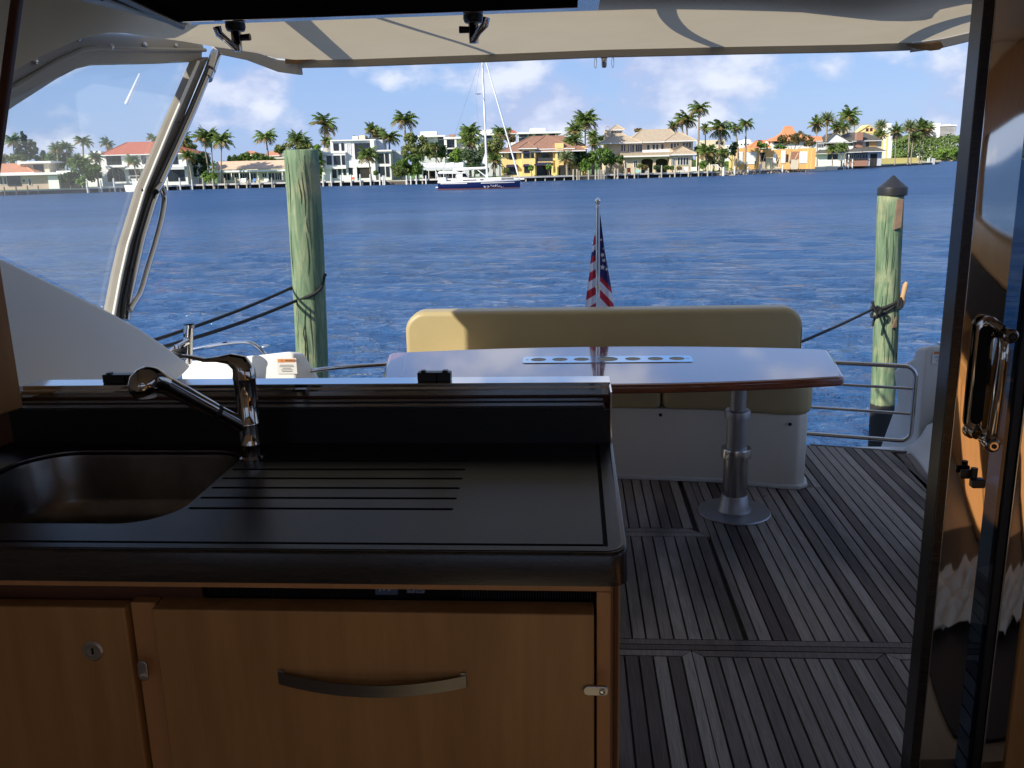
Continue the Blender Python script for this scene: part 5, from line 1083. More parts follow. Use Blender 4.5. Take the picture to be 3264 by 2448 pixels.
def tree(fn, blobs, label, m='leaf', dD=6, n=1500, sz=.36, seed=0, base=None, name='broadleaf_tree', cat='tree', D=None, dens=1.0, limbs=5):
    """blobs: list of (x, y, rx, ry) read in one frame; each becomes a lobe of leaf clumps"""
    rng = random.Random(seed*11+5); s = fn(blobs[0][0], blobs[0][1]); D = D or shoreD(s[0])+dD
    L_ = []
    for bx_, by_, rx, ry in blobs:
        c = ond(fn(bx_, by_), D); rx_ = (ond(fn(bx_+rx, by_), D)-c).length; rz_ = (ond(fn(bx_, by_-ry), D)-c).length; c = c+FH*rng.uniform(-.3, .5)*rx_; L_.append((c, rx_, rz_))
    bs_ = fn(base if base is not None else blobs[0][0], blobs[0][1]); bp_ = ond((bs_[0], hz_y(bs_[0])), D); foot = Vector((bp_.x, bp_.y, ZL))
    root = empty(name, foot, label, cat, 'trees and shrubs on the far shore')
    tr = MB(); r0 = .09+.02*L_[0][1]
    fork = foot.lerp(L_[0][0], .5)
    tr.tube([foot+Vector((0, 0, -.2)), foot.lerp(fork, .6)+Vector((.1, 0, 0)), fork], [r0*1.3, r0, r0*.9], n=7)
    for k in range(max(limbs, len(L_))):
        c, rx_, rz_ = L_[k % len(L_)]; e = c+Vector((rng.uniform(-.5, .5)*rx_, rng.uniform(-.5, .5)*rx_, rng.uniform(-.1, .5)*rz_)); tr.tube([fork, fork.lerp(e, .5)+Vector((0, 0, .1*rz_)), e], [r0*.7, r0*.4, r0*.12], n=5)
    mk('trunk', tr, M['bark'], parent=root, smooth=60)
    cr_ = MB(); vol = sum(a*a_z for _, a, a_z in L_)
    clumps = []
    for c, rx_, rz_ in L_:
        for _ in range(int(20*dens)+6):
            a = rng.uniform(0, 2*pi); u = rng.uniform(-.75, 1); q = sqrt(max(0, 1-u*u)); rr = rng.uniform(.55, 1.0)
            clumps.append((c+Vector((cos(a)*q*rx_*rr, sin(a)*q*rx_*rr, u*rz_*rr)), rng.uniform(.2, .38)*min(rx_, rz_)+.15))
    cnt = int(n*dens*1.35)
    for i in range(cnt):
        c, r_ = clumps[i % len(clumps)]
        v = Vector((rng.gauss(0, 1), rng.gauss(0, 1), rng.gauss(0, .8))); v.normalize(); p = c+v*r_*rng.uniform(.5, 1.05)
        nrm = (v+Vector((rng.gauss(0, .5), rng.gauss(0, .5), rng.gauss(.3, .5)))).normalized(); t_ = nrm.orthogonal().normalized(); t_.rotate(Matrix.Rotation(rng.uniform(0, 6.3), 3, nrm)); bb = nrm.cross(t_)
        s_ = sz*rng.uniform(.7, 1.5)
        cr_.add([p-t_*s_*.5, p+bb*s_*.32, p+t_*s_*.5, p-bb*s_*.32], [(0, 1, 2, 3)])
    mk('crown', cr_, M[m], parent=root); return root

# ---- houses: every piece has its own box, measured on upright planes
class House:
    def __init__(s, name, label, cat, fn, bx, dD=9, D=None, group=None):
        s.fn = fn; px = fn(bx, 0)[0]; s.D = D or shoreD(px)+dD; p = ond((px, hz_y(px)), s.D); s.root = empty(name, (p.x, p.y, ZL), label, cat, group, rz=YAW)
        s.o = Vector((p.x, p.y, 0))
    def xz(s, x, y, d=0, fn=None):
        p = ond((fn or s.fn)(x, y), s.D+d)-s.o; return p.dot(RH), p.z
    def rng(s, x0, y0, x1, y1, d=0, fn=None):
        ym = (y0+y1)/2; xm = (x0+x1)/2
        return s.xz(x0, ym, d, fn)[0], s.xz(x1, ym, d, fn)[0], s.xz(xm, y1, d, fn)[1], s.xz(xm, y0, d, fn)[1]
    def box(s, name, m, x0, y0, x1, y1, d0=0, d1=8, fn=None, ground=False, parent=None, mb=None, bevel=0):
        a, b_, z0, z1 = s.rng(x0, y0, x1, y1, d0, fn)
        if ground: z0 = ZL-.1
        b = mb or MB(); b.box(a, b_, d0, d1, z0-s.root.location.z, z1-s.root.location.z)
        if mb is None: return mk(name, b, m, parent=parent or s.root, local=True, bevel=bevel)
    def win(s, x0, y0, x1, y1, nx=1, ny=1, d=0, fn=None, fm=None, gm=None, name='window', arch=False):
        a, b_, z0, z1 = s.rng(x0, y0, x1, y1, d, fn); z0 -= s.root.location.z; z1 -= s.root.location.z; t = .07; fm = fm or M['winframe']
        f = MB()
        if arch:
            k = 10; hw = (b_-a)/2; cxm = (a+b_)/2; hz = min(hw, (z1-z0)*.5); arcs = [(cxm+hw*cos(q), z1-hz+hz*sin(q)) for q in np.linspace(0, pi, k)]
            f.prism([(a, z0)]+[(b_, z0)]+arcs, .05, 'y', d-.055)
            w_ = mk(name, f, gm or M['pane'], parent=s.root, local=True)
            for i in range(1, nx): g = MB(); xx = a+(b_-a)*i/nx; g.box(xx-.03, xx+.03, d-.08, d-.056, z0, z1-.05); mk('mullion', g, fm, parent=w_, local=True)
            return w_
        f.box(a-t, b_+t, d-.09, d-.01, z1, z1+t); f.box(a-t, b_+t, d-.11, d-.01, z0-t, z0); f.box(a-t, a, d-.09, d-.01, z0, z1); f.box(b_, b_+t, d-.09, d-.01, z0, z1)
        for i in range(1, nx): xx = a+(b_-a)*i/nx; f.box(xx-.035, xx+.035, d-.07, d-.012, z0, z1)
        for i in range(1, ny): zz_ = z0+(z1-z0)*i/ny; f.box(a, b_, d-.07, d-.013, zz_-.03, zz_+.03)
        w_ = mk(name, f, fm, parent=s.root, local=True); g = MB(); g.box(a, b_, d-.035, d-.005, z0, z1); mk('pane', g, gm or M['pane'], parent=w_, local=True); return w_
    def hip(s, m, x0, x1, ye, r0, r1, yr, d0=-.6, d1=10, fn=None, name='roof', th=.18):
        dm = (d0+d1)/2; a, ze = s.xz(x0, ye, d0, fn); b_, ze2 = s.xz(x1, ye, d0, fn); ze = (ze+ze2)/2; ra_, zr = s.xz(r0, yr, dm, fn); rb2, zr2 = s.xz(r1, yr, dm, fn); zr = (zr+zr2)/2
        o = s.root.location.z; ze -= o; zr -= o
        v = [(a, d0, ze), (b_, d0, ze), (b_, d1, ze), (a, d1, ze), (ra_, dm, zr), (rb2, dm, zr), (a, d0, ze-th), (b_, d0, ze-th), (b_, d1, ze-th), (a, d1, ze-th)]
        b = MB(); b.add(v, [(0, 1, 5, 4), (1, 2, 5), (2, 3, 4, 5), (3, 0, 4)]); r_ = mk(name, b, m, parent=s.root, local=True)
        b = MB(); b.box(a, b_, d0, d1, ze-th-.002, ze-.002); mk('eave', b, M['white'], parent=r_, local=True)
        b = MB()
        for p, q in ((0, 4), (1, 5), (4, 5)): b.tube([v[p], v[q]], .12, n=5)
        mk('ridge_cap', b, m, parent=r_, local=True); return r_
    def gable(s, m, wall, x0, x1, ye, xr, yr, d0=-.4, d1=10, fn=None):      # gable facing the water
        a, ze = s.xz(x0, ye, d0, fn); b_, z2 = s.xz(x1, ye, d0, fn); ze = (ze+z2)/2; c_, zr = s.xz(xr, yr, d0, fn); o = s.root.location.z; ze -= o; zr -= o
        b = MB(); t = .22; b.add([(a, d0, ze), (c_, d0, zr), (c_, d1, zr), (a, d1, ze), (a, d0, ze-t), (c_, d0, zr-t), (c_, d1, zr-t), (a, d1, ze-t)], [(0, 1, 2, 3), (4, 7, 6, 5), (0, 4, 5, 1), (3, 2, 6, 7), (0, 3, 7, 4)])
        b.add([(b_, d0, ze), (c_, d0, zr), (c_, d1, zr), (b_, d1, ze), (b_, d0, ze-t), (c_, d0, zr-t), (c_, d1, zr-t), (b_, d1, ze-t)], [(0, 3, 2, 1), (4, 5, 6, 7), (0, 1, 5, 4), (3, 7, 6, 2), (0, 4, 7, 3)])
        r_ = mk('roof', b, m, parent=s.root, local=True)
        b = MB(); b.add([(a, d0+.3, ze-t), (b_, d0+.3, ze-t), (c_, d0+.3, zr-t)], [(0, 1, 2)]); mk('gable_wall', b, wall, parent=s.root, local=True); return r_
    def slab(s, m, x0, y0, x1, y1, d0=-1.2, d1=9, fn=None, name='roof_slab'): return s.box(name, m, x0, y0, x1, y1, d0, d1, fn)
    def post(s, m, x, y0, y1, r=.1, d=-1, fn=None, name='column'):
        a, z1 = s.xz(x, y0, d, fn); _, z0 = s.xz(x, y1, d, fn); o = s.root.location.z; b = MB(); b.box(a-r, a+r, d-r, d+r, z0-o, z1-o); return mk(name, b, m, parent=s.root, local=True)
M['white'] = mat('white_stucco', (.80, .79, .76), .7, var=.03, vs=.6); M['winframe'] = mat('white_window_frame', (.72, .71, .69), .5, var=.03)
M['darkframe'] = mat('dark_window_frame', (.05, .05, .055), .4); M['salmon'] = mat('salmon_roof_tiles', (.50, .22, .12), .8, var=.12, vs=1.2); M['redtile'] = mat('red_roof_tiles', (.42, .115, .06), .8, var=.12, vs=1.2)
M['pinkwall'] = mat('pink_beige_stucco', (.50, .37, .29), .8, var=.05); M['peach'] = mat('peach_shingle_roof', (.62, .44, .30), .85, var=.07, vs=1); M['cream'] = mat('cream_stucco', (.66, .58, .42), .8, var=.04)
M['yellow'] = mat('yellow_stucco', (.82, .60, .24), .8, var=.05, vs=.5); M['paleyellow'] = mat('pale_yellow_stucco', (.78, .62, .24), .8, var=.04); M['browntile'] = mat('brown_barrel_tiles', (.27, .145, .095), .8, var=.18, vs=2.5)
M['navy'] = mat('navy_awning', (.018, .018, .055), .7); M['beige'] = mat('beige_stucco', (.62, .50, .35), .8, var=.04, vs=.5); M['beigetile'] = mat('sand_roof_tiles', (.42, .335, .235), .8, var=.12, vs=1.5)
M['darkshingle'] = mat('dark_shingle_roof', (.095, .088, .075), .85, var=.15, vs=1); M['orangewall'] = mat('orange_stucco', (.78, .44, .15), .8, var=.08, vs=.4); M['brick'] = mat('pink_brick', (.36, .19, .13), .85, var=.2, vs=5)
M['greyroof'] = mat('grey_blue_metal_roof', (.30, .34, .37), .45, var=.05); M['shade'] = mat('painted_shade_and_black', (.03, .027, .025), .9, var=.4, vs=1); M['greywall'] = mat('pale_grey_stucco', (.55, .57, .58), .75, var=.03)  # near-black 'shade' colour stands for shade in recesses, also used for dark fittings
M['tentcanvas'] = mat('white_tent_canvas', (.80, .80, .80), .8, var=.03, trans=.2); M['rubble'] = mat('rubble_stone', (.33, .28, .21), .95, var=.35, vs=1.2, bump=.6, bs=3)

# 1 salmon ranch at the far left
h = House('ranch_house', 'low pink ranch house with salmon tiled roof at the far left shore', 'house', A, 300, dD=10)
h.box('wall', M['pinkwall'], -400, 640, 690, 780, 0, 8, ground=True); h.slab(M['white'], -400, 612, 765, 640, -1.5, 8.5); h.hip(M['salmon'], -500, 395, 612, -400, 250, 515, -.8, 9)
h.box('upper_wall', M['cream'], 235, 505, 560, 612, 2.5, 9); h.slab(M['white'], 205, 478, 575, 503, 1.5, 10, name='flat_roof'); h.win(390, 520, 495, 600, 2, 1, 2.5, fm=M['darkframe']); h.box('chimney', M['cream'], 195, 470, 235, 520, 2, 3.2)
h.win(90, 648, 235, 755, 1, 1, name='patio_door', fm=M['darkframe']); h.win(0, 655, 30, 740); h.win(45, 655, 75, 740); h.win(327, 675, 355, 750, name='door'); h.win(255, 680, 290, 720); h.box('garage_wall', M['white'], 548, 640, 668, 770, -.6, 0, ground=True)
b = MB(); h.box('', None, 640, 585, 900, 612, 1, 7, mb=b); mk('side_roof', b, M['white'], parent=h.root, local=True)
# 2 white Mediterranean villa
h = House('white_villa', 'two storey white villa with red hipped roof and arched openings', 'house', A, 1500, dD=11)
h.box('wall', M['white'], 1145, 395, 2125, 730, 0, 11, ground=True); h.hip(M['redtile'], 1125, 2180, 395, 1440, 1840, 262, -1, 12); h.slab(M['white'], 1200, 532, 1420, 548, -1.6, 0, name='balcony_slab'); h.slab(M['white'], 1420, 545, 1720, 565, -1.4, 0, name='balcony_slab')
h.win(1215, 418, 1375, 515, 3, 1, fm=M['darkframe']); h.win(1610, 412, 1665, 510, 1, 1); h.win(1690, 412, 1745, 510); h.win(1965, 412, 2020, 508, 1, 1, fm=M['darkframe']); h.win(1450, 420, 1560, 510, 2, 1)
h.win(1218, 552, 1422, 708, 3, arch=True, name='arched_opening'); h.win(1475, 575, 1590, 665, 2, 1, fm=M['darkframe']); h.win(1618, 575, 1680, 690, 1, arch=True, name='arched_opening'); h.win(1705, 580, 1760, 690, arch=True, name='arched_opening'); h.win(1910, 578, 2098, 700, 3, 1, fm=M['darkframe'], name='patio_door'); h.box('awning', M['greywall'], 1905, 535, 2095, 572, -1.4, 0); h.win(1120, 600, 1165, 670)
h.box('balustrade', M['white'], 1200, 708, 1740, 728, -3.2, -3.0, ground=False)
# white building piece behind
h = House('white_annex', 'white flat roofed house part showing between palms left of the red roof', 'house', A, 1000, dD=26); h.box('wall', M['white'], 900, 400, 1140, 640, 0, 6, ground=True); h.slab(M['white'], 1060, 365, 1145, 400, 1, 5, name='parapet'); h.win(960, 440, 1010, 480)
# 3 long beige ranch
h = House('long_ranch_house', 'long single storey cream ranch house with peach roof left of the green piling', 'house', B, 760, dD=10)
h.box('wall', M['cream'], 395, 690, 1235, 810, 0, 8, ground=True); h.slab(M['white'], 365, 684, 1245, 706, -1.3, 8.5)
a, z0 = h.xz(370, 684, -1.3); b2, _ = h.xz(1245, 684, -1.3); c_, z1 = h.xz(408, 588, 3.5); o_ = h.root.location.z
b = MB(); b.add([(a, -1.3, z0-o_+.01), (b2, -1.3, z0-o_+.01), (b2, 3.5, z1-o_), (c_, 3.5, z1-o_), (a, 8.6, z0-o_+.01), (b2, 8.6, z0-o_+.01)], [(0, 1, 2, 3), (3, 2, 5, 4), (0, 3, 4), (1, 5, 2)]); mk('roof', b, M['peach'], parent=h.root, local=True)
for q in ((475, 725, 585, 800, 3), (602, 725, 645, 770, 2), (665, 722, 768, 796, 4), (775, 722, 845, 796, 2), (915, 722, 962, 766, 2), (985, 720, 1052, 796, 2), (1062, 720, 1130, 796, 3)): h.win(*q[:4], q[4], 1)
for x in (440, 560, 650, 770, 860, 975, 1140): h.post(M['white'], x, 706, 800, .08, -1.1)
# 3b small tiled roofs behind
h = House('distant_house', 'small orange hipped roof showing over green trees left of the thick piling', 'house', B, 780, dD=60); h.box('wall', M['cream'], 720, 515, 850, 600, 0, 10, ground=True); h.hip(M['salmon'], 700, 865, 515, 750, 815, 472, -.8, 11)
h = House('distant_house', 'pale house with two hipped roofs half hidden beside the thick piling top', 'house', B, 1040, dD=45); h.box('wall', M['cream'], 1000, 540, 1200, 640, 0, 10, ground=True); h.hip(M['salmon'], 945, 1110, 520, 985, 1060, 476, 0, 8); h.hip(M['beigetile'], 990, 1220, 545, 1050, 1180, 505, -.8, 11)
# 4 white modernist house
h = House('modern_white_house', 'three storey white cubist house with tall dark glazing right of the thick piling', 'house', B, 1900, dD=9)
h.box('main_block', M['white'], 1700, 350, 2175, 800, 0, 9, ground=True); h.box('low_wing', M['white'], 1590, 490, 1700, 800, -.4, 8, ground=True); h.slab(M['white'], 1575, 478, 1860, 494, -.9, -.002, name='terrace_slab'); h.box('terrace_parapet', M['white'], 1580, 430, 1605, 480, -.6, 6); h.box('terrace_parapet', M['white'], 1605, 436, 1700, 478, 5, 6)
h.slab(M['white'], 1685, 338, 2200, 352, -.5, 9.3); h.box('middle_wall', M['white'], 1600, 494, 1862, 672, -.8, -.002)
for q in ((1725, 385, 1780, 462, 2, 2), (1815, 383, 1840, 462, 1, 2)): h.win(*q, fm=M['darkframe'])
for q in ((1650, 525, 1700, 622, 2, 2), (1730, 523, 1795, 622, 2, 2), (1820, 520, 1850, 620, 1, 2)): h.win(*q, d=-.8, fm=M['darkframe'])
for q in ((1690, 682, 1756, 772, 1, 1), (1780, 668, 1806, 736, 1, 1), (1836, 666, 1862, 736, 1, 1)): h.win(*q, d=-.0, fm=M['darkframe'])
h.win(1880, 385, 1922, 572, 1, 3, fm=M['white'], gm=M['greywall']); h.win(1898, 662, 1938, 736, 1, 1, fm=M['darkframe']); h.win(1968, 382, 2150, 555, 4, 3, d=0, fm=M['darkframe'], name='tall_glazing')
h.box('carport_shade', M['shade'], 1992, 660, 2150, 775, -.06, -.004); h.box('pier', M['white'], 1955, 640, 1990, 800, -.5, -.002, ground=True); h.box('string_course', M['white'], 1862, 575, 2175, 655, -.35, -.003); h.box('pillar', M['white'], 2150, 345, 2195, 800, -.6, 9, ground=True)  # dark sheet on the wall stands for the shade inside the carport
h.box('side_wing', M['white'], 160, 470, 345, 800, 0, 7, fn=Cz, ground=True); h.slab(M['white'], 160, 455, 350, 474, -.5, 7, fn=Cz); h.box('upper_side', M['greywall'], 150, 340, 250, 460, 3, 9, fn=Cz); h.box('rear_block', M['greywall'], 345, 472, 462, 800, 4, 12, fn=Cz, ground=True)
for q in ((195, 500, 258, 605, 1, 1), (280, 498, 314, 604, 1, 1), (205, 648, 266, 755, 1, 1), (290, 648, 322, 757, 1, 1)): h.win(*q, fn=Cz, fm=M['darkframe'])
h.box('dormer', M['white'], 1940, 300, 1995, 338, 2, 5); h.box('dormer', M['cream'], 2015, 290, 2080, 338, 2, 6); h.box('roof_terrace', M['darkframe'], 2090, 318, 2250, 332, 3, 7); h.box('umbrella_stand', M['darkframe'], 1945, 292, 1965, 300, 2, 3)
# 5 white apartment row behind
h = House('white_apartments', 'row of white modern flat roofed apartments behind the trees and sailboat', 'apartment building', Cz, 900, dD=48)
h.box('wall', M['greywall'], 660, 305, 960, 800, 0, 12, ground=True); h.box('wall', M['greywall'], 960, 325, 1345, 800, -1, 12, ground=True); h.slab(M['white'], 640, 290, 960, 308, -1.6, 12); h.box('penthouse', M['white'], 675, 247, 862, 292, 2, 9); h.slab(M['white'], 940, 305, 1350, 328, -2.2, 12)
h.win(885, 345, 950, 435, 2, 1, d=-.0, fm=M['darkframe']); h.win(985, 345, 1065, 432, 2, 1, d=-1, fm=M['darkframe']); h.slab(M['white'], 870, 432, 1110, 446, -3, -1, name='balcony_slab'); h.win(885, 455, 950, 540, 2, 1, fm=M['darkframe']); h.win(985, 455, 1065, 540, 2, 1, d=-1, fm=M['darkframe']); h.slab(M['white'], 870, 540, 1110, 552, -3, -1, name='balcony_slab'); h.box('pier', M['white'], 952, 330, 980, 600, -2, -1); h.box('pier', M['white'], 1070, 330, 1092, 600, -2, -1)
h.win(700, 312, 755, 335, 2, 1); h.win(705, 350, 760, 400, 2, 1, fm=M['darkframe']); h.win(880, 308, 950, 328, 2, 1, fm=M['darkframe'])
h.box('wall', M['greywall'], 1345, 290, 1600, 800, 0, 12, ground=True); h.box('penthouse', M['white'], 1345, 228, 1490, 280, 1, 9); h.slab(M['white'], 1320, 268, 1560, 290, -1.5, 12); h.win(1400, 295, 1490, 320, 3, 1, fm=M['darkframe']); h.box('pier', M['white'], 1350, 290, 1395, 420, -1, 0)
h.box('planter_box', M['brick'], 1000, 280, 1070, 305, 0, 3)
h = House('white_apartments', 'white flat roofed apartment block rising behind the yellow villa roof', 'apartment building', Cz, 2000, dD=48)
h.box('wall', M['greywall'], 1795, 268, 2212, 700, 0, 12, ground=True); h.slab(M['white'], 1780, 250, 2290, 270, -1.8, 12); h.box('penthouse', M['white'], 1930, 208, 2098, 250, 1, 9); h.win(1800, 278, 1890, 304, 3, 1, fm=M['darkframe']); h.win(1915, 276, 1945, 300, fm=M['darkframe']); h.win(1990, 272, 2062, 298, 2, 1, fm=M['darkframe']); h.win(1800, 320, 1895, 360, 2, 1, fm=M['darkframe']); h.win(2150, 268, 2210, 290, 2, 1, fm=M['darkframe'])
h.box('corner_post', M['darkframe'], 2225, 272, 2240, 330, -1, -.6)
h = House('distant_house', 'red hipped roof peeping above trees right of the sailboat forestay', 'house', Cz, 1700, dD=75); h.box('wall', M['white'], 1660, 265, 1760, 500, 0, 8, ground=True); h.hip(M['redtile'], 1650, 1780, 265, 1690, 1740, 236, -.6, 9)
# boathouse tent
h = House('white_marquee', 'long low white canvas awning over boats behind the sailboat', 'awning', Cz, 930, dD=4)
b = MB()
for i in range(9):
    xa_ = 700+i*52; a, z1 = h.xz(xa_, 598+(6 if i % 2 else 0), 2.5); b2, _ = h.xz(xa_+52, 598, 2.5); _, z0 = h.xz(xa_, 655, 0); o_ = h.root.location.z
    b.add([(a, 0, z0-o_), (b2, 0, z0-o_), (b2, 2.5, z1-o_), (a, 2.5, z1-o_), (b2, 5, z0-o_), (a, 5, z0-o_)], [(0, 1, 2, 3), (3, 2, 4, 5)])
mk('canvas_top', b, M['tentcanvas'], parent=h.root, local=True); h.box('valance', M['greywall'], 700, 655, 1168, 680, -.02, .05)
for x in (702, 770, 850, 940, 1040, 1160): h.post(M['white'], x, 670, 800, .06, .1)
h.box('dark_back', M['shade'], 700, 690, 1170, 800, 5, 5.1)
# 6 yellow villa
h = House('yellow_villa', 'yellow two storey villa with brown tiled roof and navy awnings', 'house', Cz, 1900, dD=9)
h.box('wall', M['yellow'], 1600, 460, 2000, 800, 0, 11, ground=True); h.box('wall', M['yellow'], 2185, 460, 2262, 800, 0, 11, ground=True); h.box('bay', M['yellow'], 1830, 440, 1985, 800, -1.0, 0, ground=True)
h.box('balcony_back', M['cream'], 2000, 460, 2185, 800, 2.5, 11, ground=True); h.box('lintel', M['yellow'], 2000, 445, 2185, 472, 0, 2.5); h.slab(M['yellow'], 2000, 588, 2185, 604, -.6, 2.5, name='balcony_slab')
h.win(2055, 480, 2150, 575, 2, arch=True, d=2.5, name='arched_opening'); h.box('railing', M['darkframe'], 2000, 545, 2185, 588, -.55, -.5, mb=None)
h.win(1995+10, 640, 2170, 742, 3, 1, d=2.5, fm=M['darkframe'], name='patio_door')
h.hip(M['browntile'], 1572, 2560, 470, 1930, 2300, 300, -1.2, 13); h.hip(M['browntile'], 1790, 2005, 436, 1895, 1900, 364, -1.8, 3); h.hip(M['browntile'], 1900, 2440, 440, 2105, 2115, 288, -.8, 9)
for q in ((1690, 485, 1765, 560, 2), (1850, 485, 1915, 545, 2)): h.win(*q[:4], q[4], 1, d=0 if q[0] < 1800 else -1, fm=M['darkframe'])
h.win(1938, 478, 1970, 548, 1, arch=True, d=-1); h.win(1612, 490, 1628, 545); h.win(1815, 490, 1828, 545); h.win(1665, 645, 1770, 735, 3, 1, name='patio_door', fm=M['darkframe']); h.win(1860, 640, 1915, 712, 2, 1, d=-1, fm=M['darkframe'])
def awn(x0, x1, y0, y1, d):
    a, b_, z0, z1 = h.rng(x0, y0, x1, y1, d); o_ = h.root.location.z; z0 -= o_; z1 -= o_
    b = MB(); b.add([(a, d-.9, z0), (b_, d-.9, z0), (b_-.2, d, z1), (a+.2, d, z1), (a, d, z0), (b_, d, z0)], [(0, 1, 2, 3), (0, 3, 4), (1, 5, 2), (0, 4, 5, 1)]); mk('awning', b, M['navy'], parent=h.root, local=True)
for q in ((1678, 1768, 470, 500, 0), (1842, 1920, 468, 498, -1), (1648, 1792, 622, 650, 0), (1842, 1922, 616, 642, -1), (1968, 2172, 598, 630, -.6)): awn(*q)
h.box('right_bay', M['yellow'], 250, 485, 345, 800, -.8, 3, fn=Dz, ground=True); h.box('right_wing', M['yellow'], 345, 520, 610, 800, 2, 11, fn=Dz, ground=True); h.hip(M['browntile'], 300, 630, 545, 380, 540, 500, 1.2, 11, fn=Dz)
for x in (10, 215, 262): h.post(M['paleyellow'], x, 740, 850, .18, -1.2, fn=Dz)
for q in ((275, 575, 300, 660, 1, 1), (570, 570, 605, 610, 2, 1)): h.win(*q, d=-.8 if q[0] < 400 else 2, fn=Dz)
h.box('terrace_shade', M['shade'], 290, 735, 420, 850, -.9, -.85, fn=Dz, ground=True)
# 7 beige mansion
h = House('beige_mansion', 'wide beige two storey mansion with sand tiled hipped roofs and square tower', 'house', Dz, 1350, dD=10)
h.box('upper_wall', M['beige'], 840, 478, 1815, 600, 1.2, 12, ground=True); h.box('lower_wall', M['beige'], 1035, 640, 1228, 800, -1, 1.2, ground=True); h.box('lower_wall', M['beige'], 1545, 635, 1800, 800, -1.6, 1.2, ground=True)
h.box('pier', M['beige'], 1362, 640, 1392, 800, -1, -.4, ground=True); h.box('lintel', M['beige'], 1228, 632, 1545, 662, -1, -.4)
h.box('loggia_back', M['shade'], 1229, 662, 1544, 800, 1.0, 1.15, ground=True)  # back of the arches coloured near-black as shade
h.hip(M['beigetile'], 1080, 1700, 470, 1225, 1560, 333, 0, 14); h.hip(M['beigetile'], 752, 1240, 482, 960, 985, 366, -.6, 9); h.hip(M['beigetile'], 1490, 1862, 458, 1640, 1655, 358, -.6, 9)
h.box('chimney', M['beige'], 812, 335, 872, 480, 2, 3.6); h.box('tower', M['beige'], 875, 330, 1012, 480, 4, 8); h.hip(M['beigetile'], 868, 1042, 332, 940, 950, 278, 3.4, 8.6)
for x in (895, 925, 950, 980): h.win(x, 355, x+16, 372, d=4)
a, z0 = h.xz(845, 318, 2.8); b = MB(); o_ = h.root.location.z; b.tube([(a+.42*cos(q), 2.8, z0-o_+.42*sin(q)) for q in np.linspace(0, 2*pi, 14)], .06, n=5); mk('chimney_ornament', b, M['brick'], parent=h.root, local=True)
for q in ((1000, 505, 1018, 580), (1030, 505, 1047, 580), (1074, 502, 1086, 590), (1103, 502, 1146, 590), (1165, 502, 1235, 585), (1293, 505, 1322, 562), (1355, 500, 1382, 560), (1396, 500, 1422, 580), (1453, 498, 1482, 555), (1560, 488, 1586, 546), (1598, 487, 1620, 532), (1634, 486, 1655, 515), (1700, 484, 1722, 514), (1738, 482, 1756, 526), (1770, 480, 1790, 540)): h.win(*q, 1 if q[2]-q[0] < 35 else 3, 1, d=1.2)
a_ = dict(d=-1)
h.slab(M['beigetile'], 1000, 590, 1860, 628, -2, 1.2, name='porch_roof'); h.slab(M['white'], 1000, 624, 1860, 638, -2.2, 1.1, name='porch_fascia'); h.hip(M['beigetile'], 1545, 1860, 612, 1685, 1700, 530, -2.6, 2.5)
h.box('terrace_rail', M['winframe'], 1240, 560, 1550, 590, -1.0, -.95)
for q in ((1570, 656, 1584, 735, 1), (1590, 656, 1606, 735, 1), (1642, 650, 1664, 732, 1), (1674, 650, 1698, 732, 1), (1706, 650, 1730, 732, 1), (1738, 650, 1762, 732, 1), (1040, 690, 1054, 770, 1), (1145, 690, 1180, 760, 2)): h.win(*q, 1, d=-1.6 if q[0] > 1500 else -1)
for x0, x1 in ((1228, 1362), (1392, 1528)):
    a, b_, z0, z1 = h.rng(x0, 640, x1, 662, -1); o_ = h.root.location.z; z0 -= o_; z1 -= o_; hw = (b_-a)/2; k = 10
    pts = [((a+b_)/2+hw*cos(q), z0-.55+.55*sin(q)) for q in np.linspace(0, pi, k)]
    m = MB(); m.prism([(b_, z0+.02), (a, z0+.02)]+[(a, z0-.55)]+[p for p in reversed(pts)][1:-1]+[(b_, z0-.55)], .5, 'y', -1); mk('arch', m, M['beige'], parent=h.root, local=True)
# 8 ruined orange house, and the red roofed pagoda house behind
h = House('gutted_house', 'roofless orange walled house under demolition with white boarded openings', 'house', E, 1000, dD=8)
h.box('wall', M['orangewall'], 470, 745, 840, 1010, 0, 5, ground=True); h.box('parapet', M['orangewall'], 840, 780, 940, 815, 0, .5); h.box('wall', M['orangewall'], 1170, 762, 1330, 1010, 0, .5, ground=True); h.box('wall', M['orangewall'], 1330, 762, 1470, 802, 0, .5); h.box('wall', M['orangewall'], 1470, 755, 1600, 1010, 0, .5, ground=True); h.box('wall', M['orangewall'], 1600, 745, 1720, 1010, -.5, 7, ground=True)
h.box('wall', M['orangewall'], 940, 775, 1165, 895, .2, .7); h.box('low_wall', M['paleyellow'], 370, 860, 475, 1010, .5, 1, ground=True); h.box('low_wall', M['cream'], 1340, 925, 1450, 1010, -.1, .4, ground=True); h.box('low_wall', M['cream'], 940, 900, 1165, 1010, .5, 1, ground=True)
for q in ((485, 805, 578, 1000), (632, 812, 792, 1000), (1180, 785, 1248, 985), (1468, 800, 1588, 985), (1052, 830, 1098, 985)): h.box('white_board', M['white'], *q, -.12, -.01)
h.box('doorway_shade', M['shade'], 1258, 845, 1290, 965, -.08, -.01); h.box('opening', M['shade'], 850, 815, 935, 960, .6, .7); h.box('opening', M['shade'], 1110, 890, 1135, 985, .4, .48); h.box('pier', M['orangewall'], 1660, 770, 1720, 1010, -.9, -.51, ground=True); h.box('inner_wall', M['brick'], 1340, 802, 1460, 925, 3, 3.3)  # near-black sheets paint the shade inside the gaps
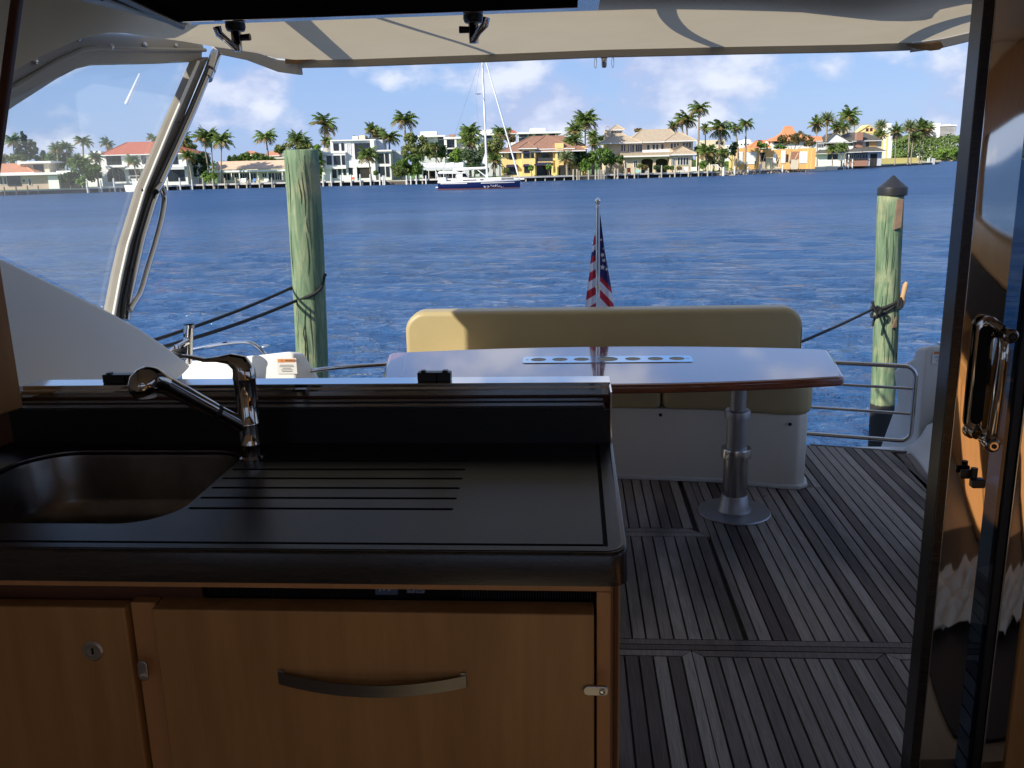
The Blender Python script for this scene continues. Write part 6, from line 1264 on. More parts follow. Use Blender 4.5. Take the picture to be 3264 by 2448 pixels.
for x0, y0, x1, y1 in ((1395, 920, 1445, 820), (885, 985, 930, 830), (1100, 985, 1140, 880), (1295, 965, 1325, 815)):
    a, z0 = h.xz(x0, y0, -.2); c_, z1 = h.xz(x1, y1, -.2); o_ = h.root.location.z; m = MB(); m.tube([(a, -.3, z0-o_), (c_, -.3, z1-o_)], .09, n=4); mk('timber_prop', m, M['cream'], parent=h.root, local=True)
h = House('red_roofed_house', 'house with tall flared orange tiled pagoda roof behind the gutted walls', 'house', E, 1280, dD=26)
M['orangetile'] = mat('orange_roof_tiles', (.60, .235, .10), .8, var=.1, vs=1)
h.box('wall', M['white'], 1035, 632, 1650, 760, 0, 8, ground=True)
prof = [(1015, 632, 1705, 632, -1.2), (1105, 585, 1620, 590, 0.2), (1170, 545, 1540, 560, 1.2), (1215, 500, 1420, 520, 2.4), (1228, 450, 1368, 455, 3.2), (1238, 402, 1352, 402, 3.6)]
m = MB(); o_ = h.root.location.z; vs = []
for x0, y0, x1, y1, d in prof: a, z0 = h.xz(x0, y0, d); c_, z1 = h.xz(x1, y1, d); z0 = (z0+z1)/2-o_; vs += [(a, d, z0), (c_, d, z0), (c_, 8-d, z0), (a, 8-d, z0)]
m.add(vs, [(i*4+j, i*4+(j+1) % 4, (i+1)*4+(j+1) % 4, (i+1)*4+j) for i in range(5) for j in range(4)]+[(20, 21, 22, 23)]); mk('roof', m, M['orangetile'], parent=h.root, local=True)
for x in (1072, 1120, 1170, 1225, 1275): h.win(x, 640, x+36, 672, d=0, fm=M['darkframe'])
h.hip(M['orangetile'], 680, 1090, 745, 790, 1020, 628, 0, 9); h.hip(M['orangetile'], 1400, 1830, 640, 1600, 1800, 570, 3, 11); h.box('vent', M['darkframe'], 822, 620, 880, 630, 3, 4); h.box('chimney', M['white'], 950, 640, 985, 700, 2, 3)
h.box('side_wall', M['pinkwall'], 690, 745, 1080, 800, .8, 8, ground=True)
h = House('distant_house', 'cream house with balcony half hidden by palms between mansion and gutted house', 'house', E, 200, dD=40); h.box('wall', M['cream'], -50, 620, 300, 1000, 0, 8, ground=True); h.box('porch', M['cream'], 60, 760, 250, 1000, -2, 0, ground=True); h.win(150, 640, 200, 690); h.win(230, 640, 280, 700)
h = House('distant_tower', 'distant pale domed hotel seen between two palms left of the orange roof', 'building', E, 640, D=520); h.box('wall', M['white'], 530, 660, 745, 1000, 0, 20, ground=True); h.box('upper_storey', M['white'], 590, 625, 705, 660, 2, 16); h.box('cupola', M['white'], 635, 608, 680, 625, 4, 12)
for i in range(4): h.win(545+i*50, 680, 570+i*50, 700, d=0)
h = House('distant_tower', 'tiny pale building beside the distant domed hotel', 'building', E, 350, D=520); h.box('wall', M['white'], 310, 700, 385, 1000, 0, 20, ground=True); h.win(330, 715, 350, 730)
# 9 dark roofed house
h = House('dark_roofed_house', 'low cream house with layered dark shingle roofs and brick chimney', 'house', Fz, 560, dD=9)
h.box('wall', M['white'], 180, 540, 620, 760, 0, 9, ground=True); h.box('wall', M['cream'], 620, 480, 960, 560, 3, 11, ground=True); h.box('lower_wall', M['shade'], 545, 620, 800, 690, 0, 3); h.box('brick_wall', M['brick'], 545, 688, 800, 760, -.2, 3, ground=True); h.box('wall', M['cream'], 300, 490, 620, 560, 4, 9)  # lower wall coloured near-black for the shade under the eaves
h.gable(M['darkshingle'], M['white'], 300, 610, 490, 420, 382, 0, 9); h.hip(M['darkshingle'], 130, 620, 495, 255, 480, 432, 0, 8); h.hip(M['darkshingle'], 415, 975, 475, 560, 760, 380, 1.5, 12)
h.hip(M['darkshingle'], 170, 620, 620, 330, 500, 512, -1.5, 6); h.hip(M['darkshingle'], 540, 1015, 600, 640, 880, 548, -1.8, 7); h.hip(M['darkshingle'], 555, 735, 605, 630, 650, 560, -2.4, 2)
h.gable(M['darkshingle'], M['cream'], 385, 545, 545, 450, 500, -2, 3); h.box('chimney', M['brick'], 668, 378, 740, 470, 1, 2.6); h.box('brick_pier', M['brick'], 655, 500, 735, 552, 2.4, 3.4)
h.win(195, 515, 275, 550, 4, 1); h.win(325, 635, 440, 690, 4, 1, fm=M['darkframe']); h.win(585, 628, 645, 684, 3, 1); h.win(660, 628, 720, 684, 3, 1); h.win(735, 628, 792, 684, 2, 1); h.box('entry_shade', M['shade'], 825, 625, 905, 725, -.1, -.01, ground=True); h.box('wall', M['greywall'], 800, 600, 960, 720, 0, 3, ground=True); h.win(775, 490, 810, 545, d=3, fm=M['darkframe']); h.box('yellow_panel', M['orangewall'], 812, 480, 900, 555, 2.8, 3)  # dark sheet paints the shade of the entry on the wall
# 10 yellow gabled house
h = House('yellow_gabled_house', 'tall yellow house with pointed gable and blue grey roof behind palms', 'house', Fz, 800, dD=85)
h.box('wall', M['yellow'], 665, 375, 945, 700, 0, 12, ground=True); h.gable(M['paleyellow'], M['yellow'], 655, 955, 380, 808, 288, -.5, 12); h.hip(M['greyroof'], 545, 960, 382, 600, 900, 275, 2, 16)
h.win(775, 328, 803, 362, d=-.2, fm=M['redtile'], gm=M['pane']); h.win(822, 326, 850, 360, d=-.2, fm=M['redtile'], gm=M['pane']); h.slab(M['paleyellow'], 940, 388, 1042, 418, -3, 0, name='portico_roof'); h.post(M['paleyellow'], 1028, 418, 700, .35, -2.4); h.post(M['paleyellow'], 975, 440, 700, .3, -2.4)
h.box('side_roof', M['greyroof'], 805, 400, 905, 440, -2, 0); h.win(850, 470, 900, 540, 2, 1)
h.box('cream_gable', M['cream'], 480, 350, 570, 400, -4, 6)
# towers
h = House('apartment_tower', 'white high rise apartment block beyond the mangroves at the right', 'apartment building', Fz, 1700, D=900)
h.box('wall', M['greywall'], 1640, 300, 1825, 560, 0, 20, ground=True); h.box('stair_tower', M['white'], 1562, 272, 1640, 560, -3, 18, ground=True); h.box('side_wing', M['white'], 1510, 345, 1565, 560, -6, 18, ground=True); h.slab(M['white'], 1640, 287, 1845, 304, -5, 22); h.box('penthouse', M['white'], 1725, 278, 1770, 290, 2, 10)
for i in range(7): h.slab(M['white'], 1640, 318+i*14, 1830, 323+i*14, -4, 0, name='balcony_slab')
for i in range(6): h.win(1646, 326+i*14, 1815, 331+i*14, 8, 1, d=0, fm=M['white'], gm=M['greywall'])
h = House('apartment_tower', 'narrow white block just right of the yellow gable', 'apartment building', Fz, 1060, D=620); h.box('wall', M['white'], 1020, 300, 1090, 560, 0, 20, ground=True); h.box('upper_storey', M['white'], 1045, 270, 1082, 300, 2, 12); h.win(1035, 320, 1075, 335, 3, 1)
# yellow garden wall, sign
def flatwall(name, label, cat, m, p0, p1, z0, z1, th=.3):
    d = (p1-p0); d.z = 0; n_ = Vector((d.y, -d.x, 0)).normalized()*th; b = MB(); b.add([(p.x, p.y, z) for z in (z0, z1) for p in (p0, p1, p1-n_, p0-n_)], [(0, 3, 2, 1), (4, 5, 6, 7), (0, 1, 5, 4), (1, 2, 6, 5), (2, 3, 7, 6), (3, 0, 4, 7)]); return solo(name, b, m, label, cat)
pa, pb2 = ond(Fz(945, 700), 361), ond(Fz(1392, 700), 366)
flatwall('garden_wall', 'long bright yellow garden wall on the lawn at the point', 'wall', M['paleyellow'], pa, pb2, ZL, 3.0)
h = House('dock_sign', 'white square warning board on a pole at the edge of the lawn', 'sign', Fz, 925, dD=-.8); h.box('board', M['white'], 880, 640, 952, 706, -.1, 0); h.post(M['white'], 922, 706, 800, .2, .1)
b = MB(); a, z0 = h.xz(900, 690, -.12); c_, z1 = h.xz(935, 655, -.12); o_ = h.root.location.z
b.box(a, c_, -.115, -.105, z0-o_, z0-o_+.15); b.box(a, c_, -.115, -.105, z1-o_-.15, z1-o_); b.box(a, a+.15, -.115, -.105, z0-o_+.15, z1-o_-.15); mk('symbol', b, M['shade'], parent=h.root, local=True)
# small upright blue white item and dock furniture at the point
h = House('boat_lift', 'low grey boat lift at the tip of the point', 'boat lift', Fz, 1520, D=388)
h.box('platform', M['concrete'], 1400, 715, 1590, 735, -2, 2); 
for x in (1505, 1520, 1560, 1578): h.post(M['greywall'], x, 680, 765, .25, -2)
# ---- docks and their piles
M['dockwood'] = mat('bleached_dock_boards', (.60, .56, .50), .85, var=.12, vs=2); M['dockpile'] = mat('pale_dock_pile', (.42, .38, .30), .85, var=.2, vs=3); M['dockpile_w'] = mat('white_dock_pile', (.62, .62, .58), .7, var=.08)
def dock(fn, x0, x1, label, w_=1.8, z=1.0, m=None):
    s0, s1 = fn(x0, 0)[0], fn(x1, 0)[0]; n = max(1, int((s1-s0)/60)); P_ = [atshore(s0+(s1-s0)*i/n, -w_) for i in range(n+1)]; Q_ = [atshore(s0+(s1-s0)*i/n, .3) for i in range(n+1)]
    root = empty('dock', (P_[0].x, P_[0].y, z), label, 'dock', 'private docks along the far shore')
    b = MB(); k = n+1; vs = [(p.x, p.y, z) for p in P_]+[(p.x, p.y, z) for p in Q_]+[(p.x, p.y, z-.3) for p in P_]+[(p.x, p.y, z-.3) for p in Q_]
    b.add(vs, [(i, i+1, k+i+1, k+i) for i in range(n)]+[(2*k+i, i*1+2*k+i-i, 0, 0)[:0] for i in range(0)]+[(2*k+i, 2*k+i+1, i+1, i) for i in range(n)]+[(0, k, 3*k, 2*k), (k-1, 3*k-1, 4*k-1, 2*k-1)])
    mk('deck', b, m or M['dockwood'], parent=root)
    for i in range(2*n+1):
        q = P_[0].lerp(P_[-1], i/(2*n)) if n == 1 else P_[i//2].lerp(P_[min(i//2+1, n)], .5*(i % 2)); b = MB(); b.box(q.x-.12, q.x+.12, q.y+.15, q.y+.4, -.6, z-.301); mk('support', b, M['dockpile'], parent=root)
for a in ((A, 980, 1700, 'white fronted dock left of the small white motorboat'), (A, 1840, 2460, 'white dock in front of the red roofed villa'), (B, 350, 1170, 'long white dock in front of the peach roofed ranch'), (B, 1535, 2300, 'pale dock in front of the modern white house'), (Cz, 505, 880, 'dock by the marquee left of the sailboat'), (Cz, 1545, 2420, 'white dock in front of the yellow villa'), (Dz, 830, 2040, 'long dark fronted dock in front of the beige mansion')): dock(*a)
def piles(fn, rows, label, m='dockpile', r=.15, grp=None):
    base_label = label; ordn = ['first', 'second', 'third', 'fourth', 'fifth', 'sixth', 'seventh', 'eighth', 'ninth', 'tenth', 'eleventh']
    for qi, (x, y0, y1, *ln) in enumerate(rows):
        label = base_label if len(rows) == 1 else base_label+', '+ordn[qi]+' from the left'
        px, py = fn(x, y0); D = shoreD(px)-2.1; t_ = ond((px, py), D); ln = (ln[0]*.05 if ln else 0)
        b = MB(); b.tube([(t_.x+ln*(t_.z+.5), t_.y, -.8), (t_.x, t_.y, t_.z)], [r*1.1, r], n=8)
        b.tube([(t_.x, t_.y, t_.z-.005), (t_.x, t_.y, t_.z+.05)], [r*.98, r*.4], n=8)
        tag(mk('dock_pile', b, M[m]), label, 'dock pile', grp or base_label)
piles(A, [(45, 770, 0), (178, 760, 0), (308, 755, 0), (430, 755, 0)], 'brown post at the seawall before the pink ranch lawn', 'bark', .11)
piles(A, [(985, 705, 0), (1140, 695, 0), (1290, 675, 0), (1520, 690, 0)], 'white capped dock pile before the arched white villa', 'dockpile_w', .17)
piles(A, [(1895, 690, 0), (2040, 670, 0), (2180, 690, 0)], 'white dock pile before the glass doors of the red roofed villa', 'dockpile_w')
piles(B, [(235, 775, 0), (350, 785, 0), (485, 780, 0), (607, 775, 0), (730, 775, 0), (877, 775, 0), (1020, 775, 0)], 'dock pile in front of the peach roofed ranch')
piles(B, [(1538, 765, 0), (1600, 740, 0), (1693, 740, 0), (1805, 745, 0), (1920, 740, 0), (2025, 735, 0), (2140, 735, 0)], 'whitish dock pile in front of the modern white house', 'dockpile_w')
piles(Cz, [(213, 730, 0), (250, 750, 0), (268, 750, 0), (520, 750, 0), (568, 755, 0), (630, 750, 0), (740, 750, 0)], 'dock pile near the marquee left of the sailboat', 'dockpile_w')
piles(Dz, [(455, 785, 0), (497, 785, 0), (520, 800, 0), (628, 795, 0), (708, 790, 0), (740, 790, 0), (760, 795, 0), (780, 790, 0), (805, 790, 0)], 'tall grey pile between yellow villa and mansion')
piles(Dz, [(925, 785, 0), (962, 780, 0), (1048, 778, 0), (1152, 770, 0), (1310, 770, 0), (1460, 740, 0), (1612, 755, 0), (1768, 745, 0), (1883, 745, 0), (1985, 740, 0)], 'pale dock pile in front of the beige mansion')
piles(Dz, [(2165, 760, 0)], 'stout pale pile beside the white ramp rail', 'dockpile_w', .25)
piles(E, [(455, 1035, 0, -.6), (662, 1040, 0, -.8), (850, 1000, 0, -.2), (1210, 1015, 0, -2), (1385, 990, 0, -1.4), (1500, 930, 0, -.5)], 'leaning pale pile on the rubble shore before the gutted house', 'dockpile_w', .2)
piles(E, [(775, 950, 0), (1040, 940, 0)], 'dark upright post on the rubble shore', 'bark', .14)
piles(Fz, [(515, 700, 0), (535, 690, 0), (575, 640, 0), (620, 690, 0)], 'white pile beside the small sign before the dark roofed house', 'dockpile_w', .2)
# rubble shore
rb = random.Random(5); b = MB()
for i in range(520):
    px = rb.uniform(E(250, 0)[0], E(1560, 0)[0]); t = rb.random(); p = atshore(px, -1.8+3.5*t, -.1+1.0*t); s_ = rb.uniform(.25, .75)
    vs = [(p.x+s_*rb.uniform(.3, 1)*sx, p.y+s_*rb.uniform(.3, 1)*sy, p.z+s_*.5*rb.uniform(.3, 1)*sz_) for sz_ in (-1, 1) for sy in (-1, 1) for sx in (-1, 1)]
    b.add(vs, [(0, 2, 3, 1), (4, 5, 7, 6), (0, 1, 5, 4), (2, 6, 7, 3), (0, 4, 6, 2), (1, 3, 7, 5)])
tag(mk('shore_rubble', b, M['rubble']), 'broken rubble bank in front of the gutted orange house', 'rubble', kind='stuff')
for i, (x0, x1) in enumerate(((1500, 1700), (1705, 1890), (1895, 2070))):
    a, c_ = E(x0, 0)[0], E(x1, 0)[0]; b = MB(); P_ = [atshore(a+(c_-a)*k/6, -1.4+.2*sin(k*2), 0) for k in range(7)]
    for p0, p1 in zip(P_[:-1], P_[1:]): b.add([(p0.x, p0.y, -.4), (p1.x, p1.y, -.4), (p1.x, p1.y, 1.0), (p0.x, p0.y, 1.05), (p0.x, p0.y+1.2, 1.25), (p1.x, p1.y+1.2, 1.2)], [(0, 1, 2, 3), (3, 2, 5, 4)])
    solo('sheeted_bank', b, M['cream'], ['left', 'middle', 'right'][i]+' one of three white sheeted bank sections beside the rubble', 'bank sheeting', 'white sheeted bank sections')
h = House('ramp_rail', 'white sloping ramp rail on the dock between mansion and rubble', 'railing', Dz, 2100, dD=-1)
for p0, p1 in (((2095, 740), (2165, 800)), ((2020, 735), (2100, 735)), ((2100, 735), (2105, 790)), ((2025, 735), (2025, 850))):
    a, z0 = h.xz(*p0); c_, z1 = h.xz(*p1); o_ = h.root.location.z; m = MB(); m.tube([(a, 0, z0-o_), (c_, 0, z1-o_)], .09, n=5); mk('bar', m, M['white'], parent=h.root, local=True)
# garden furniture specks
def speck(fn, x, y0, y1, w_, m, name, label, cat, dD=2):
    px, py = fn(x, y1); D = shoreD(px)+dD; s = ond(fn(x, (y0+y1)/2), D); hgt = (ond(fn(x, y0), D)-ond(fn(x, y1), D)).length; ww = (ond(fn(x+w_, y0), D)-ond(fn(x, y0), D)).length
    r_ = empty(name, (s.x, s.y, ZL), label, cat, 'garden furniture on the far shore', rz=YAW); b = MB(); hgt = min(hgt, 1.3); b.box(-ww/2, ww/2, -.4, .4, .3, .42); mk('seat', b, m, parent=r_, local=True)
    b = MB(); b.add([(-ww/2, .35, .4), (ww/2, .35, .4), (ww/2, .6, hgt), (-ww/2, .6, hgt), (-ww/2, .42, .4), (ww/2, .42, .4), (ww/2, .67, hgt), (-ww/2, .67, hgt)], [(0, 1, 2, 3), (7, 6, 5, 4), (0, 3, 7, 4), (1, 5, 6, 2), (3, 2, 6, 7)]); mk('back', b, m, parent=r_, local=True)
    for sx in (-1, 1):
        for sy in (-.35, .35): b = MB(); b.box(sx*ww*.42-.03, sx*ww*.42+.03, sy-.03, sy+.03, 0, .3); mk('leg', b, m, parent=r_, local=True)
M['coral'] = mat('coral_fabric', (.62, .12, .06), .7); M['teal'] = mat('pale_teal', (.25, .45, .40), .6); M['blue'] = mat('blue_fabric', (.08, .2, .5), .7)
speck(B, 1935, 735, 782, 45, M['coral'], 'lounge_chair', 'coral red lounge chair before the modern white house', 'chair'); speck(B, 815, 745, 800, 30, M['blue'], 'lounge_chair', 'blue chair before the dark doors of the peach roofed ranch', 'chair', 6)
speck(Dz, 1195, 785, 835, 55, M['teal'], 'lounge_chair', 'pale teal chair on the mansion lawn', 'chair'); speck(Dz, 1295, 780, 825, 40, M['white'], 'lounge_chair', 'white chair beside the teal chair on the mansion terrace', 'chair'); speck(Dz, 1090, 695, 790, 40, M['coral'], 'lounge_chair', 'tall coral chair back against the mansion wall', 'chair', 6)
for x, t in ((1670, 'left'), (1750, 'middle'), (1830, 'right')): speck(Dz, x, 760, 820, 60, M['white'], 'lounge_chair', 'white terrace chair, '+t+' of three below the mansion bay windows', 'chair')
speck(B, 690, 770, 830, 60, M['white'], 'lounge_chair', 'white chair below the wide doors of the peach roofed ranch', 'chair', 1.5); speck(B, 950, 780, 830, 50, M['white'], 'lounge_chair', 'white chair right of the blue one by the ranch', 'chair', 1.5)
# small white motorboat behind the curtain
h = House('motorboat', 'small white open motorboat moored beyond the clear side curtain', 'boat', A, 1550, dD=-4.5)
a, _ = h.xz(1420, 790); c_, _ = h.xz(1790, 790); m = MB(); secs = []
for t in np.linspace(0, 1, 8): w_ = 1.1*sin(min(1, t*1.6+.1)*pi/2); secs.append([(a+(c_-a)*t, -w_, .9-.25*t-ZL+.35), (a+(c_-a)*(t*.96+.03), -w_*.8, -.2-ZL), (a+(c_-a)*(t*.96+.03), w_*.8, -.2-ZL), (a+(c_-a)*t, w_, .9-.25*t-ZL+.35)])
m.add([q for s_ in secs for q in s_], [(i*4+j, i*4+(j+1) % 4, (i+1)*4+(j+1) % 4, (i+1)*4+j) for i in range(7) for j in range(4)]+[(0, 1, 2, 3), (28, 31, 30, 29)]); mk('hull', m, M['white'], parent=h.root, local=True)
m = MB(); m.box(a+1.8, a+3, -.5, .5, .4, 1.1); mk('console', m, M['white'], parent=h.root, local=True); m = MB(); m.box(a+1.5, a+3.3, -.7, .7, 2.0, 2.08); mk('top', m, M['white'], parent=h.root, local=True)
for x in (1.6, 3.2): m = MB(); m.tube([(a+x, -.6, .4), (a+x, -.6, 2.0)], .04, n=5); mk('top_post', m, M['steel'], parent=h.root, local=True)
m = MB(); m.box(c_-.2, c_+.3, -.2, .2, .0, .9); mk('outboard', m, M['shade'], parent=h.root, local=True)

# ---- the moored sailboat
D_s = 126
sb0 = ond((Cz(1350, 0)[0], hz_y(Cz(1350, 0)[0])), D_s); sbt = empty('sailboat', (sb0.x, sb0.y, 0), 'navy blue hulled sailing yacht with white cabin and tall bare mast', 'sailboat', rz=YAW)
def sxz(x, y, d=0, fn=Cz): p = ond(fn(x, y), D_s+d)-Vector((sb0.x, sb0.y, 0)); return p.dot(RH), p.z
M['navyhull'] = mat('navy_hull_paint', (.012, .022, .11), .18, var=.1, coat=.5); M['bootred'] = mat('dull_red_antifouling', (.25, .10, .09), .6)
x0, _ = sxz(885, 880); x1, _ = sxz(1812, 880); _, zd0 = sxz(890, 822); _, zd1 = sxz(1808, 795); LB = x1-x0
def hull_sec(t, zs):
    w_ = 1.75*(sin(min(1.0, (1-t)*1.9+.02)*pi/2)**.75)*(.86+.14*min(1, t*4)); return w_
m = MB(); NS = 26; zsh = lambda t: zd0+(zd1-zd0)*t
rws = []
for i in range(NS):
    t = i/(NS-1); x = x0+LB*t; w_ = hull_sec(t, 0); z1 = zsh(t)
    rws.append([(x+.0, w_, z1), (x, w_*.97, z1*.6), (x-.0, w_*.86, .16), (x, w_*.6, -.3), (x, -w_*.6, -.3), (x, -w_*.86, .16), (x, -w_*.97, z1*.6), (x, -w_, z1)])
m.add([p for r_ in rws for p in r_], [(i*8+j, i*8+j+1, (i+1)*8+j+1, (i+1)*8+j) for i in range(NS-1) for j in range(7)]+[tuple(range(8)), tuple((NS-1)*8+7-j for j in range(8))])
hull = mk('hull', m, M['navyhull'], parent=sbt, local=True, smooth=50)
m = MB(); vs = []
for s_ in (1, -1):
    pass
for r_ in rws: vs += [(r_[6][0], r_[5][1]*1.01-.02, .17), (r_[6][0], r_[5][1]*.95-.02, -.05)]
m.add(vs, [(2*i, 2*i+1, 2*i+3, 2*i+2) for i in range(NS-1)]); mk('boot_stripe', m, M['bootred'], parent=hull, local=True)
m = MB(); vs = []
for r_ in rws: vs += [(r_[7][0], r_[7][1]-.03, r_[7][2]+.08), (r_[7][0], r_[7][1]-.03, r_[7][2]-.13), (r_[0][0], r_[0][1]+.03, r_[0][2]+.08)]
m.add(vs, [(3*i, 3*i+1, 3*i+4, 3*i+3) for i in range(NS-1)]+[(3*i, 3*i+3, 3*i+5, 3*i+2) for i in range(NS-1)]); mk('deck', m, M['white'], parent=sbt, local=True)
for a_, b_ in ((915, 1215), (1370, 1750)):
    p, z = sxz(a_, 838 if a_ < 1000 else 830); q, z2 = sxz(b_, 833 if a_ < 1000 else 822); t0 = (p-x0)/LB; m = MB(); n = 10; vs = []
    for i in range(n+1): t = ((p+(q-p)*i/n)-x0)/LB; w_ = hull_sec(t, 0); zz_ = z+(z2-z)*i/n; vs += [(p+(q-p)*i/n, -w_*.985-.03, zz_+.04), (p+(q-p)*i/n, -w_*.985-.03, zz_-.06)]
    m.add(vs, [(2*i, 2*i+1, 2*i+3, 2*i+2) for i in range(n)]); mk('rubbing_strake', m, M['white'], parent=hull, local=True)
# coachroof, windows, sprayhood, bimini
def sb_box(name, m_, xa_, ya_, xb_, yb_, w_, par=None, bevel=.05):
    a, _ = sxz(xa_, (ya_+yb_)/2); c_, _ = sxz(xb_, (ya_+yb_)/2); _, zt_ = sxz((xa_+xb_)/2, ya_); _, zb3 = sxz((xa_+xb_)/2, yb_); b = MB(); b.box(a, c_, -w_, w_, zb3, zt_); return mk(name, b, m_, parent=par or sbt, local=True, bevel=bevel)
cr0 = sb_box('coachroof', M['white'], 975, 775, 1600, 822, 1.05)
for q in ((990, 800, 1030, 812), (1165, 795, 1320, 806), (1358, 788, 1398, 800)):
    a, _ = sxz(q[0], q[1]); c_, _ = sxz(q[2], q[1]); _, zt_ = sxz(q[0], q[1]); _, zb3 = sxz(q[0], q[3]); b = MB(); b.box(a, c_, -1.08, -1.051, zb3, zt_); mk('cabin_window', b, M['pane'], parent=cr0, local=True)
sp_ = [sxz(*q) for q in ((1080, 780), (1090, 735), (1120, 712), (1190, 708), (1215, 740), (1232, 775))]
b = MB(); b.prism(sp_, 2.0, 'y', -1.0); so_ = mk('sprayhood', b, M['white'], parent=sbt, local=True); b = MB(); b.prism([sxz(*q) for q in ((1160, 765), (1160, 722), (1195, 722), (1225, 768))], .02, 'y', -1.03); mk('hood_window', b, M['glass_tint'], parent=so_, local=True)
b = MB(); b.prism([sxz(*q) for q in ((885, 712), (900, 698), (1000, 694), (1090, 700), (1140, 715), (1150, 726), (885, 728))], 2.2, 'y', -1.1); mk('bimini', b, M['white'], parent=sbt, local=True, bevel=.04)
for q in (895, 960, 1075): a, z0 = sxz(q, 725); _, z1 = sxz(q, 800); b = MB(); b.tube([(a, -1.05, z0), (a+.15, -1.1, z1)], .03, n=5); b.tube([(a, 1.05, z0), (a+.15, 1.1, z1)], .03, n=5); mk('bimini_frame', b, M['steel'], parent=sbt, local=True)
b = MB(); a, z0 = sxz(990, 770); b.tube([(a+.45*sin(q)*.3, .45*cos(q), z0+.45*sin(q)) for q in np.linspace(0, 2*pi, 16)], .03, n=5); mk('steering_wheel', b, M['steel'], parent=sbt, local=True)
sb_box('cockpit_locker', M['white'], 885, 770, 975, 815, 1.3)
b = MB(); a, z0 = sxz(855, 705); c_, z1 = sxz(880, 790); b.tube([(a, -.9, z0), (c_, -.9, z1)], .05, n=5); b.tube([(a, .9, z0), (c_, .9, z1)], .05, n=5); b.tube([(a, -.9, z0), (a, .9, z0)], .04, n=5); mk('stern_arch', b, M['white'], parent=sbt, local=True)
b = MB(); a, z0 = sxz(855, 880); b.box(a, a+.7, -.8, .8, z0-.08, z0+.05); mk('swim_platform', b, M['white'], parent=sbt, local=True)
# rig
mt0 = sxz(1438, 770); mtt = sxz(1188, 415, 0, Hh)
b = MB(); b.tube([(mt0[0], 0, mt0[1]), (mtt[0], 0, mtt[1]+.8)], [.145, .12], n=8); ms_ = mk('mast', b, M['white'], parent=sbt, local=True, smooth=60)
bw, zb4 = sxz(1795, 755); ft = sxz(1203, 425, 0, Hh); b = MB(); b.tube([(bw, 0, zb4), (ft[0], 0, ft[1]+.6)], [.115, .075], n=8); mk('furled_headsail', b, M['white'], parent=sbt, local=True, smooth=60)
b = MB(); b.tube([(bw, 0, zb4), (bw+.35, 0, zb4-1.0)], .03, n=5); a, z0 = sxz(1740, 775); c_, _ = sxz(1860, 785); b.box(a, c_, -.15, .15, z0-.25, z0-.05); mk('bow_sprit', b, M['white'], parent=sbt, local=True)
p, z0 = sxz(1050, 685); q, z1 = sxz(1430, 662); b = MB(); b.tube([(p, 0, z0), (p+.4, 0, z0+.05), (q, 0, z1+.02)], [.16, .2, .17], n=8); mk('boom_cover', b, M['white'], parent=sbt, local=True, smooth=60)
p, z0 = sxz(1330, 685); q, z1 = sxz(1425, 760); b = MB(); b.tube([(p, 0, z0), (q, 0, z1)], .07, n=6); mk('boom_vang', b, M['white'], parent=sbt, local=True)
b = MB(); b.prism([sxz(*q) for q in ((1380, 605), (1425, 620), (1426, 560), (1415, 490), (1395, 545))], .08, 'y', -.04); mk('sail_flake', b, M['white'], parent=sbt, local=True)
p, z0 = sxz(1180, 663, 0, Hh); b = MB(); b.tube([(p-.75, -1.0, z0), (p+.1, 0, z0+.05), (p-.6, 1.0, z0)], .04, n=5); mk('spreader', b, M['steel'], parent=sbt, local=True)
p2_, z2 = sxz(1205, 920, 0, Hh); b = MB(); b.tube([(p2_-.1, -1.2, z2), (p2_+.1, 0, z2+.05), (p2_-.1, 1.2, z2)], .04, n=5); mk('spreader', b, M['steel'], parent=sbt, local=True)
for tgt in ((x0+.2, 0, zd0+.4), (mt0[0]-.3, -1.55, zd0+.1), (mt0[0]-.3, 1.55, zd0+.1), (p-.7, -1.0, z0)):
    b = MB(); b.tube([(mtt[0], 0, mtt[1]+.6), tgt], .012, n=3); mk('stay', b, M['steel'], parent=sbt, local=True)
b = MB(); b.tube([(p-.75, -1.0, z0), (mt0[0]-.35, -1.5, zd0+.1)], .012, n=3); mk('stay', b, M['steel'], parent=sbt, local=True)
for i in range(12):
    t = .04+i*.085; w_ = hull_sec(t, 0)*.95; x = x0+LB*t; b = MB(); b.tube([(x, -w_, zsh(t)), (x, -w_, zsh(t)+.62)], .014, n=4); mk('stanchion', b, M['steel'], parent=sbt, local=True)
b = MB(); b.tube([(x0+LB*t, -hull_sec(t, 0)*.95, zsh(t)+.62) for t in np.linspace(.02, .985, 16)], .01, n=3); mk('lifeline', b, M['steel'], parent=sbt, local=True)
for a_, n_ in ((1395, 14),):     # sun glints on the hull, painted as scattered white marks
    b = MB(); rg = random.Random(9)
    for k in range(46):
        xx = rg.uniform(1400, 1620); yy = 868+rg.gauss(0, 7)+(-6 if 1470 < xx < 1560 else 4); p, z = sxz(xx, yy); t = (p-x0)/LB; w_ = hull_sec(t, 0); s_ = rg.uniform(.04, .13)
        b.add([(p, -w_*.985-.04, z), (p+s_, -w_*.985-.04, z+.02), (p+s_*1.2, -w_*.985-.04, z+.05), (p+.02, -w_*.985-.04, z+.05)], [(0, 1, 2, 3)])
    mk('hull_glints', b, M['white'], parent=hull, local=True)

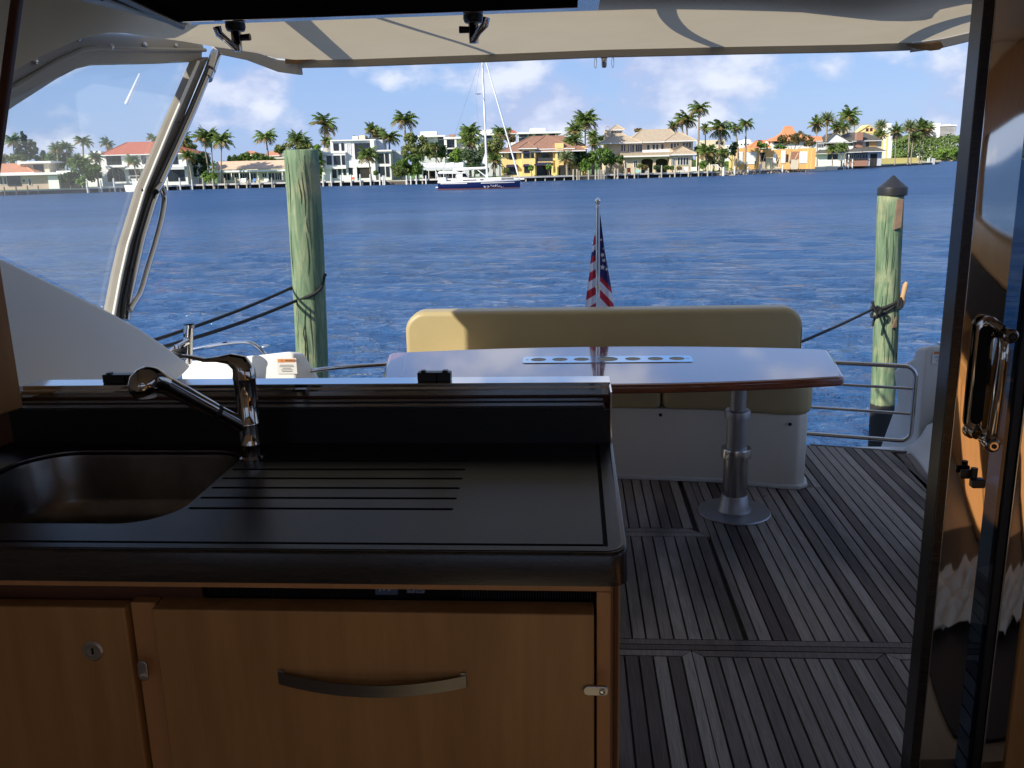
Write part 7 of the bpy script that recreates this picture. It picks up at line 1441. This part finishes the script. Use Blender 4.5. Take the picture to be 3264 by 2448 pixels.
# ---- palms
PL = [
 (A, 150, 250, 92, 'leftmost palm, dark and tall beside the feathery conifer', 'coco', 175, 30), (A, 20, 460, 70, 'low palm at the very left edge of the shore behind the pink ranch', 'coco', None, 34),
 (A, 650, 345, 85, 'left palm of the pair between conifer and white annex', 'coco', 665, 12), (A, 755, 325, 78, 'right palm of the pair between conifer and white annex', 'coco', 770, 12),
 (A, 945, 262, 92, 'single palm standing over the white annex', 'royal', 950, 22), (A, 1215, 290, 80, 'pale green palm left of the red villa roof', 'coco', 1230, 30), (A, 1735, 225, 62, 'dark palm behind the red villa roof ridge', 'coco', None, 40),
 (A, 1515, 480, 88, 'short palm in front of the white villa upper windows', 'coco', 1560, 4), (A, 900, 480, 95, 'broad palm in the thicket left of the white villa', 'coco', 900, 7), (A, 1085, 440, 80, 'palm against the left corner of the white villa', 'coco', 1110, 5),
 (B, 10, 340, 115, 'dark palm right beside the raked canopy post top', 'coco', 20, 16), (B, 245, 330, 115, 'left palm of the tall group of three left of the ranch', 'coco', 310, 5), (B, 330, 300, 95, 'middle palm of the tall group of three left of the ranch', 'coco', 352, 6), (B, 450, 355, 120, 'right palm of the tall group of three, over the ranch roof end', 'coco', 445, 4),
 (B, 65, 530, 88, 'low palm before the right end of the red roofed villa', 'coco', 110, 2), (B, 955, 325, 120, 'solitary palm with leaning trunk above the ranch roof', 'royal', 1005, 26), (B, 1310, 360, 120, 'bushy palm just above the flat top of the thick piling', 'coco', None, 26), (B, 1400, 390, 80, 'second palm above the thick piling, lower', 'coco', None, 28),
 (B, 1615, 175, 140, 'tall royal palm left of the modern white house', 'royal', 1640, 14), (B, 1640, 370, 70, 'small palm tucked under the tall royal palm', 'coco', None, 13), (B, 1545, 560, 100, 'green palm against the right side of the thick piling', 'coco', None, 8),
 (Cz, 125, 235, 90, 'palm behind the modern house roof, left of two', 'coco', 150, 24), (Cz, 215, 275, 80, 'palm behind the modern house roof, right of two', 'coco', 225, 26), (Cz, 325, 330, 120, 'drooping palm behind the right wing of the modern house', 'royal', 330, 18), (B, 2115, 520, 125, 'arching coconut palm before the tall dark glazing', 'coco', 2150, 3),
 (Cz, 500, 130, 135, 'tallest palm left of the white apartments', 'royal', 520, 16), (Cz, 1235, 265, 125, 'coconut palm with orange boots left of the mast', 'coco', 1250, 16), (Cz, 1225, 370, 115, 'lower yellowing palm under the coconut palm left of the mast', 'coco', 1240, 14), (Cz, 1585, 265, 90, 'palm seen between mast and forestay', 'coco', None, 34), (Cz, 1520, 580, 92, 'short palm beside the yellow villa left corner', 'coco', 1525, 4), (Cz, 850, 420, 62, 'thin palm before the apartments left window', 'coco', 858, 20), (Cz, 1680, 235, 40, 'tiny distant palm right of the forestay', 'coco', None, 60),
 (Dz, 590, 235, 135, 'tall palm rising between yellow villa and mansion', 'fan', 590, 12), (Dz, 470, 345, 100, 'palm left of the tall one beside the yellow villa', 'coco', 500, 12), (Dz, 450, 470, 110, 'lower palm over the right end of the yellow villa', 'coco', 470, 8), (Dz, 375, 660, 115, 'pale low date palm before the yellow villa terrace', 'date', 385, 3), (Dz, 670, 400, 75, 'palm right behind the tall palm by the mansion', 'coco', 672, 18), (Dz, 690, 500, 70, 'slim palm near the mansion left eave', 'coco', 690, 10),
 (Dz, 1590, 300, 65, 'small dark palm at the right end of the mansion roof', 'coco', None, 26), (Dz, 1740, 225, 120, 'windswept palm, left of the two tall ones behind the mansion', 'royal', 1760, 20), (Dz, 1690, 250, 90, 'windswept palm furthest left in the clump behind the mansion', 'royal', 1720, 22), (Dz, 1885, 110, 115, 'highest palm with smooth pale trunk right of the mansion', 'royal', 1872, 14), (Dz, 1955, 320, 60, 'small palm right of the smooth trunked palm', 'coco', None, 24), (Dz, 2115, 340, 140, 'large drooping palm between mansion and gutted house', 'royal', 2115, 8),
 (Dz, 1960, 590, 110, 'short bright palm at the right corner of the mansion', 'coco', 1985, 4), (Dz, 2010, 600, 90, 'second short bright palm at the right corner of the mansion', 'coco', 2030, 5), (Dz, 2160, 600, 70, 'low palm beside the leaning pale trunks', 'coco', None, 6),
 (E, 465, 455, 110, 'left palm of the pair above the gutted house', 'royal', 520, 20), (E, 625, 385, 115, 'right palm of the pair above the gutted house', 'royal', 622, 18), (E, 455, 700, 62, 'small palm under the pair by the gutted house', 'coco', 450, 14),
 (Fz, 190, 285, 90, 'dark leaning palm left of the first date palm', 'coco', 205, 28), (Fz, 318, 230, 118, 'silvery date palm over the dark shingle roof', 'date', 300, 30), (Fz, 425, 320, 80, 'low palm right of the silvery date palm', 'coco', None, 34), (Fz, 575, 185, 118, 'highest thin palm above the dark roofed house', 'coco', 575, 40), (Fz, 505, 320, 82, 'palm below left of the highest thin palm', 'coco', None, 36), (Fz, 640, 265, 50, 'distant palm just right of the thin trunk', 'coco', None, 60),
 (Fz, 952, 300, 92, 'date palm in front of the yellow gable', 'date', 940, 22), (Fz, 950, 400, 70, 'lower palm by the yellow house portico', 'coco', None, 20), (Fz, 1130, 370, 88, 'palm with pale trunk right of the portico', 'coco', 1118, 20, 326), (Fz, 1290, 320, 112, 'big date palm, left of two on the point', 'date', 1270, 20, 336), (Fz, 1420, 330, 105, 'green palm right of the big date palm', 'coco', 1405, 18, 350), (Fz, 1470, 340, 105, 'rightmost palm on the point', 'coco', 1430, 18, 352), (Fz, 1335, 430, 90, 'dark drooping palm between the palms of the point', 'royal', 1305, 20, 345), (Fz, 375, 580, 72, 'small pale palm before the dark roofed house, left', 'coco', 385, 4), (Fz, 480, 555, 70, 'small pale palm before the dark roofed house, right', 'coco', 490, 4), (Fz, 525, 560, 50, 'third little palm before the dark roofed house', 'coco', 520, 4),
]
for i, t in enumerate(PL): palm(t[0], t[1], t[2], t[3], t[4], t[5], bx=t[6], dD=t[7], D=t[8] if len(t) > 8 else None, seed=i+1)
# ---- broadleaf trees and shrubs
TR = [
 (A, [(270, 250, 28, 120), (285, 370, 95, 90), (370, 330, 50, 90), (300, 440, 150, 40)], 'tall feathery dark conifer behind the pink ranch', 'leaf_dark', 30, 2200, 285), (A, [(490, 440, 45, 55), (490, 390, 14, 30)], 'small dark conifer right of the tall one', 'leaf_dark', 34, 700, 490), (A, [(20, 440, 60, 50), (170, 450, 90, 50)], 'dark shrubs behind the pink ranch roof', 'leaf_olive', 28, 800, 60),
 (A, [(640, 470, 95, 110), (760, 470, 60, 90)], 'dense green tree between pink ranch and villa', 'leaf', 14, 1600, 650), (A, [(950, 590, 150, 90), (880, 500, 110, 70), (1060, 560, 90, 80), (1040, 640, 60, 80)], 'wide thicket left of the white villa', 'leaf', 6, 2600, 940), (A, [(790, 680, 105, 70)], 'dark grey green bush on the lawn edge', 'leaf_dark', 4, 900, 790), (A, [(930, 710, 45, 55)], 'bright green bush beside the white capped piles', 'leaf_bright', 2, 400, 930),
 (B, [(190, 640, 80, 130), (240, 560, 80, 90)], 'dark tree under the palms left of the ranch', 'leaf_dark', 9, 1500, 190), (B, [(290, 770, 80, 55), (350, 750, 40, 40)], 'bright low bush left of the ranch dock', 'leaf_bright', 2, 700, 290), (B, [(60, 440, 90, 60)], 'yellow green tree crown right of the raked post', 'leaf_olive', 22, 600, 60),
 (B, [(620, 560, 95, 50), (720, 540, 60, 55)], 'rounded green trees behind the ranch roof, left clump', 'leaf', 20, 1300, 620), (B, [(880, 545, 100, 60), (980, 565, 90, 40), (800, 570, 60, 35)], 'rounded green trees behind the ranch roof, right clump', 'leaf', 20, 1700, 880), (B, [(1240, 440, 160, 70), (1100, 450, 60, 45), (1430, 440, 110, 60)], 'green tree mass behind the top of the thick piling', 'leaf_olive', 24, 1500, 1240), (B, [(1540, 480, 50, 90), (1550, 650, 45, 110)], 'tall green shrub against the modern white house left wall', 'leaf_bright', 6, 1100, 1545),
 (Cz, [(640, 400, 165, 110), (560, 330, 90, 60), (740, 480, 140, 90), (560, 480, 110, 90)], 'large olive green tree before the white apartments', 'leaf_olive', 9, 3000, 640), (Cz, [(560, 600, 150, 100), (640, 680, 90, 80), (470, 660, 110, 90)], 'round green tree right of the modern house wing', 'leaf', 5, 2600, 560), (Cz, [(450, 700, 80, 80)], 'olive bush at the water right of the modern house', 'leaf_olive', 3, 700, 450),
 (Cz, [(1290, 560, 130, 110), (1200, 520, 70, 60)], 'dark glossy tree behind the boom', 'leaf_dark', 8, 2000, 1290), (Cz, [(1120, 500, 90, 80), (1080, 560, 70, 70)], 'light green tree right of the apartment windows', 'leaf_bright', 14, 1200, 1120), (Cz, [(1530, 400, 95, 100), (1440, 460, 80, 120), (1560, 500, 70, 80)], 'green tree between mast and yellow villa', 'leaf_olive', 12, 2200, 1500), (Cz, [(1690, 330, 70, 50)], 'dull bare twigged tree right of the forestay', 'leaf_brown', 24, 500, 1690), (Cz, [(920, 490, 60, 90), (800, 480, 60, 70)], 'green tree before the apartment balconies', 'leaf', 22, 900, 900), (Cz, [(1360, 680, 90, 60)], 'dark shrub behind the sailboat mast foot', 'leaf_dark', 3, 600, 1360),
 (Dz, [(740, 650, 130, 100), (820, 610, 80, 60)], 'deep green rounded tree left of the mansion', 'leaf', 5, 2200, 780), (Dz, [(520, 660, 90, 100), (450, 620, 80, 80)], 'grey green bush between yellow villa and mansion', 'leaf_dark', 6, 1600, 500), (Dz, [(590, 750, 60, 70)], 'bright shrub at the dock between villa and mansion', 'leaf_bright', 2, 600, 590), (Dz, [(930, 670, 115, 55), (850, 690, 60, 50)], 'spreading tree with crooked trunk before the mansion', 'leaf', 4, 1300, 850), (Dz, [(760, 435, 45, 35)], 'distant tree crown left of the mansion tower', 'leaf_dark', 30, 300, 760), (Dz, [(1200, 340, 50, 20)], 'twiggy tree top behind the mansion roof', 'leaf_brown', 30, 160, 1200), (Dz, [(1930, 740, 40, 50)], 'small bright bush right of the mansion', 'leaf_bright', 2, 300, 1930), (Dz, [(2060, 660, 130, 110), (1900, 560, 60, 60)], 'green tree behind the short palms at the mansion corner', 'leaf', 12, 1300, 2050),
 (E, [(1330, 620, 160, 100), (1480, 580, 120, 90), (1620, 650, 90, 90), (1200, 600, 60, 60)], 'bronze leaved almond tree before the pagoda roof', 'leaf_brown', 16, 2000, 1400), (E, [(1170, 730, 90, 35)], 'green hedge below the pagoda roof windows', 'leaf', 14, 500, 1170), (E, [(830, 700, 45, 45), (920, 720, 50, 50)], 'yellow green sapling before the left red roof', 'leaf_bright', 12, 420, 880), (E, [(1300, 870, 60, 60), (1400, 860, 70, 60)], 'green tree seen through the gutted house opening', 'leaf', 13, 500, 1350), (E, [(420, 790, 60, 90), (300, 850, 60, 80)], 'shrub left of the gutted house', 'leaf_dark', 8, 600, 400),
 (Fz, [(60, 470, 110, 70), (20, 410, 60, 50)], 'dark leafy tree left of the dark roofed house', 'leaf_brown', 24, 900, 60), (Fz, [(905, 385, 35, 45)], 'yellowish shrub crown by the portico', 'leaf_olive', 24, 260, 905),
]
for i, t in enumerate(TR): tree(t[0], t[1], t[2], t[3], dD=t[4], n=t[5], base=t[6], seed=i+1, sz=.42, name='conifer_tree' if 'conifer' in t[2] else 'shrub' if 'bush' in t[2] or 'shrub' in t[2] else 'broadleaf_tree', cat='shrub' if 'bush' in t[2] or 'shrub' in t[2] else 'tree')
def shr(fn, x, y, r, label, m, dD=2.5, n=260): tree(fn, [(x, y, r, r*.8)], label, m, dD=dD, n=n, base=x, seed=int(x), sz=.3, name='shrub', cat='shrub', limbs=2)
shr(Dz, 1265, 760, 40, 'reddish potted plants before the left mansion arch', 'leaf_brown'); shr(Dz, 1400, 760, 35, 'dark plants between the mansion arches', 'leaf_dark'); shr(Dz, 1515, 765, 30, 'green plants right of the mansion arches', 'leaf'); shr(Dz, 1210, 745, 30, 'grey green plants left of the mansion arches', 'leaf_olive'); shr(Dz, 1580, 770, 26, 'low plants below the mansion narrow windows', 'leaf'); shr(Dz, 1660, 770, 24, 'low plants below the mansion bay windows', 'leaf_brown')
shr(Cz, 1650, 690, 32, 'small potted palm like plant before the yellow villa door', 'leaf_olive', 1); shr(Cz, 1940, 660, 35, 'light green plant before the yellow villa bay', 'leaf_bright', 1); shr(Cz, 2120, 560, 40, 'plants on the yellow villa balcony', 'leaf', 8); shr(Dz, 180, 760, 35, 'green plant beside the yellow villa columns', 'leaf_bright', 1)
shr(B, 1560, 760, 30, 'small shrub at the left foot of the modern white house', 'leaf', 2); shr(Cz, 170, 720, 26, 'small plant before the right wing of the modern white house', 'leaf', 2)
# ---- far belt of green behind the houses, and the mangrove wood
def belt(name, label, pts, hfun, depth, n, sz, m, seed, cat='trees'):
    rg = random.Random(seed); b = MB()
    for i in range(n):
        t = rg.random()*(len(pts)-1); k = int(t); p = pts[k].lerp(pts[k+1], t-k); u = rg.random(); p = p+FH*u*depth; hh = hfun(p.dot(RH), u)
        z = .8+hh*(rg.random()**.55); v = Vector((rg.gauss(0, 1), rg.gauss(-.6, 1), rg.gauss(.6, 1))).normalized(); t_ = v.orthogonal().normalized(); t_.rotate(Matrix.Rotation(rg.uniform(0, 6.3), 3, v)); bb = v.cross(t_); s_ = sz*rg.uniform(.6, 1.3); q = Vector((p.x, p.y, z))
        b.add([q-t_*s_*.5, q+bb*s_*.4, q+t_*s_*.5, q-bb*s_*.4], [(0, 1, 2, 3)])
    tag(mk(name, b, m), label, cat, kind='stuff')
bp = [ond((px, hz_y(px)), d) for px, d in ((-500, 290), (300, 300), (1000, 300), (1700, 300), (2300, 330), (2750, 420))]
belt('distant_greenery', 'low distant greenery filling the gaps behind the shore houses', bp, lambda x, u: 3.8+1.5*sin(x*.045)+1.2*sin(x*.13+1), 25, 12000, 1.1, M['leaf'], 3)
mg = [ond((px, hz_y(px)), d) for px, d in ((2700, 706), (2850, 686), (2980, 656), (3080, 646), (3300, 628), (3800, 610))]
clm = random.Random(2); cl_ = [(clm.uniform(0, 1), clm.uniform(0, 1)) for _ in range(90)]
def belt2():
    rg = random.Random(21); b = MB(); L_ = []
    for i in range(150):
        t = rg.random()*(len(mg)-1); k = int(t); p = mg[k].lerp(mg[k+1], t-k); u = rg.random()**1.3; r_ = rg.uniform(4, 7.5); L_.append((p+FH*(3+u*60), r_, rg.uniform(.8, 1.0)*(7+12*min(1, u*2.2))))
    for i in range(26000):
        c, r_, h_ = L_[i % len(L_)]; v = Vector((rg.gauss(0, 1), rg.gauss(0, 1), rg.gauss(0, 1))).normalized(); base_ = Vector((c.x, c.y, h_-r_*.5)); q = base_+Vector((v.x*r_, v.y*r_, v.z*r_*.75 if v.z > 0 else v.z*h_*.8)); q.z = max(.6, q.z)*rg.uniform(.93, 1.02)
        nrm = (v+Vector((rg.gauss(0, .4), rg.gauss(0, .4), rg.gauss(0, .4)))).normalized(); t_ = nrm.orthogonal().normalized(); t_.rotate(Matrix.Rotation(rg.uniform(0, 6.3), 3, nrm)); bb = nrm.cross(t_); s_ = rg.uniform(1.0, 2.0)
        b.add([q-t_*s_*.5, q+bb*s_*.4, q+t_*s_*.5, q-bb*s_*.4], [(0, 1, 2, 3)])
    tag(mk('mangrove_wood', b, M['mangrove']), 'dense mangrove wood lining the far bank at the right', 'trees', kind='stuff')
belt2()
tree(Fz, [(1760, 620, 115, 60), (1860, 610, 60, 50)], 'brighter round mangrove tree at the front of the far wood', 'leaf_bright', n=1500, base=1770, D=640, sz=1.5, seed=77)
for o in list(bpy.data.objects):
    if o.type == 'MESH' and not o.data.polygons: bpy.data.objects.remove(o)

q0, q1 = ond(G(988, 520), 6000), ond(G(893, 735), 6000); b = MB(); b.tube([q0, q1], [8, 16], n=6)
M['streak_white'] = mat('white_streak', (.85, .88, .92), 1, var=.1, vs=.004, trans=.5, spec=0)
solo('streak', b, M['streak_white'], 'short white slanting contrail in the sky above the red roofed villa', 'streak')  # thin white tube drawn as a pale slanting line across the sky
